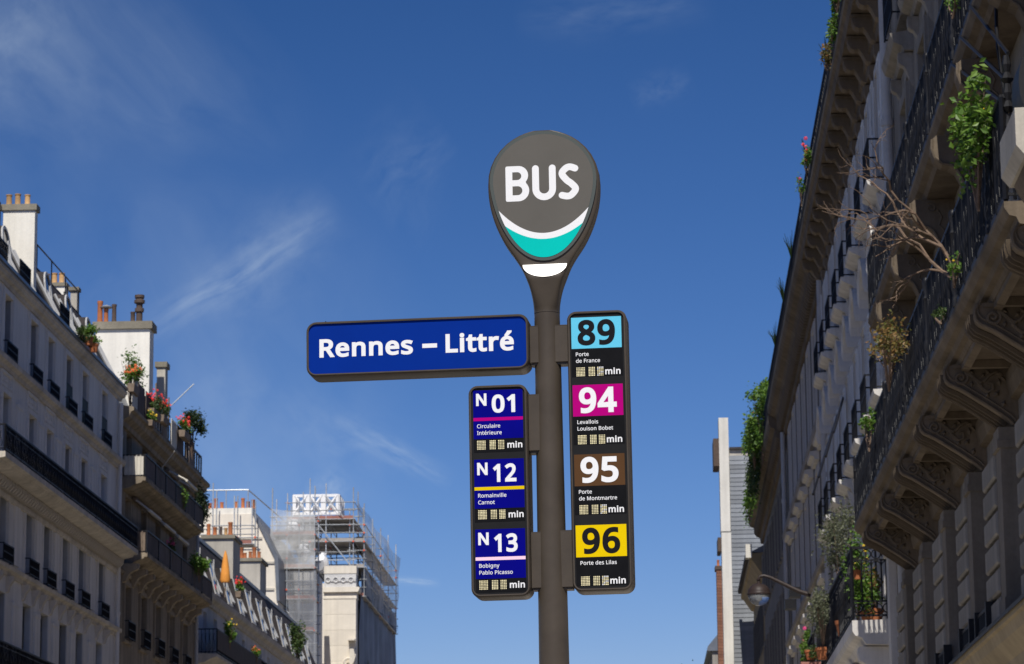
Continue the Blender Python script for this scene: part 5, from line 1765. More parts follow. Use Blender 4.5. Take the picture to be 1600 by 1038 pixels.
# ------------------------------------------------------------------ scaffolding
def scaffold(name, label, xs, ys, zs, top, plank_m, group, guard_sides, extra=()):
    """standards, ledgers, planks and couplers; every standard and every deck is a part"""
    S = empty(name, ((xs[0] + xs[-1]) / 2, ys[0], zs[0]))
    tag(S, label, 'scaffolding', group)
    ox, oy, oz = S.location
    g = random.Random(len(label))
    for x in xs:
        for y in ys:
            mb = MB()
            zt = top + g.uniform(-0.2, 0.9)
            mb.tube([(x - ox, y - oy, 0), (x - ox, y - oy, zt - oz)], 0.036, 5)
            mb.build('standard', M['steel'], S)
    cl = MB()
    for y in ys:
        for z in zs:
            for dz in (0.0, 0.55, 1.05):
                mb = MB()
                mb.tube([(xs[0] - 0.15 - ox, y - 0.05 - oy, z + dz - oz), (xs[-1] + 0.15 - ox, y - 0.05 - oy, z + dz - oz)], 0.03, 4)
                mb.build('ledger', M['steel'], S, recalc=False)
                for x in xs:
                    if g.random() < 0.22:
                        cl.box(x - 0.045 - ox, x + 0.045 - ox, y - 0.13 - oy, y - 0.01 - oy, z + dz - 0.045 - oz, z + dz + 0.045 - oz)
    for x in xs:
        for z in zs:
            for dz in (0.0, 1.05):
                mb = MB()
                mb.tube([(x + 0.05 - ox, ys[0] - oy, z + dz - oz), (x + 0.05 - ox, ys[-1] - oy, z + dz - oz)], 0.03, 4)
                mb.build('transom', M['steel'], S, recalc=False)
    for i, z in enumerate(zs):
        mb = MB()
        mb.box(xs[0] - ox, xs[-1] - ox, ys[0] + 0.04 - oy, ys[-1] - oy, z + 0.04 - oz, z + 0.10 - oz)
        mb.build('deck', M['plankg'], S)
        mb = MB()
        mb.box(xs[0] - ox, xs[-1] - ox, ys[0] - 0.02 - oy, ys[0] + 0.03 - oy, z + 0.02 - oz, z + 0.22 - oz)
        mb.build('toe_board', M[plank_m if i % 3 else 'plank'], S)
    for a, b in extra:
        mb = MB()
        mb.tube([(a[0] - ox, a[1] - oy, a[2] - oz), (b[0] - ox, b[1] - oy, b[2] - oz)], 0.035, 5)
        mb.build('brace', M['steel'], S)
    c = cl.build('couplers', M['redclip'], S)
    c['kind'] = 'stuff'
    return S


SG = 'scaffolding round the corner building'
s1 = scaffold('scaffolding', 'steel scaffolding with red toe boards standing in front of the cream gable', [-20.9, -20.05, -19.35, -18.45], [171.0, 173.0], [14.6, 16.6, 18.4, 20.2, 22.0, 23.9], 25.9, 'plank', SG, None,
              [((-20.6, 170.85, 20.2), (-18.6, 170.85, 17.8)), ((-19.9, 170.85, 18.4), (-18.5, 170.85, 15.0))])
s2 = scaffold('scaffolding', 'wide scaffolding decks climbing above the pale corner pier below the white lattice', [-21.6, -20.2, -19.2, -17.5], [184.4, 187.5, 191.0], [21.2, 23.5, 25.2, 26.6], 28.3, 'plankg', SG, None,
              [((-20.1, 184.2, 26.8), (-17.6, 184.2, 23.6)), ((-20.1, 184.2, 23.9), (-18.0, 184.2, 21.4)), ((-19.2, 184.2, 28.0), (-18.1, 184.2, 26.7))])
s3 = scaffold('scaffolding', 'slender scaffolding running along the sheeted street side of the corner building', [-17.75, -16.85], [184.6, 190.5, 196.5, 202.5, 209.0], [21.8, 23.6, 25.2], 27.2, 'plankg', SG, None, ())
s4 = scaffold('scaffolding', 'pale scaffolding deck across the upper cream gable wall under the chimney pots', [-26.0, -23.6, -22.4, -21.4], [165.8, 167.2], [22.75], 25.4, 'plank', SG, None, ())


def net(name, label, pts, m, nu=16, nv=10, amp=0.10):
    """a hanging net sheet between four corners with slack folds"""
    a, b, c, d = [Vector(p) for p in pts]
    nrm = (b - a).cross(d - a).normalized()
    mb = MB()
    vs, fs = [], []
    for j in range(nv + 1):
        for i in range(nu + 1):
            u, v = i / nu, j / nv
            p = a * (1 - u) * (1 - v) + b * u * (1 - v) + c * u * v + d * (1 - u) * v
            p = p + nrm * (amp * math.sin(u * 17 + v * 3) + amp * 0.7 * math.sin(v * 13 - u * 5))
            vs.append(tuple(p - a))
    for j in range(nv):
        for i in range(nu):
            k = j * (nu + 1) + i
            fs.append((k, k + 1, k + nu + 2, k + nu + 1))
    mb.add(vs, fs)
    o = mb.build(name, M[m], recalc=False)
    o.location = a
    tag(o, label, 'netting', 'debris netting on the scaffolding')
    return o


net('debris_netting', 'white debris netting sloping along the street side at the top of the scaffolding', [(-16.75, 184.4, 21.9), (-16.75, 210.0, 21.9), (-16.75, 210.0, 27.2), (-17.3, 184.4, 27.9)], 'net')
net('debris_netting', 'grey debris netting hanging on the scaffolding beside the pale pier', [(-19.45, 170.7, 14.6), (-18.3, 170.7, 14.6), (-18.3, 170.7, 21.8), (-20.1, 170.7, 21.8)], 'netgrey', 10, 10, 0.05)
net('debris_netting', 'thin grey netting behind the poles of the upper gable scaffolding', [(-20.95, 173.1, 20.3), (-18.4, 173.1, 20.3), (-18.4, 173.1, 24.6), (-20.95, 173.1, 25.0)], 'netgrey', 10, 10, 0.05)
net('debris_netting', 'white debris netting across the upper front of the gable scaffolding', [(-20.95, 170.6, 21.9), (-18.4, 170.6, 21.9), (-18.4, 170.6, 25.0), (-20.95, 170.6, 25.4)], 'net', 10, 10, 0.05)
# grey stair tower and rubble sacks between gable and pier
mb = MB()
mb.box(-1.0, 1.0, 0, 5, 0, 8.4)
o = mb.build('shaft_tower', M['stoneA'])
o.location = (-20.0, 175.5, 14.0)
tag(o, 'dim grey stair shaft seen behind the netting between gable and pier', 'shaft')
for i, (x, z, r, lb) in enumerate([(-21.2, 26.0, 0.45, 'white bundled sheet at the left edge of the scaffolding, by the gable'), (-20.55, 24.5, 0.42, 'white bundled sheet hanging below the lattice'), (-19.4, 23.9, 0.46, 'white bundled sheet just above the pale pier')]):
    mb = MB()
    g = random.Random(i)
    prof = [(0.05, -r * 1.5), (r * 0.6, -r * 1.2), (r * 0.85, -r * 0.5), (r, 0), (r * 0.7, r * 0.6), (r * 0.5, r * 0.9), (r * 0.62, r * 1.1), (0.05, r * 1.2)]
    mb.lathe((0, 0, 0), prof, 10)
    mb.v = [(x_ + g.uniform(-.08, .08), y_ + g.uniform(-.08, .08), z_ + g.uniform(-.06, .06)) for x_, y_, z_ in mb.v]
    o = mb.build('bundled_sheet', M['whitepaint'], smooth=True)
    o.location = (x, 184.0, z)
    tag(o, lb, 'sheet bundle', 'white sheet bundles on the scaffolding')

# ------------------------------------------------------------------ RIGHT SIDE: the frontage turns very slightly away from the street axis
TILT = 0.0085
def fx(y):
    return 4.95 + TILT * (y - 58)


def rbuild(name, label, y, cat='building'):
    return Building(name, label, cat, fx(y), y, -1, -TILT)


# nearest building: big consoles, two iron balconies
R1 = rbuild('apartment_building', 'dark stone building with carved consoles under iron balconies, nearest on the right', 42.0)
cons = [37.1 + 3.8 * i for i in range(5)]
near = [33.3, 29.5, 25.7]
piers = near[::-1] + cons
ops = []
for yc in [p + 2.35 for p in piers]:
    if yc > 54.5:
        continue
    ops += [(yc - 0.6, yc + 0.6, 5.4, 8.1), (yc - 0.6, yc + 0.6, 9.1, 11.6), (yc - 0.6, yc + 0.6, 12.75, 15.6), (yc - 0.6, yc + 0.6, 17.1, 19.4), (yc - 1.0, yc + 1.0, 0.4, 4.2)]
R1.walls(22.0, 54.6, 20.6, 12, ops, M['stoneR'])
for o in ops:
    R1.window(*o)
# rusticated piers: each block of stone is its own piece
def block(b, w, h, p, m, key):
    def make():
        f = MB(lambda o, y, z: (b.s * o, y, z))
        c = 0.025
        f.add([(0, 0, 0), (0, w, 0), (0, w, h), (0, 0, h), (p, c, c), (p, w - c, c), (p, w - c, h - c), (p, c, h - c), (p - c, 0, 0), (p - c, w, 0), (p - c, w, h), (p - c, 0, h)],
              [(4, 5, 6, 7), (8, 9, 5, 4), (9, 10, 6, 5), (10, 11, 7, 6), (11, 8, 4, 7), (0, 1, 9, 8), (1, 2, 10, 9), (2, 3, 11, 10), (3, 0, 8, 11)])
        return f.build('stone_block', m, b.root)
    return lambda y, z: place(('block', b.s, w, h, p, m.name, key), make, b.loc(0, y, z), b.root)


blk = block(R1, 1.45, 0.30, 0.27, M['stoneR'], 'R1')
for yc in piers:
    mb = R1.mb()
    mb.box(0.0, 0.20, yc + 0.62, yc + 1.52, 5.3, 7.45)
    R1.part('pier_core', mb, M['stoneR'])
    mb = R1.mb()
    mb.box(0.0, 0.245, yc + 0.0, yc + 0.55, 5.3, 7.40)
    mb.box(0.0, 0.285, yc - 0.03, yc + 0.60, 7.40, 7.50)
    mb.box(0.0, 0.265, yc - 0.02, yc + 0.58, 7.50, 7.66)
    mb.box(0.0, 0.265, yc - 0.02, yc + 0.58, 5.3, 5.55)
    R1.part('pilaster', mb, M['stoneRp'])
    for k in range(6):
        blk(yc + 0.60, 5.32 + 0.36 * k)
# shopfront ledge
R1.run('cornice', [(0, 4.55), (0.12, 4.55), (0.18, 4.8), (0.34, 4.98), (0.38, 5.10), (0.42, 5.12), (0.42, 5.20), (0, 5.28)], 22.0, 54.7, M['tan'])
R1.run('ledge_flashing', [(0.0, 5.285), (0.43, 5.205), (0.44, 5.17), (0.45, 5.17), (0.45, 5.22), (0.0, 5.31)], 22.0, 54.7, M['iron'])
for yc in (39.4, 41.6, 45.4, 49.2):
    mb = R1.mb()
    mb.box(0.26, 0.30, yc - 0.7, yc + 0.7, 5.58, 5.62)
    mb.box(0.26, 0.30, yc - 0.7, yc + 0.7, 5.36, 5.39)
    for q in range(8):
        y = yc - 0.7 + 0.2 * q
        mb.bar((0.28, y, 5.3), (0.28, y, 5.6), 0.03)
    mb.box(0.22, 0.34, yc - 0.75, yc - 0.66, 5.28, 5.66)
    mb.box(0.22, 0.34, yc + 0.66, yc + 0.75, 5.28, 5.66)
    R1.part('window_guard', mb, M['iron'])
# first balcony
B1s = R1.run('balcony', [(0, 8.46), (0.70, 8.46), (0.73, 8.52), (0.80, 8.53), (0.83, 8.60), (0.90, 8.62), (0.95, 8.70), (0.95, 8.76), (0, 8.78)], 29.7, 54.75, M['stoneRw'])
R1.railing('railing', 29.75, 54.7, 0.92, 8.77, 1.12, 0.085, 'scroll', B1s, (True, True), 0.0, dense=True)
# beams across the underside, making the sunk panels between the consoles
for yc in piers:
    for dy in (-0.32, 1.14):
        mb = R1.mb()
        mb.box(0.02, 0.69, yc + dy, yc + dy + 0.10, 8.36, 8.455)
        R1.part('soffit_rib', mb, M['stoneRw'])
R1.run('soffit_moulding', [(0.60, 8.36), (0.69, 8.38), (0.69, 8.455), (0.58, 8.455)], 29.9, 54.7, M['stoneRw'])
R1.run('moulding', [(0, 8.0), (0.10, 8.02), (0.14, 8.2), (0.14, 8.34), (0, 8.36)], 22, 54.6, M['stoneRw'])


def big_console(b):
    """broad carved console: flank with scrolls, double moulding along the slope, dark rolled underside"""
    WD = 0.92
    def make():
        root = MB(lambda o, y, z: (b.s * o, y, z))
        pr = [(0, 0), (0.80, 0), (0.865, -0.02), (0.895, -0.07), (0.90, -0.13), (0.885, -0.19), (0.845, -0.235), (0.79, -0.262), (0.70, -0.305), (0.58, -0.38), (0.46, -0.46), (0.34, -0.54), (0.22, -0.625), (0.13, -0.695), (0.07, -0.76), (0, -0.80)]
        root.prism(pr, 0.0, WD)
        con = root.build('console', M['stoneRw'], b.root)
        cur = pr[2:-1]
        for y in (-0.012, WD + 0.012):
            for off, r in ((0.0, 0.022), (0.055, 0.013)):
                mo = MB(lambda o, y_, z: (b.s * o, y_, z))
                mo.tube([(max(0.02, o - off * 0.55), y, z + off) for o, z in cur], r, 6)
                mo.build('curved_moulding', M['stoneRw'], con, smooth=True)
        mo = MB(lambda o, y, z: (b.s * o, y, z))
        mo.box(0.02, 0.80, -0.03, WD + 0.03, -0.05, -0.001)
        mo.build('console_abacus', M['stoneRw'], con)
        # rolled leaf along the underside, soot and shade both in its dark colour
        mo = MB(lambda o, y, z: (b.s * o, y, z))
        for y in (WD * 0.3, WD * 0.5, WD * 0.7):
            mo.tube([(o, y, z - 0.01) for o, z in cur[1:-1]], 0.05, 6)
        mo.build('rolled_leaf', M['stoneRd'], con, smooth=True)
        cv = MB(lambda o, y, z: (b.s * o, y, z))
        sp = [(0.70 + (0.095 - 0.0052 * k) * math.cos(k * 0.62 + 2.2), -0.014, -0.165 + (0.095 - 0.0052 * k) * math.sin(k * 0.62 + 2.2)) for k in range(17)]
        cv.tube(sp, 0.020, 5)
        cv.tube([(0.62, -0.012, -0.10), (0.55, -0.016, -0.16), (0.48, -0.014, -0.22), (0.41, -0.014, -0.21), (0.35, -0.014, -0.14), (0.27, -0.014, -0.10), (0.19, -0.012, -0.13)], 0.022, 5)
        cv.tube([(0.50, -0.014, -0.20), (0.45, -0.016, -0.29), (0.38, -0.016, -0.35), (0.31, -0.014, -0.32), (0.31, -0.014, -0.25), (0.36, -0.012, -0.24)], 0.024, 5)
        for (lo, lz, a, ln) in [(0.52, -0.13, 0.6, 0.11), (0.46, -0.17, 2.4, 0.10), (0.40, -0.19, -0.6, 0.12), (0.33, -0.14, 0.9, 0.10), (0.28, -0.14, 2.6, 0.09), (0.42, -0.28, 0.3, 0.10), (0.35, -0.34, -1.0, 0.11), (0.24, -0.17, -1.8, 0.11), (0.47, -0.26, -2.2, 0.10), (0.56, -0.20, -1.4, 0.09), (0.22, -0.33, -0.8, 0.13), (0.16, -0.45, -1.2, 0.12), (0.14, -0.22, 0.8, 0.10)]:
            ca, sa = math.cos(a), math.sin(a)
            w = ln * 0.30
            pts = [(lo, -0.002, lz), (lo + ca * ln * 0.5 - sa * w, -0.004, lz + sa * ln * 0.5 + ca * w), (lo + ca * ln, -0.002, lz + sa * ln), (lo + ca * ln * 0.5 + sa * w, -0.004, lz + sa * ln * 0.5 - ca * w), (lo + ca * ln * 0.5, -0.05, lz + sa * ln * 0.5)]
            cv.add(pts, [(0, 1, 4), (1, 2, 4), (2, 3, 4), (3, 0, 4)])
        cv.build('carving', M['stoneRw'], con, recalc=False)['kind'] = 'stuff'
        ft = MB(lambda o, y, z: (b.s * o, y, z))
        ft.prism([(0, -0.805), (0.10, -0.805), (0.17, -0.86), (0.13, -0.96), (0.05, -1.06), (0, -1.08)], 0.06, 0.42)
        ft.build('carved_foot', M['stoneRw'], con)
        return con
    return lambda y, z: place(('console', b.key), make, b.loc(0, y, z), b.root)


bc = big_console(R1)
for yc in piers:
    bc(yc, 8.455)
# second, shallower balcony
B2s = R1.run('balcony', [(0, 12.24), (0.42, 12.24), (0.46, 12.32), (0.55, 12.36), (0.60, 12.46), (0.60, 12.53), (0, 12.55)], 24.0, 54.4, M['stoneRw'])
R1.railing('railing', 24.0, 54.35, 0.57, 12.54, 1.14, 0.085, 'scroll', B2s, (False, True), 0.0, dense=True)
def small_console(b):
    def make():
        f = MB(lambda o, y, z: (b.s * o, y, z))
        pr = [(0, 0), (0.60, -0.005), (0.655, -0.06), (0.66, -0.20), (0.62, -0.32), (0.52, -0.40), (0.42, -0.42), (0.33, -0.48), (0.26, -0.62), (0.20, -0.78), (0.12, -0.86), (0, -0.88)]
        f.prism(pr, 0, 0.40)
        con = f.build('console', M['stoneRw'], b.root)
        mo = MB(lambda o, y, z: (b.s * o, y, z))
        mo.tube([(o, -0.008, z) for o, z in pr[2:-1]], 0.022, 5)
        mo.tube([(0.36 + (0.09 - 0.007 * k) * math.cos(k * 0.75 + 1), -0.006, -0.14 + (0.09 - 0.007 * k) * math.sin(k * 0.75 + 1)) for k in range(12)], 0.012, 4)
        mo.tube([(0.26, -0.006, -0.16), (0.2, -0.006, -0.28), (0.24, -0.006, -0.40), (0.14, -0.006, -0.52), (0.10, -0.006, -0.66)], 0.014, 4)
        mo.build('carving', M['stoneRw'], con)
        return con
    return lambda y, z: place(('sconsole', b.key), make, b.loc(0, y, z), b.root)


sc_ = small_console(R1)
for i in range(8):
    sc_(25.3 + 3.72 * i, 12.235)
# pediments over the windows of the second balcony
def pediment(b, w, m, key, arched=False):
    def make():
        f = MB(lambda o, y, z: (b.s * o, y, z))
        if arched:
            n = 12
            for k in range(n):
                t0, t1 = math.pi * k / n, math.pi * (k + 1) / n
                y0, y1 = -w / 2 * math.cos(t0), -w / 2 * math.cos(t1)
                z0, z1 = w * 0.42 * math.sin(t0), w * 0.42 * math.sin(t1)
                f.add([(0, y0, z0), (0.30, y0, z0), (0.30, y1, z1), (0, y1, z1), (0, y0, z0 + 0.14), (0.34, y0, z0 + 0.14), (0.34, y1, z1 + 0.14), (0, y1, z1 + 0.14)],
                      [(0, 1, 2, 3), (7, 6, 5, 4), (1, 5, 6, 2), (0, 4, 5, 1), (3, 2, 6, 7)])
            f.box(0, 0.10, -w / 2 + 0.02, w / 2 - 0.02, -0.02, 0.10)
        else:
            f.prism([(0, 0), (0.16, 0), (0.20, 0.08), (0.34, 0.14), (0.38, 0.24), (0.40, 0.30), (0, 0.36)], -w / 2, w / 2)
            f.prism([(0, -0.30), (0.08, -0.30), (0.08, -0.005), (0, -0.005)], -w / 2 + 0.15, w / 2 - 0.15)
        return f.build('pediment', m, b.root)
    return lambda y, z: place(('ped', b.key, w, arched, key), make, b.loc(0, y, z), b.root)


pd = pediment(R1, 2.1, M['stoneR'], 'R1')
su = surround(R1, 1.2, 2.85, 0.22, 0.14, M['stoneR'], key='R1', sill=False)
su2 = surround(R1, 1.2, 2.3, 0.22, 0.12, M['stoneR'], key='R1b')
gR = guard(R1, 1.7, 0.95, 0.34, 'R1')
def hood_bracket(b, m, key):
    return scroll_bracket(b, 0.26, 0.62, 0.20, m, key)
hb = hood_bracket(R1, M['stoneR'], 'R1')
for yc in [p + 2.35 for p in piers]:
    if yc > 54.5:
        continue
    pd(yc, 16.30)
    su(yc, 12.75)
    su2(yc, 17.1)
    gR(yc, 17.0)
    hb(yc - 0.85, 16.28)
    hb(yc + 0.85, 16.28)
mb = R1.mb()
mb.box(0, 0.30, 22, 54.6, 20.0, 20.3)
mb.box(0, 0.55, 22, 54.7, 20.3, 20.6)
R1.part('cornice', mb, M['stoneR'])
mb = R1.mb()
mb.prism([(0.4, 20.6), (-1.5, 23.4), (-6, 24), (-12, 20.6)], 22, 54.6)
R1.part('roof', mb, M['slate'])
# stays of the upper balcony
for y, dz in ((35.2, 0.0), (36.5, 0.0), (37.7, 0.0)):
    mb = R1.mb()
    mb.tube([(0.60, y, 12.53), (0.63, y - 4.3 - (y - 36) * 0.7, 10.72 - (y - 36) * 0.13)], 0.022, 6)
    R1.part('iron_stay', mb, M['iron'])
mb = R1.mb()
mb.tube([(0.50, 33.4, 12.2), (0.56, 33.0, 11.6), (0.60, 32.6, 11.2), (0.55, 32.6, 10.7), (0.5, 32.3, 10.3)], 0.02, 6)
R1.part('cable', mb, M['iron'])
# projecting stone end and iron volute at the near end of the first balcony
mb = R1.mb()
mb.prism([(0.3, 8.70), (0.98, 8.70), (1.06, 8.80), (1.06, 9.16), (0.3, 9.18)], 27.6, 28.9)
vb = R1.part('corner_block', mb, M['plaster2'])
mb = R1.mb()
mb.prism([(0.3, 8.50), (0.86, 8.52), (0.92, 8.62), (0.95, 8.69), (0.3, 8.69)], 27.65, 28.8)
R1.part('block_moulding', mb, M['stoneRw'], vb)
mb = R1.mb()
mb.prism([(0.80 + 0.16 * math.cos(t * 0.35), 9.52 + 0.36 * math.sin(t * 0.35)) for t in range(18)], 28.0, 28.6)
R1.part('iron_volute', mb, M['iron'], vb, smooth=True)
mb = R1.mb()
for zz in (9.0, 9.35, 9.7, 10.0):
    mb.lathe((0.86, 29.75, zz), [(0.03, 0), (0.07, 0.05), (0.03, 0.12), (0.05, 0.2), (0.03, 0.3)], 8)
R1.part('baluster_post', mb, M['iron'])
# downpipe at the party line
def downpipe(b, y, z0, z1, out=0.14, r=0.085, m='pipe', step=3.0):
    mb = b.mb()
    mb.tube([(out, y, z0), (out, y, z1)], r, 10)
    z = z0 + 1
    while z < z1:
        mb.tube([(out, y, z), (out, y, z + 0.13)], r * 1.25, 10)
        z += step
    return b.part('downpipe', mb, M[m], smooth=True)


downpipe(R1, 54.45, 0.2, 20.2, 0.12, 0.10)

# ------------------------------------------------------------------ second building on the right: modillion cornice, small window balconies
R2 = rbuild('apartment_building', 'white stone building with bracketed cornice and shuttered windows, second on the right', 66.0)
bR2 = [57.3 + 2.95 * i for i in range(8)]
ops = []
for yc in bR2:
    ops += [(yc - 0.55, yc + 0.55, 15.85, 18.1), (yc - 0.55, yc + 0.55, 11.75, 14.0), (yc - 0.55, yc + 0.55, 7.6, 10.2), (yc - 0.9, yc + 0.9, 0.4, 4.0)]
R2.walls(54.85, 78.95, 19.5, 12, ops, M['stoneR2'])
for o in ops:
    R2.window(*o, fm='darkframe')
R2.run('cornice', [(0, 18.55), (0.10, 18.55), (0.12, 18.72), (0.16, 18.74), (0.16, 19.12), (0.58, 19.14), (0.62, 19.30), (0.68, 19.36), (0.68, 19.54), (0, 19.58)], 54.85, 79.2, M['stoneRw'])
def modillion(b):
    def make():
        f = MB(lambda o, y, z: (b.s * o, y, z))
        f.prism([(0.0, 0), (0.55, 0), (0.55, -0.14), (0.50, -0.24), (0.42, -0.28), (0.34, -0.26), (0.28, -0.34), (0.20, -0.50), (0.10, -0.56), (0.0, -0.56)], -0.16, 0.16)
        f.box(0.0, 0.57, -0.19, 0.19, -0.05, 0.0)
        f.prism([(0, -0.58), (0.14, -0.60), (0.14, -0.78), (0.06, -0.98), (0, -1.0)], -0.13, 0.13)
        return f.build('modillion', M['stoneRw'], b.root)
    return lambda y, z: place(('mod', b.key), make, b.loc(0, y, z), b.root)


md = modillion(R2)
for i in range(17):
    md(55.5 + 1.475 * i, 19.11)
sR2 = surround(R2, 1.1, 2.25, 0.18, 0.08, M['stoneR2'], key='R2', sill=False)
gR2 = guard(R2, 1.45, 0.82, 0.34, 'R2')
pa = pediment(R2, 1.7, M['stoneR2'], 'R2', True)
def balconet(b, w, m, key):
    def make():
        f = MB(lambda o, y, z: (b.s * o, y, z))
        f.prism([(0, -0.34), (0.08, -0.34), (0.14, -0.20), (0.32, -0.12), (0.38, -0.08), (0.40, 0.0), (0, 0.02)], -w / 2, w / 2)
        for yy in (-w / 2 + 0.12, w / 2 - 0.3):
            f.prism([(0, -0.35), (0.20, -0.22), (0.16, -0.45), (0.08, -0.72), (0, -0.78)], yy, yy + 0.18)
        return f.build('stone_sill', m, b.root)
    return lambda y, z: place(('balconet', b.key, w, key), make, b.loc(0, y, z), b.root)


bn = balconet(R2, 1.6, M['stoneR2'], 'R2')
def shutter_pair(b, w, h, m, key, p=0.05):
    def make(side):
        def mk():
            f = MB(lambda o, y, z: (b.s * o, y, z))
            t = 0.06
            f.box(p, p + 0.04, 0, t, 0, h)
            f.box(p, p + 0.04, w - t, w, 0, h)
            for zz in (0, h * 0.5 - t / 2, h - t):
                f.box(p, p + 0.04, t, w - t, zz, zz + t)
            n = int(h / 0.09)
            for i in range(n):
                z = t + (h - 2 * t) * i / n
                f.quad((p + 0.005, t, z + 0.07), (p + 0.005, w - t, z + 0.07), (p + 0.035, w - t, z), (p + 0.035, t, z))
            return f.build('shutter', m, b.root, recalc=False)
        return mk
    def put(y, z, ow):
        place(('shut', b.key, w, h, key), make(0), b.loc(0, y - ow / 2 - w - 0.02, z), b.root)
        place(('shut', b.key, w, h, key), make(1), b.loc(0, y + ow / 2 + 0.02, z), b.root)
    return put


sh2 = shutter_pair(R2, 0.5, 2.25, M['shutter'], 'R2', 0.09)
for yc in bR2:
    sR2(yc, 15.85)
    sR2(yc, 11.75)
    gR2(yc, 15.72)
    gR2(yc, 11.62)
    bn(yc, 15.70)
    bn(yc, 11.60)
    pa(yc, 14.10)
    sh2(yc, 15.85, 1.4)
    sh2(yc, 11.75, 1.4)
downpipe(R2, 78.75, 0.2, 18.5)
# mansard with a continuous iron balcony on the cornice
mb = R2.mb()
mb.prism([(-0.3, 19.56), (-1.6, 22.6), (-5, 23.2), (-12, 19.56)], 54.85, 78.9)
R2.part('roof', mb, M['slate'])
R2.railing('roof_railing', 54.9, 79.0, 0.60, 19.56, 0.95, 0.11, 'scroll', None)
mb = R2.mb()
for i in range(8):
    y = 55.2 + 2.97 * i
    mb.quad((0.575, y, 19.65), (0.575, y + 2.85, 19.65), (0.575, y + 2.85, 20.42), (0.575, y, 20.42))
R2.part('railing_screens', mb, M['canvas'], recalc=False)['kind'] = 'stuff'
# iron rods slanting out over the street
for i, y in enumerate((71.8, 74.2, 76.4, 78.3)):
    mb = R2.mb()
    mb.tube([(0.0, y, 14.2), (0.95, y - 11.5 + i * 0.8, 11.4)], 0.03, 6)
    R2.part('iron_rod', mb, M['iron'])
# its planted first-floor balcony, closed by a ring-patterned iron end
B3 = R2.run('balcony', [(0, 6.72), (0.70, 6.74), (0.78, 6.86), (0.90, 6.90), (0.95, 6.98), (0.95, 7.18), (0, 7.2)], 56.2, 70.0, M['stoneR2'])
R2.railing('railing', 56.2, 69.9, 0.92, 7.19, 1.36, 0.11, 'scroll', B3)
mb = R2.mb()
zz0, zz1 = 7.22, 8.56
mb.box(0.0, 0.94, 56.18, 56.22, zz1 - 0.05, zz1)
mb.box(0.0, 0.94, 56.19, 56.21, zz1 - 0.27, zz1 - 0.24)
mb.box(0.0, 0.94, 56.19, 56.21, zz0 + 0.30, zz0 + 0.33)
mb.box(0.0, 0.94, 56.19, 56.21, zz0 + 0.03, zz0 + 0.07)
for i in range(5):
    xx = 0.10 + i * 0.185
    mb.ring((xx, 56.2, zz1 - 0.145), 0.085, 0.012, 'y', 14, 4)
    mb.ring((xx, 56.2, zz0 + 0.185), 0.085, 0.012, 'y', 14, 4)
for i in range(6):
    xx = 0.01 + i * 0.185
    mb.bar((xx, 56.2, zz0 + 0.33), (xx, 56.2, zz1 - 0.27), 0.022)
    if i < 5:
        mb.tube([(xx + 0.0925 + 0.085 * math.cos(rad(a)), 56.2, zz1 - 0.36 + 0.08 * math.sin(rad(a))) for a in range(0, 181, 20)], 0.011, 4, False)
mb.bar((0.93, 56.2, zz0), (0.93, 56.2, zz1), 0.04)
R2.part('end_railing', mb, M['iron'], B3, recalc=False)
cb = scroll_bracket(R2, 0.82, 0.95, 0.5, M['stoneR2'], 'R2b', None, 'console')
for y in (56.7, 60.5, 64.3, 68.0):
    cb(y, 6.715)
mb = R2.mb()
mb.box(0.0, 0.30, 55.4, 56.0, 0, 8.3)
mb.box(0.0, 0.36, 55.35, 56.05, 8.3, 8.5)
R2.part('pilaster', mb, M['stoneR2'])
mb = R2.mb()
mb.box(0.0, 0.16, 54.9, 55.35, 0, 9.0)
R2.part('pilaster', mb, M['stoneRw'])

# ------------------------------------------------------------------ third building on the right
R3 = rbuild('apartment_building', 'pale grey stone building with toothed cornice and tall plain windows, third on the right', 92.0)
bR3 = [81.3 + 3.5 * i for i in range(7)]
ops = []
for yc in bR3:
    ops += [(yc - 0.6, yc + 0.6, 15.5, 18.3), (yc - 0.6, yc + 0.6, 11.6, 14.2), (yc - 0.6, yc + 0.6, 7.8, 10.6), (yc - 0.6, yc + 0.6, 4.6, 7.0), (yc - 1.0, yc + 1.0, 0.4, 3.6)]
R3.walls(79.1, 105.4, 19.4, 12, ops, M['stoneRp'])  # dark wall tone paints in the shaded gaps between the pale surrounds
for o in ops:
    R3.window(*o, fm='darkframe')
R3.run('cornice', [(0, 18.6), (0.08, 18.6), (0.12, 18.75), (0.12, 19.1), (0.30, 19.14), (0.40, 19.3), (0.55, 19.38), (0.63, 19.5), (0.63, 19.76), (0, 19.8)], 79.25, 105.6, M['stoneRw'])
dentil_run(R3, 79.5, 105.2, 0.42, 0.10, 0.34, 18.76, 19.08, 0.20, M['stoneRw'], R3.root)
R3.run('string_course', [(0, 14.72), (0.08, 14.72), (0.12, 14.86), (0.22, 14.9), (0.24, 15.1), (0, 15.18)], 79.1, 105.5, M['stoneR3'])
R3.run('string_course', [(0, 10.98), (0.08, 10.98), (0.12, 11.1), (0.22, 11.14), (0.24, 11.3), (0, 11.38)], 79.1, 105.5, M['stoneR3'])
sA_ = surround(R3, 1.2, 2.8, 0.16, 0.055, M['stoneR2'], key='R3', sill=False)
sB_ = surround(R3, 1.2, 2.6, 0.16, 0.06, M['stoneR2'], key='R3b', sill=False)
sC_ = surround(R3, 1.2, 2.8, 0.16, 0.06, M['stoneR2'], key='R3c', sill=False)
for yc in bR3:
    sA_(yc, 15.5)
    sB_(yc, 11.6)
    sC_(yc, 7.8)
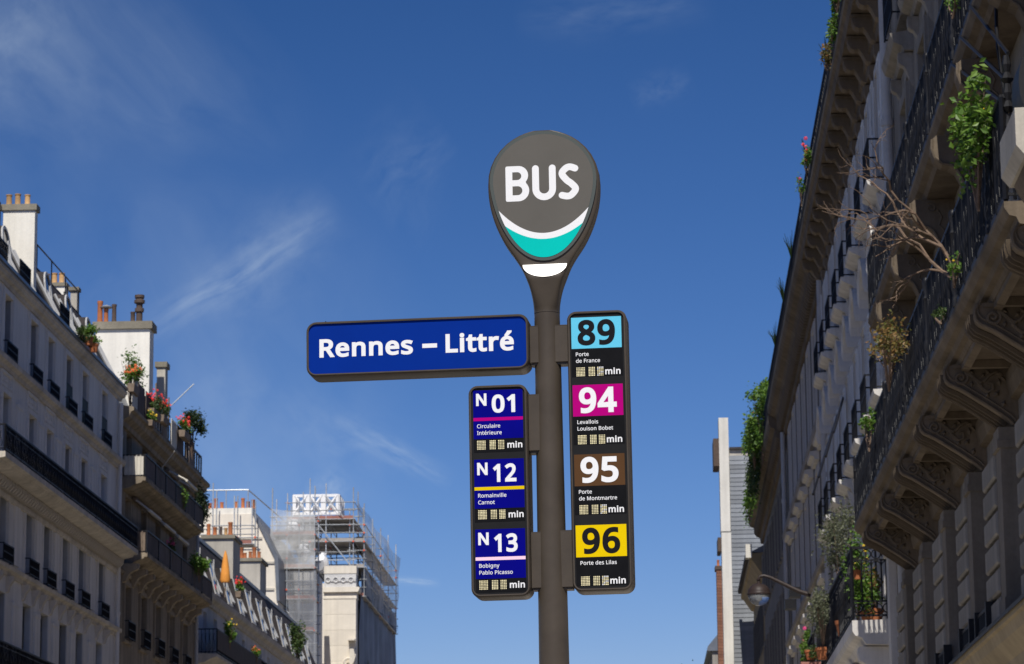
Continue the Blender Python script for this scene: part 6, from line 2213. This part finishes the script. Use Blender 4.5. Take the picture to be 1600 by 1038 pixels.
def hood(b, w, p, m, key):
    def make():
        f = MB(lambda o, y, z: (b.s * o, y, z))
        f.prism([(0, 0), (p * 0.5, 0.0), (p * 0.6, 0.08), (p, 0.12), (p, 0.22), (0, 0.26)], -w / 2, w / 2)
        return f.build('lintel_hood', m, b.root)
    return lambda y, z: place(('hood', b.key, w, p, key), make, b.loc(0, y, z), b.root)


hd = hood(R3, 1.9, 0.26, M['stoneR2'], 'R3')
for yc in bR3:
    hd(yc, 14.47)
    hd(yc, 10.62)


def rail_post(b, y, out, z0, h):
    def make():
        f = MB(lambda o, yy, z: (b.s * o, yy, z))
        f.lathe((0, 0, 0), [(0.045, 0), (0.045, 0.1), (0.03, 0.13), (0.05, 0.2), (0.055, 0.3), (0.035, 0.36), (0.05, 0.42), (0.03, 0.48), (0.034, h * 0.75), (0.05, h * 0.78), (0.03, h * 0.82), (0.05, h * 0.93), (0.05, h), (0.03, h + 0.03)], 8)
        return f.build('railing_post', M['iron'], b.root, smooth=True)
    place(('rpost', b.key, round(h, 2)), make, b.loc(out, y, z0), b.root)


for i in range(7):
    rail_post(R1, 31.2 + 3.8 * i, 0.935, 8.77, 1.14)
for i in range(8):
    rail_post(R1, 26.4 + 3.72 * i, 0.585, 12.54, 1.16)
for yc in (92.0, 95.5):
    mb = R3.mb()
    mb.box(0.26, 0.62, yc - 0.3, yc + 0.3, 11.45, 11.75)
    R3.part('window_box', mb, M['iron'])
downpipe(R3, 105.1, 0.2, 18.7, 0.14, 0.09)
mb = R3.mb()
mb.prism([(-0.2, 19.78), (-1.6, 22.4), (-5, 23), (-12, 19.78)], 79.1, 105.3)
R3.part('roof', mb, M['slate'])
R3.railing('roof_railing', 79.3, 105.3, 0.56, 19.78, 0.9, 0.14, 'plain', None)
mb = R3.mb()
mb.quad((0.53, 79.4, 19.85), (0.53, 105.0, 19.85), (0.53, 105.0, 20.55), (0.53, 79.4, 20.55))
R3.part('railing_screen', mb, M['canvas'], recalc=False)

# ------------------------------------------------------------------ fourth and fifth buildings on the right
R4 = rbuild('apartment_building', 'narrow warm stone building with dark toothed eave under a bushy green terrace', 118.0)
ops = []
for yc in [107.5 + 3.0 * i for i in range(9)]:
    ops += [(yc - 0.5, yc + 0.5, 15.0, 17.4), (yc - 0.5, yc + 0.5, 11.2, 13.6), (yc - 0.5, yc + 0.5, 7.4, 9.8)]
R4.walls(105.5, 132.5, 18.6, 12, ops, M['stoneR'])
for o in ops:
    R4.window(*o, fm='darkframe')
R4.run('cornice', [(0, 18.2), (0.1, 18.2), (0.14, 18.45), (0.36, 18.6), (0.40, 18.9), (0.55, 18.96), (0.62, 19.1), (0.62, 19.45), (0, 19.5)], 105.5, 132.6, M['stoneRw'])
dentil_run(R4, 105.8, 132.2, 0.55, 0.12, 0.40, 18.46, 18.86, 0.24, M['stoneRw'], R4.root)
sh4 = shutter_pair(R4, 0.5, 2.4, M['darkshutter'], 'R4', 0.03)
s4_ = surround(R4, 1.0, 2.4, 0.16, 0.10, M['stoneR'], key='R4', sill=False)
for yc in [107.5 + 3.0 * i for i in range(9)]:
    for z in (15.0, 11.2, 7.4):
        s4_(yc, z)
        sh4(yc, z, 1.36)
R4.railing('terrace_railing', 105.6, 120.0, 0.56, 19.47, 1.0, 0.14, 'ring', None, (True, False), -1.2)
mb = R4.mb()
mb.prism([(-1.3, 19.48), (-2.4, 21.5), (-6, 22), (-12, 19.48)], 105.5, 132.4)
R4.part('roof', mb, M['zinc'])
mb = R4.mb()
mb.box(-1.6, -0.9, 107.2, 108.0, 19.5, 21.7)
R4.part('chimney', mb, M['stoneRw'])
R5 = rbuild('apartment_building', 'low ochre rendered building with broad plain eave in front of the white party wall', 140.0)
ops = []
for yc in [135 + 3.0 * i for i in range(5)]:
    ops += [(yc - 0.5, yc + 0.5, 13.8, 16.0), (yc - 0.5, yc + 0.5, 10.2, 12.5), (yc - 0.5, yc + 0.5, 6.8, 9.0)]
R5.walls(132.7, 149.0, 17.2, 12, ops, M['stoneY'])
for o in ops:
    R5.window(*o, fm='darkframe')
R5.run('cornice', [(0, 16.9), (0.12, 16.95), (0.50, 17.5), (0.60, 17.56), (0.60, 17.8), (0, 17.84)], 132.7, 149.2, M['stoneY'])
R5.run('gutter', [(0.60, 17.8), (0.74, 17.8), (0.76, 17.95), (0.60, 17.95)], 132.7, 149.2, M['slate'])
mb = R5.mb()
mb.prism([(0.6, 17.85), (-2.5, 19.4), (-7, 19.8), (-12, 17.85)], 132.7, 149)
R5.part('roof', mb, M['zinc'])
mb = R5.mb()
mb.box(0.5, 0.78, 132.6, 133.3, 17.6, 18.2)
R5.part('corner_stone', mb, M['tower'])
sh5 = shutter_pair(R5, 0.5, 2.2, M['darkshutter'], 'R5', 0.03)
for yc in [135 + 3.0 * i for i in range(5)]:
    sh5(yc, 13.8, 1.04)
    sh5(yc, 10.2, 1.04)

# tall white party wall with slate flank
T6 = Building('tall_building', 'tall narrow white rendered party wall with grey slate flank above the right-hand roofs', 'building', 4.25, 150.0, -1)
mb = T6.mb()
mb.box(-0.48, 0.0, 150.0, 151.2, 0, 21.0)
mb.box(-0.46, 0.02, 149.96, 151.2, 21.03, 26.8)
T6.part('wall', mb, M['tower'])
mb = T6.mb()
mb.box(-9, -0.485, 150.25, 166, 0, 25.2)
T6.part('flank_wall', mb, M['plaster2'])
# slate courses on the flank: overlapping rows, each row one strip
def slate_row():
    f = MB()
    f.add([(0, -0.008, 0), (3.2, -0.008, 0), (3.2, 0.02, 0.24), (0, 0.02, 0.24), (0, 0, 0), (3.2, 0, 0)], [(0, 1, 2, 3), (0, 4, 5, 1)])
    return f.build('slate_course', M['greyslate'], T6.root, recalc=False)
for i in range(54):
    place('slaterow', slate_row, (0.487, 0.215, 13.0 + 0.22 * i), T6.root)
mb = T6.mb()
mb.box(-9, -0.49, 150.1, 166, 25.2, 25.32)
T6.part('roof', mb, M['slate'])
mb = T6.mb()
mb.box(0.005, 0.30, 150.3, 152.5, 24.4, 25.8)
T6.part('sign_box', mb, M['potdark'])
mb = T6.mb()
mb.box(0.004, 0.18, 150.5, 152.5, 20.1, 20.8)
T6.part('wall_box', mb, M['potdark'])
# brick chimney stack and small houses beyond
BK = Building('brick_stack', 'red brick chimney stack with two orange pots, left of the white party wall', 'chimney', 4.75, 180.0, -1)
mb = BK.mb()
mb.box(-0.55, 0.0, 180.0, 181.2, 0, 22.6)
BK.part('stack', mb, M['brick'])
mb = BK.mb()
mb.box(-0.62, 0.08, 179.93, 181.27, 22.62, 22.85)
bkc = BK.part('stone_cap', mb, M['potdark'])
pots(None, bkc, 0.12, 0.4, 22.85, 0.09, 0.40, 'potred', None)
pots(None, bkc, 0.42, 0.4, 22.85, 0.09, 0.40, 'potred', None)
def bricks():
    f = MB()
    f.box(0.01, 0.54, -0.018, 0.0, 0, 0.15)
    return f.build('brick_course', M['brick'], BK.root)
for i in range(30):
    place('brickcourse', bricks, (0, 0, 17.2 + 0.18 * i), BK.root)
FH = Building('distant_building', 'small dim distant house with grey zinc roof at the foot of the brick stack', 'building', 5.0, 205.0, -1)
mb = FH.mb()
mb.box(-6, 0.0, 205, 225, 0, 20.0)
FH.part('wall', mb, M['stoneR'])
mb = FH.mb()
mb.prism([(0.35, 20.0), (0.3, 20.3), (-1.4, 22.3), (-4, 22.8), (-6, 20)], 204.8, 225)
FH.part('roof', mb, M['zinc'])
mb = FH.mb()
mb.box(-1.5, -0.75, 204.9, 206, 20.5, 23.5)
FH.part('chimney', mb, M['plaster'])
mb = FH.mb()
mb.box(-1.6, -0.68, 204.8, 206.1, 23.5, 23.75)
FH.part('chimney_cap', mb, M['cap'])

# ------------------------------------------------------------------ plants, pots, lamp and other things standing on the buildings
def foliage(mb, c, r, n, size, g, clumps=9, droop=0.0):
    cs = []
    for k in range(clumps):
        while True:
            p = Vector((g.uniform(-1, 1), g.uniform(-1, 1), g.uniform(-1, 1)))
            if p.length < 1:
                break
        cs.append((Vector((p.x * r[0], p.y * r[1], p.z * r[2])) * 0.8, g.uniform(0.25, 0.5)))
    for i in range(int(n * 1.9)):
        cc, cr = g.choice(cs)
        d = Vector((g.gauss(0, 1), g.gauss(0, 1), g.gauss(0, 1)))
        p = Vector(c) + cc + Vector((d.x * r[0], d.y * r[1], d.z * r[2])) * cr * 0.55
        ax = Vector((g.uniform(-1, 1), g.uniform(-1, 1), g.uniform(-0.7, 0.7) - droop)).normalized()
        nr = Vector((g.uniform(-1, 1), g.uniform(-1.2, 0.6), g.uniform(0, 1.2)))
        sd = ax.cross(nr)
        if sd.length < 1e-3:
            continue
        sd.normalize()
        up_ = sd.cross(ax)
        L = size * 0.72 * g.uniform(0.6, 1.25)
        w = L * 0.30
        mb.add([tuple(p), tuple(p + ax * L * 0.5 + sd * w + up_ * w * 0.3), tuple(p + ax * L), tuple(p + ax * L * 0.5 - sd * w + up_ * w * 0.3)], [(0, 1, 2), (0, 2, 3)])


def blossoms(mb, c, r, n, size, g):
    for i in range(int(n * 0.6)):
        p = Vector(c) + Vector((g.gauss(0, 0.5) * r[0], g.gauss(0, 0.5) * r[1], abs(g.gauss(0.2, 0.5)) * r[2]))
        s = size * 0.55 * g.uniform(0.7, 1.3)
        k0 = g.uniform(0, 6)
        vs = [(p.x, p.y - s * 0.3, p.z)]
        for k in range(5):
            t = k0 + 2 * math.pi * k / 5
            vs += [(p.x + s * math.cos(t - 0.45), p.y + g.uniform(-.3, .3) * s, p.z + s * math.sin(t - 0.45)), (p.x + s * math.cos(t + 0.45), p.y, p.z + s * math.sin(t + 0.45))]
        mb.add(vs, [(0, 1 + 2 * k, 2 + 2 * k) for k in range(5)])


def plant(label, group, pos, r, n, size, m, seed, flowers=None, pot=None, stems=5, droop=0.0, name='potted_plant', base=None, trough=None, clumps=9):
    """pos: centre of the crown; base: height where the stems start"""
    g = random.Random(seed)
    bz = pos[2] - r[2] * 1.15 if base is None else base
    o = empty(name, (pos[0], pos[1], bz))
    tag(o, label, 'plant', group)
    c = (0, 0, pos[2] - bz)
    mb = MB()
    foliage(mb, c, r, n, size, g, clumps, droop)
    f = mb.build('foliage', M[m], o, recalc=False)
    f['kind'] = 'stuff'
    mb = MB()
    for k in range(stems):
        e = (g.uniform(-.7, .7) * r[0], g.uniform(-.7, .7) * r[1], c[2] + g.uniform(-.2, .75) * r[2])
        mid = (e[0] * 0.35 + g.uniform(-.05, .05), e[1] * 0.35, e[2] * 0.5)
        mb.tube([(0, 0, 0.0), mid, e], [0.016, 0.012, 0.005], 5)
    mb.build('stems', M['bark'], o, recalc=False)['kind'] = 'stuff'
    if flowers:
        mb = MB()
        blossoms(mb, (c[0], c[1], c[2] + r[2] * 0.15), r, flowers[0], flowers[2], g)
        mb.build('flowers', M[flowers[1]], o, recalc=False)['kind'] = 'stuff'
    if pot:
        mb = MB()
        R_, h = pot
        mb.lathe((0, 0, -h), [(R_ * 0.68, 0), (R_ * 0.92, h * 0.75), (R_, h * 0.76), (R_ * 1.05, h), (R_ * 0.9, h), (R_ * 0.85, h * 0.85)], 14)
        mb.build('pot', M['potred'], o, smooth=True)
    if trough:
        mb = MB()
        w, d, h = trough
        mb.prism([(-d * 0.4, -h), (d * 0.4, -h), (d * 0.5, 0), (-d * 0.5, 0)], -w / 2, w / 2)
        mb.build('trough', M['wood'], o)
    return o


GL = 'plants on the roof terrace of the brown stone building'
plant('red geraniums in a trough at the near end of the brown stone roof terrace', GL, (-17.12, 100.75, 20.35), (0.25, 0.55, 0.28), 260, 0.14, 'g1', 1, (60, 'orange', 0.075), None, 4, 0, 'flower_trough', 19.95, (1.1, 0.25, 0.28))
plant('tall light green shrub on the brown stone terrace against the big white chimney', GL, (-17.7, 103.6, 20.95), (0.55, 0.5, 0.75), 520, 0.17, 'g1', 2, None, None, 7, 0, 'terrace_shrub', 19.4)
plant('red and orange geraniums hanging over the terrace edge below the small chimney', GL, (-17.0, 104.5, 20.0), (0.22, 0.9, 0.30), 300, 0.13, 'g2', 3, (70, 'red', 0.07), None, 4, 0.4, 'flower_trough', 19.7, (1.6, 0.25, 0.25))
plant('yellow flowering low plant under the red geraniums of the terrace', GL, (-16.95, 103.6, 19.4), (0.15, 0.4, 0.18), 120, 0.11, 'g1', 4, (30, 'yel', 0.06), None, 3, 0.2, 'flower_trough', 19.2, (0.7, 0.2, 0.2))
plant('second clump of red geraniums beyond the small chimney on the terrace edge', GL, (-17.1, 107.2, 20.25), (0.22, 0.7, 0.32), 260, 0.13, 'g2', 5, (55, 'red', 0.07), None, 4, 0.3, 'flower_trough', 19.95, (1.3, 0.25, 0.25))
plant('big dark green bush leaning out at the far end of the brown stone terrace', GL, (-17.0, 113.6, 20.75), (0.50, 1.0, 0.60), 1000, 0.15, 'gd', 6, None, None, 8, 0, 'terrace_shrub', 19.4, None, 14)
plant('bright red geraniums in front of the big dark terrace bush', GL, (-16.9, 111.0, 20.30), (0.2, 0.75, 0.25), 220, 0.13, 'g1', 7, (70, 'red', 0.085), None, 4, 0.2, 'flower_trough', 20.0, (1.4, 0.25, 0.25))
plant('dark climbing plant at the far corner under the terrace eave', GL, (-16.85, 115.4, 17.9), (0.30, 1.4, 0.75), 900, 0.14, 'gd', 8, None, None, 8, 0.3, 'balcony_plant', 16.9, None, 14)
plant('yellow green bushy plant on the upper canvas balcony', 'plants on the canvas balconies', (-16.75, 109.8, 17.45), (0.22, 0.7, 0.42), 360, 0.14, 'g1', 9, None, None, 6, 0.1, 'balcony_plant', 16.9)
plant('bright green bushy plant spilling over the far end of the lower canvas balcony', 'plants on the canvas balconies', (-16.6, 113.2, 15.35), (0.32, 1.3, 0.42), 700, 0.17, 'g1', 10, None, None, 8, 0.2, 'balcony_plant', 14.6, None, 12)
plant('pink flowers showing over the middle of the lower canvas balcony', 'plants on the canvas balconies', (-16.75, 107.3, 15.25), (0.18, 0.5, 0.22), 130, 0.12, 'g2', 11, (26, 'pinkp', 0.07), None, 4, 0, 'balcony_plant', 14.6)
GA = 'pots on the slate roof of the cream building'
plant('terracotta pot of feathery green plant on the slate roof edge, nearer of two', GA, (-17.12, 92.3, 20.25), (0.28, 0.4, 0.28), 170, 0.15, 'g1', 12, None, (0.15, 0.26), 4, 0, 'potted_plant', 20.0)
plant('terracotta pot with small green tuft on the slate roof edge, farther of two', GA, (-17.12, 93.2, 20.15), (0.24, 0.32, 0.22), 130, 0.14, 'g1', 13, None, (0.15, 0.26), 4, 0, 'potted_plant', 19.95)
plant('leafy green plant trailing from the slate roof edge beside two pots', GA, (-17.1, 91.2, 19.9), (0.22, 0.5, 0.26), 170, 0.14, 'g2', 14, None, None, 4, 0.3, 'trailing_plant', 19.7)
GC = 'plants on the low pale building'
plant('red and pink flowers at a dormer of the low slate roof', GC, (-17.15, 128.8, 16.25), (0.2, 0.5, 0.28), 170, 0.14, 'g1', 15, (40, 'red', 0.09), None, 4, 0, 'flower_trough', 15.95, (0.9, 0.25, 0.25))
plant('green plant with yellow tips standing on the dark balcony of the low building', GC, (-16.7, 122.6, 13.65), (0.25, 0.9, 0.4), 420, 0.17, 'g1', 16, (16, 'yel', 0.06), None, 6, 0, 'balcony_plant', 12.9)
plant('small orange and yellow flowers further along the dark balcony of the low building', GC, (-16.7, 131.2, 13.55), (0.2, 0.9, 0.22), 200, 0.15, 'g1', 17, (26, 'orange', 0.08), None, 4, 0, 'balcony_plant', 13.0)
plant('dark green creeper at the far end of the low slate roof beneath the scaffolding', GC, (-17.0, 149.6, 15.9), (0.4, 1.3, 0.9), 600, 0.22, 'g2', 18, None, None, 6, 0.3, 'climbing_plant', 14.9, None, 12)
# closed orange parasol behind the dormers
ps = empty('parasol', (-17.15, 124.3, 15.25))
tag(ps, 'closed orange parasol standing among the dormers of the low slate roof', 'parasol')
mb = MB()
mb.tube([(0, 0, 0), (0, 0, 1.95)], 0.025, 6)
mb.build('pole', M['wood'], ps)
mb = MB()
g = random.Random(4)
prof = [(0.19, 0.62), (0.22, 0.72), (0.19, 1.0), (0.14, 1.4), (0.08, 1.75), (0.02, 1.95)]
mb.lathe((0, 0, 0), prof, 14)
mb.v = [(x * (1.0 + 0.22 * math.sin(7 * math.atan2(y, x + 1e-9))), y * (1.0 + 0.22 * math.sin(7 * math.atan2(y, x + 1e-9))), z) for x, y, z in mb.v]
mb.build('folded_canvas', M['parasol'], ps, smooth=True)

# ---- right side
GR = 'plants on the first balcony of the dark stone building'
def rp_(out, y, z):
    return (fx(y) - out, y, z)


plant('leafy green shrub with large leaves pouring over the near end of the first iron balcony', GR, rp_(1.10, 30.7, 9.82), (0.22, 1.1, 0.55), 560, 0.13, 'g1', 21, (3, 'yel', 0.03), None, 8, 0.3, 'balcony_shrub', 8.9, None, 12)
plant('pale green sprig with cream blossom poking through the first balcony railing', GR, rp_(1.02, 34.3, 9.10), (0.10, 0.4, 0.14), 70, 0.075, 'g1', 22, (4, 'yel', 0.03), None, 4, 0, 'balcony_plant', 8.85)
plant('small drooping green sprig under the cream blossom on the first balcony railing', GR, rp_(1.00, 36.3, 8.98), (0.08, 0.45, 0.10), 50, 0.075, 'g2', 23, None, None, 4, 0.4, 'balcony_plant', 8.82)
plant('rusty and yellow leaved bush spreading from the middle of the first iron balcony', GR, rp_(1.22, 42.0, 9.62), (0.24, 1.6, 0.36), 420, 0.10, 'g4', 24, None, None, 12, 0.2, 'balcony_shrub', 9.0, None, 14)
plant('bright green tuft on the far part of the first iron balcony', GR, rp_(1.05, 48.8, 9.72), (0.10, 0.6, 0.20), 130, 0.10, 'g1', 25, None, None, 4, 0, 'balcony_plant', 9.2)
plant('small green weed with reddish stem in the railing of the upper iron balcony', 'plants on the upper balcony', rp_(0.68, 36.6, 13.05), (0.07, 0.4, 0.14), 60, 0.075, 'g1', 26, None, None, 3, 0.3, 'balcony_plant', 12.8)
# leafless shrub
bs = empty('bare_shrub', rp_(0.9, 35.2, 9.0))
tag(bs, 'leafless shrub with twisting bare branches reaching out over the first iron balcony', 'shrub', GR)
g = random.Random(11)
mb = MB()
tw = MB()
def branch(p, d, ln, r, depth):
    pts = [p]
    for k in range(5):
        d = (d + Vector((g.uniform(-.65, .50), g.uniform(-.6, .6), g.uniform(-.55, .50)))).normalized()
        pts.append(pts[-1] + d * ln / 5)
    (mb if depth > 1 else tw).tube(pts, [r * (1 - 0.13 * k) for k in range(6)], 5)
    if depth:
        for k in (2, 3, 4, 5):
            if g.random() < 0.72:
                nd = (d + Vector((g.uniform(-.9, .5), g.uniform(-.8, .8), g.uniform(-.6, .9)))).normalized()
                branch(pts[k], nd, ln * g.uniform(0.45, 0.65), r * 0.55, depth - 1)
for d0, ln in ((Vector((-0.45, 0.1, 1.0)), 1.3), (Vector((-0.8, 0.5, 0.9)), 1.2), (Vector((-0.25, -0.3, 1.1)), 1.3)):
    branch(Vector((0.05, 0, 0.1)), d0.normalized(), ln, 0.030, 3)
mb.build('branches', M['bark'], bs, recalc=False)
tw.build('twigs', M['bark'], bs, recalc=False)['kind'] = 'stuff'
mb = MB()
mb.lathe((0.2, 0, -0.22), [(0.14, 0), (0.19, 0.25), (0.20, 0.26), (0.20, 0.32), (0.17, 0.32)], 12)
mb.build('pot', M['potred'], bs, smooth=True)
GT = 'plants along the roof railing over the bracketed cornice'
for i, (y, z, n, mt, fl, lb) in enumerate([
        (58.4, 19.95, 150, 'g1', None, 'light green tuft hanging on the roof railing at the very top of the picture'),
        (60.4, 19.95, 190, 'g1', None, 'bright green tuft on the roof railing, second from the top'),
        (62.6, 19.95, 130, 'g4', None, 'reddish brown and green plant on the roof railing near the top'),
        (71.9, 20.1, 150, 'g1', (14, 'red', 0.075), 'plant with vivid red blossoms on the roof railing'),
        (75.0, 20.2, 60, 'g1', (3, 'pinkp', 0.05), 'small sprig with one pink blossom on the roof railing')]):
    plant(lb, GT, rp_(0.74, y, z), (0.10, 0.55, 0.30), n, 0.12, mt, 40 + i, fl, None, 4, 0.2, 'railing_plant', 19.65)
for i, (y, n) in enumerate([(64.5, 5), (73.6, 7), (84.2, 8), (90.3, 9), (97.5, 8)]):
    g = random.Random(60 + i)
    o = empty('spiky_plant', rp_(0.62, y, 20.35))
    tag(o, ['spiky grass tuft on the roof railing between the green plants at the top', 'spiky grass blades on the roof railing just past the red blossoms', 'spiky plant on the roof railing where the two cornices meet', 'tall spiky leaves on the roof railing of the toothed cornice', 'farthest spiky leaves on the roof railing, above the green terrace'][i], 'plant', 'spiky plants on the roof railing')
    for k in range(n):
        mb = MB()
        a, b = g.uniform(-.25, .05), g.uniform(-.5, .5)
        mb.tube([(0, 0, 0), (a * 0.4, b * 0.4, 0.3), (a, b, 0.4 + g.uniform(0, .35))], [0.018, 0.014, 0.004], 4)
        mb.build('blade', M['gd'], o, recalc=False)
GB = 'plants on the white stone first-floor balcony'
plant('grey green olive tree rising above the ring-patterned balcony railing', GB, rp_(0.80, 61.0, 9.25), (0.42, 2.2, 0.62), 1300, 0.11, 'g3', 31, None, (0.2, 0.32), 9, 0.1, 'olive_tree', 7.65, None, 16)
plant('blue green bushy shrub overhanging the balcony below the olive tree', GB, rp_(1.0, 65.8, 8.35), (0.32, 2.0, 0.55), 1100, 0.11, 'g3', 32, None, (0.17, 0.26), 8, 0.3, 'balcony_shrub', 7.55, None, 14)
plant('bright green climber with yellow blossoms inside the corner of the ring-patterned balcony', GB, rp_(0.75, 57.6, 8.30), (0.30, 0.9, 0.70), 520, 0.12, 'g1', 33, (9, 'yel', 0.05), None, 7, 0.2, 'balcony_plant', 7.25, None, 12)
plant('low green plant in a terracotta pot behind the ring-patterned balcony end', GB, rp_(0.62, 56.9, 7.62), (0.28, 0.4, 0.30), 260, 0.11, 'g1', 34, None, (0.14, 0.2), 5, 0, 'potted_plant', 7.42)
plant('rust red leaved shrub behind the bars of the balcony end', GB, rp_(0.42, 57.8, 8.05), (0.26, 0.5, 0.36), 260, 0.10, 'g4', 35, None, (0.18, 0.3), 6, 0, 'potted_plant', 7.55)
plant('hanging terracotta pot with yellow flowers at the corner of the ring-patterned railing', GB, rp_(0.80, 56.6, 8.26), (0.14, 0.2, 0.10), 70, 0.08, 'g1', 36, (9, 'yel', 0.04), (0.09, 0.17), 3, 0, 'hanging_pot', 8.16)
plant('terracotta pot of trailing green on a plank shelf outside the white stone balcony', GB, rp_(1.12, 68.6, 7.62), (0.18, 0.5, 0.25), 190, 0.11, 'g2', 37, None, (0.16, 0.22), 4, 0.3, 'potted_plant', 7.75)
mb = MB()
mb.box(-0.28, 0.28, -0.3, 0.3, -0.05, 0.0)
sh = mb.build('plank_shelf', M['plank'])
sh.location = rp_(1.10, 68.6, 7.46)
tag(sh, 'reddish plank shelf under the terracotta pot on the white stone balcony', 'shelf')
plant('yellow green plant with a pink blossom at the bottom edge, below the street lamp', GB, rp_(0.95, 75.2, 8.45), (0.16, 1.1, 0.50), 420, 0.13, 'g1', 38, (4, 'pinkp', 0.085), None, 6, 0.2, 'balcony_plant', 7.6)
R2b = R2.run('balcony', [(0, 6.72), (0.70, 6.74), (0.78, 6.86), (0.90, 6.90), (0.95, 6.98), (0.95, 7.18), (0, 7.2)], 71.5, 78.6, M['stoneR2'])
R2.railing('railing', 71.5, 78.5, 0.92, 7.19, 1.25, 0.12, 'scroll', R2b, (True, False), 0.0)
GD = 'bushes of the green roof terrace on the right'
for i, (out, y, z, r, n, mt, fl, lb) in enumerate([
        (0.62, 111.5, 21.1, (0.55, 2.8, 0.65), 1500, 'g1', (10, 'pinkp', 0.10), 'yellow green bush with pink flowers on top of the green roof terrace'),
        (0.90, 113.2, 20.0, (0.48, 3.2, 0.85), 1700, 'g1', (6, 'red', 0.10), 'dense mid green bush filling the railing of the green roof terrace'),
        (0.85, 116.4, 18.9, (0.28, 3.2, 0.75), 900, 'g2', None, 'dark green creeper hanging below the railing of the green roof terrace'),
        (0.90, 121.5, 18.4, (0.26, 3.6, 0.60), 420, 'g1', None, 'loose green sprays trailing at the lower end of the green roof terrace')]):
    plant(lb, GD, rp_(out, y, z), r, n, 0.19, mt, 70 + i, fl, None, 8, 0.2, 'terrace_shrub', 18.6 if i < 2 else z - 0.6, None, 16)
mb = MB()
o = empty('conifer', rp_(-0.3, 108.4, 20.4))
tag(o, 'small dark pointed conifer standing on the green roof terrace against the cornice', 'plant', GD)
g = random.Random(5)
for k in range(700):
    t = g.random() ** 0.7
    a = g.uniform(0, 6.28)
    R_ = 0.34 * (1 - t) + 0.03
    p = Vector((R_ * math.cos(a), R_ * math.sin(a), 0.15 + 1.7 * t))
    d = Vector((math.cos(a), math.sin(a), 0.9)).normalized() * 0.16
    s = Vector((-math.sin(a), math.cos(a), 0)) * 0.03
    mb.add([tuple(p - s), tuple(p + s), tuple(p + d)], [(0, 1, 2)])
mb.build('foliage', M['gd'], o, recalc=False)['kind'] = 'stuff'
mb = MB()
mb.tube([(0, 0, -0.9), (0, 0, 1.5)], [0.05, 0.01], 6)
mb.build('trunk', M['bark'], o)

# street lamp on a wall arm
lx = fx(88)
lm = empty('wall_lamp', (lx, 88.0, 11.12))
tag(lm, 'brown globe street lamp with clear lower half on a slanting wall arm', 'street lamp')
mb = MB()
mb.box(-0.12, -0.005, -0.16, 0.16, -0.34, 0.42)
mb.build('wall_plate', M['iron'], lm)
hx = 3.55 - lx
mb = MB()
mb.tube([(-0.05, 0, -0.06), (-0.5, 0, 0.09), (hx + 0.35, 0, 0.50), (hx + 0.16, 0, 0.56), (hx + 0.04, 0, 0.54), (hx, 0, 0.46), (hx, 0, 0.34)], [0.075, 0.066, 0.05, 0.046, 0.044, 0.044, 0.044], 8)
mb.build('arm', M['lampbrown'], lm, smooth=True)
mb = MB()
mb.lathe((hx, 0, 0.0), [(0.348, -0.005), (0.352, 0.03), (0.335, 0.05)] + [(0.335 * math.cos(rad(a)), 0.04 + 0.30 * math.sin(rad(a))) for a in range(10, 90, 10)] + [(0.06, 0.335), (0.05, 0.42), (0.08, 0.44), (0.03, 0.47)], 28)
mb.build('dome', M['lampbrown'], lm, smooth=True)
mb = MB()
mb.lathe((hx, 0, 0.0), [(0.02, -0.325)] + [(0.325 * math.cos(rad(a)), -0.325 * math.sin(rad(a))) for a in range(80, -1, -10)], 28)
mb.build('glass_bowl', M['lampglass'], lm, smooth=True, recalc=True)
mb = MB()
mb.lathe((hx, 0, -0.16), [(0.02, 0), (0.07, 0.03), (0.07, 0.14), (0.04, 0.18)], 12)
mb.build('bulb', M['whitepaint'], lm, smooth=True)

# tree crown just visible far down the street
tr = empty('street_tree', (3.9, 230.0, 0))
tag(tr, 'far green tree crown just showing at the bottom of the sky beside the right-hand houses', 'tree')
mb = MB()
mb.tube([(0, 0, 0), (0.1, 0, 8), (0.0, 0.2, 15), (0.1, 0, 20)], [0.35, 0.28, 0.18, 0.06], 8)
for k in range(8):
    a = k * 0.8
    mb.tube([(0.0, 0, 11 + k), (0.9 * math.cos(a), 0.9 * math.sin(a), 13 + k), (1.8 * math.cos(a), 1.8 * math.sin(a), 14.5 + k)], [0.12, 0.08, 0.03], 6)
mb.build('trunk', M['bark'], tr)
mb = MB()
foliage(mb, (0, 0, 16.0), (2.2, 2.2, 4.6), 3200, 0.42, random.Random(8), 34)
mb.build('crown', M['g1'], tr, recalc=False)['kind'] = 'stuff'
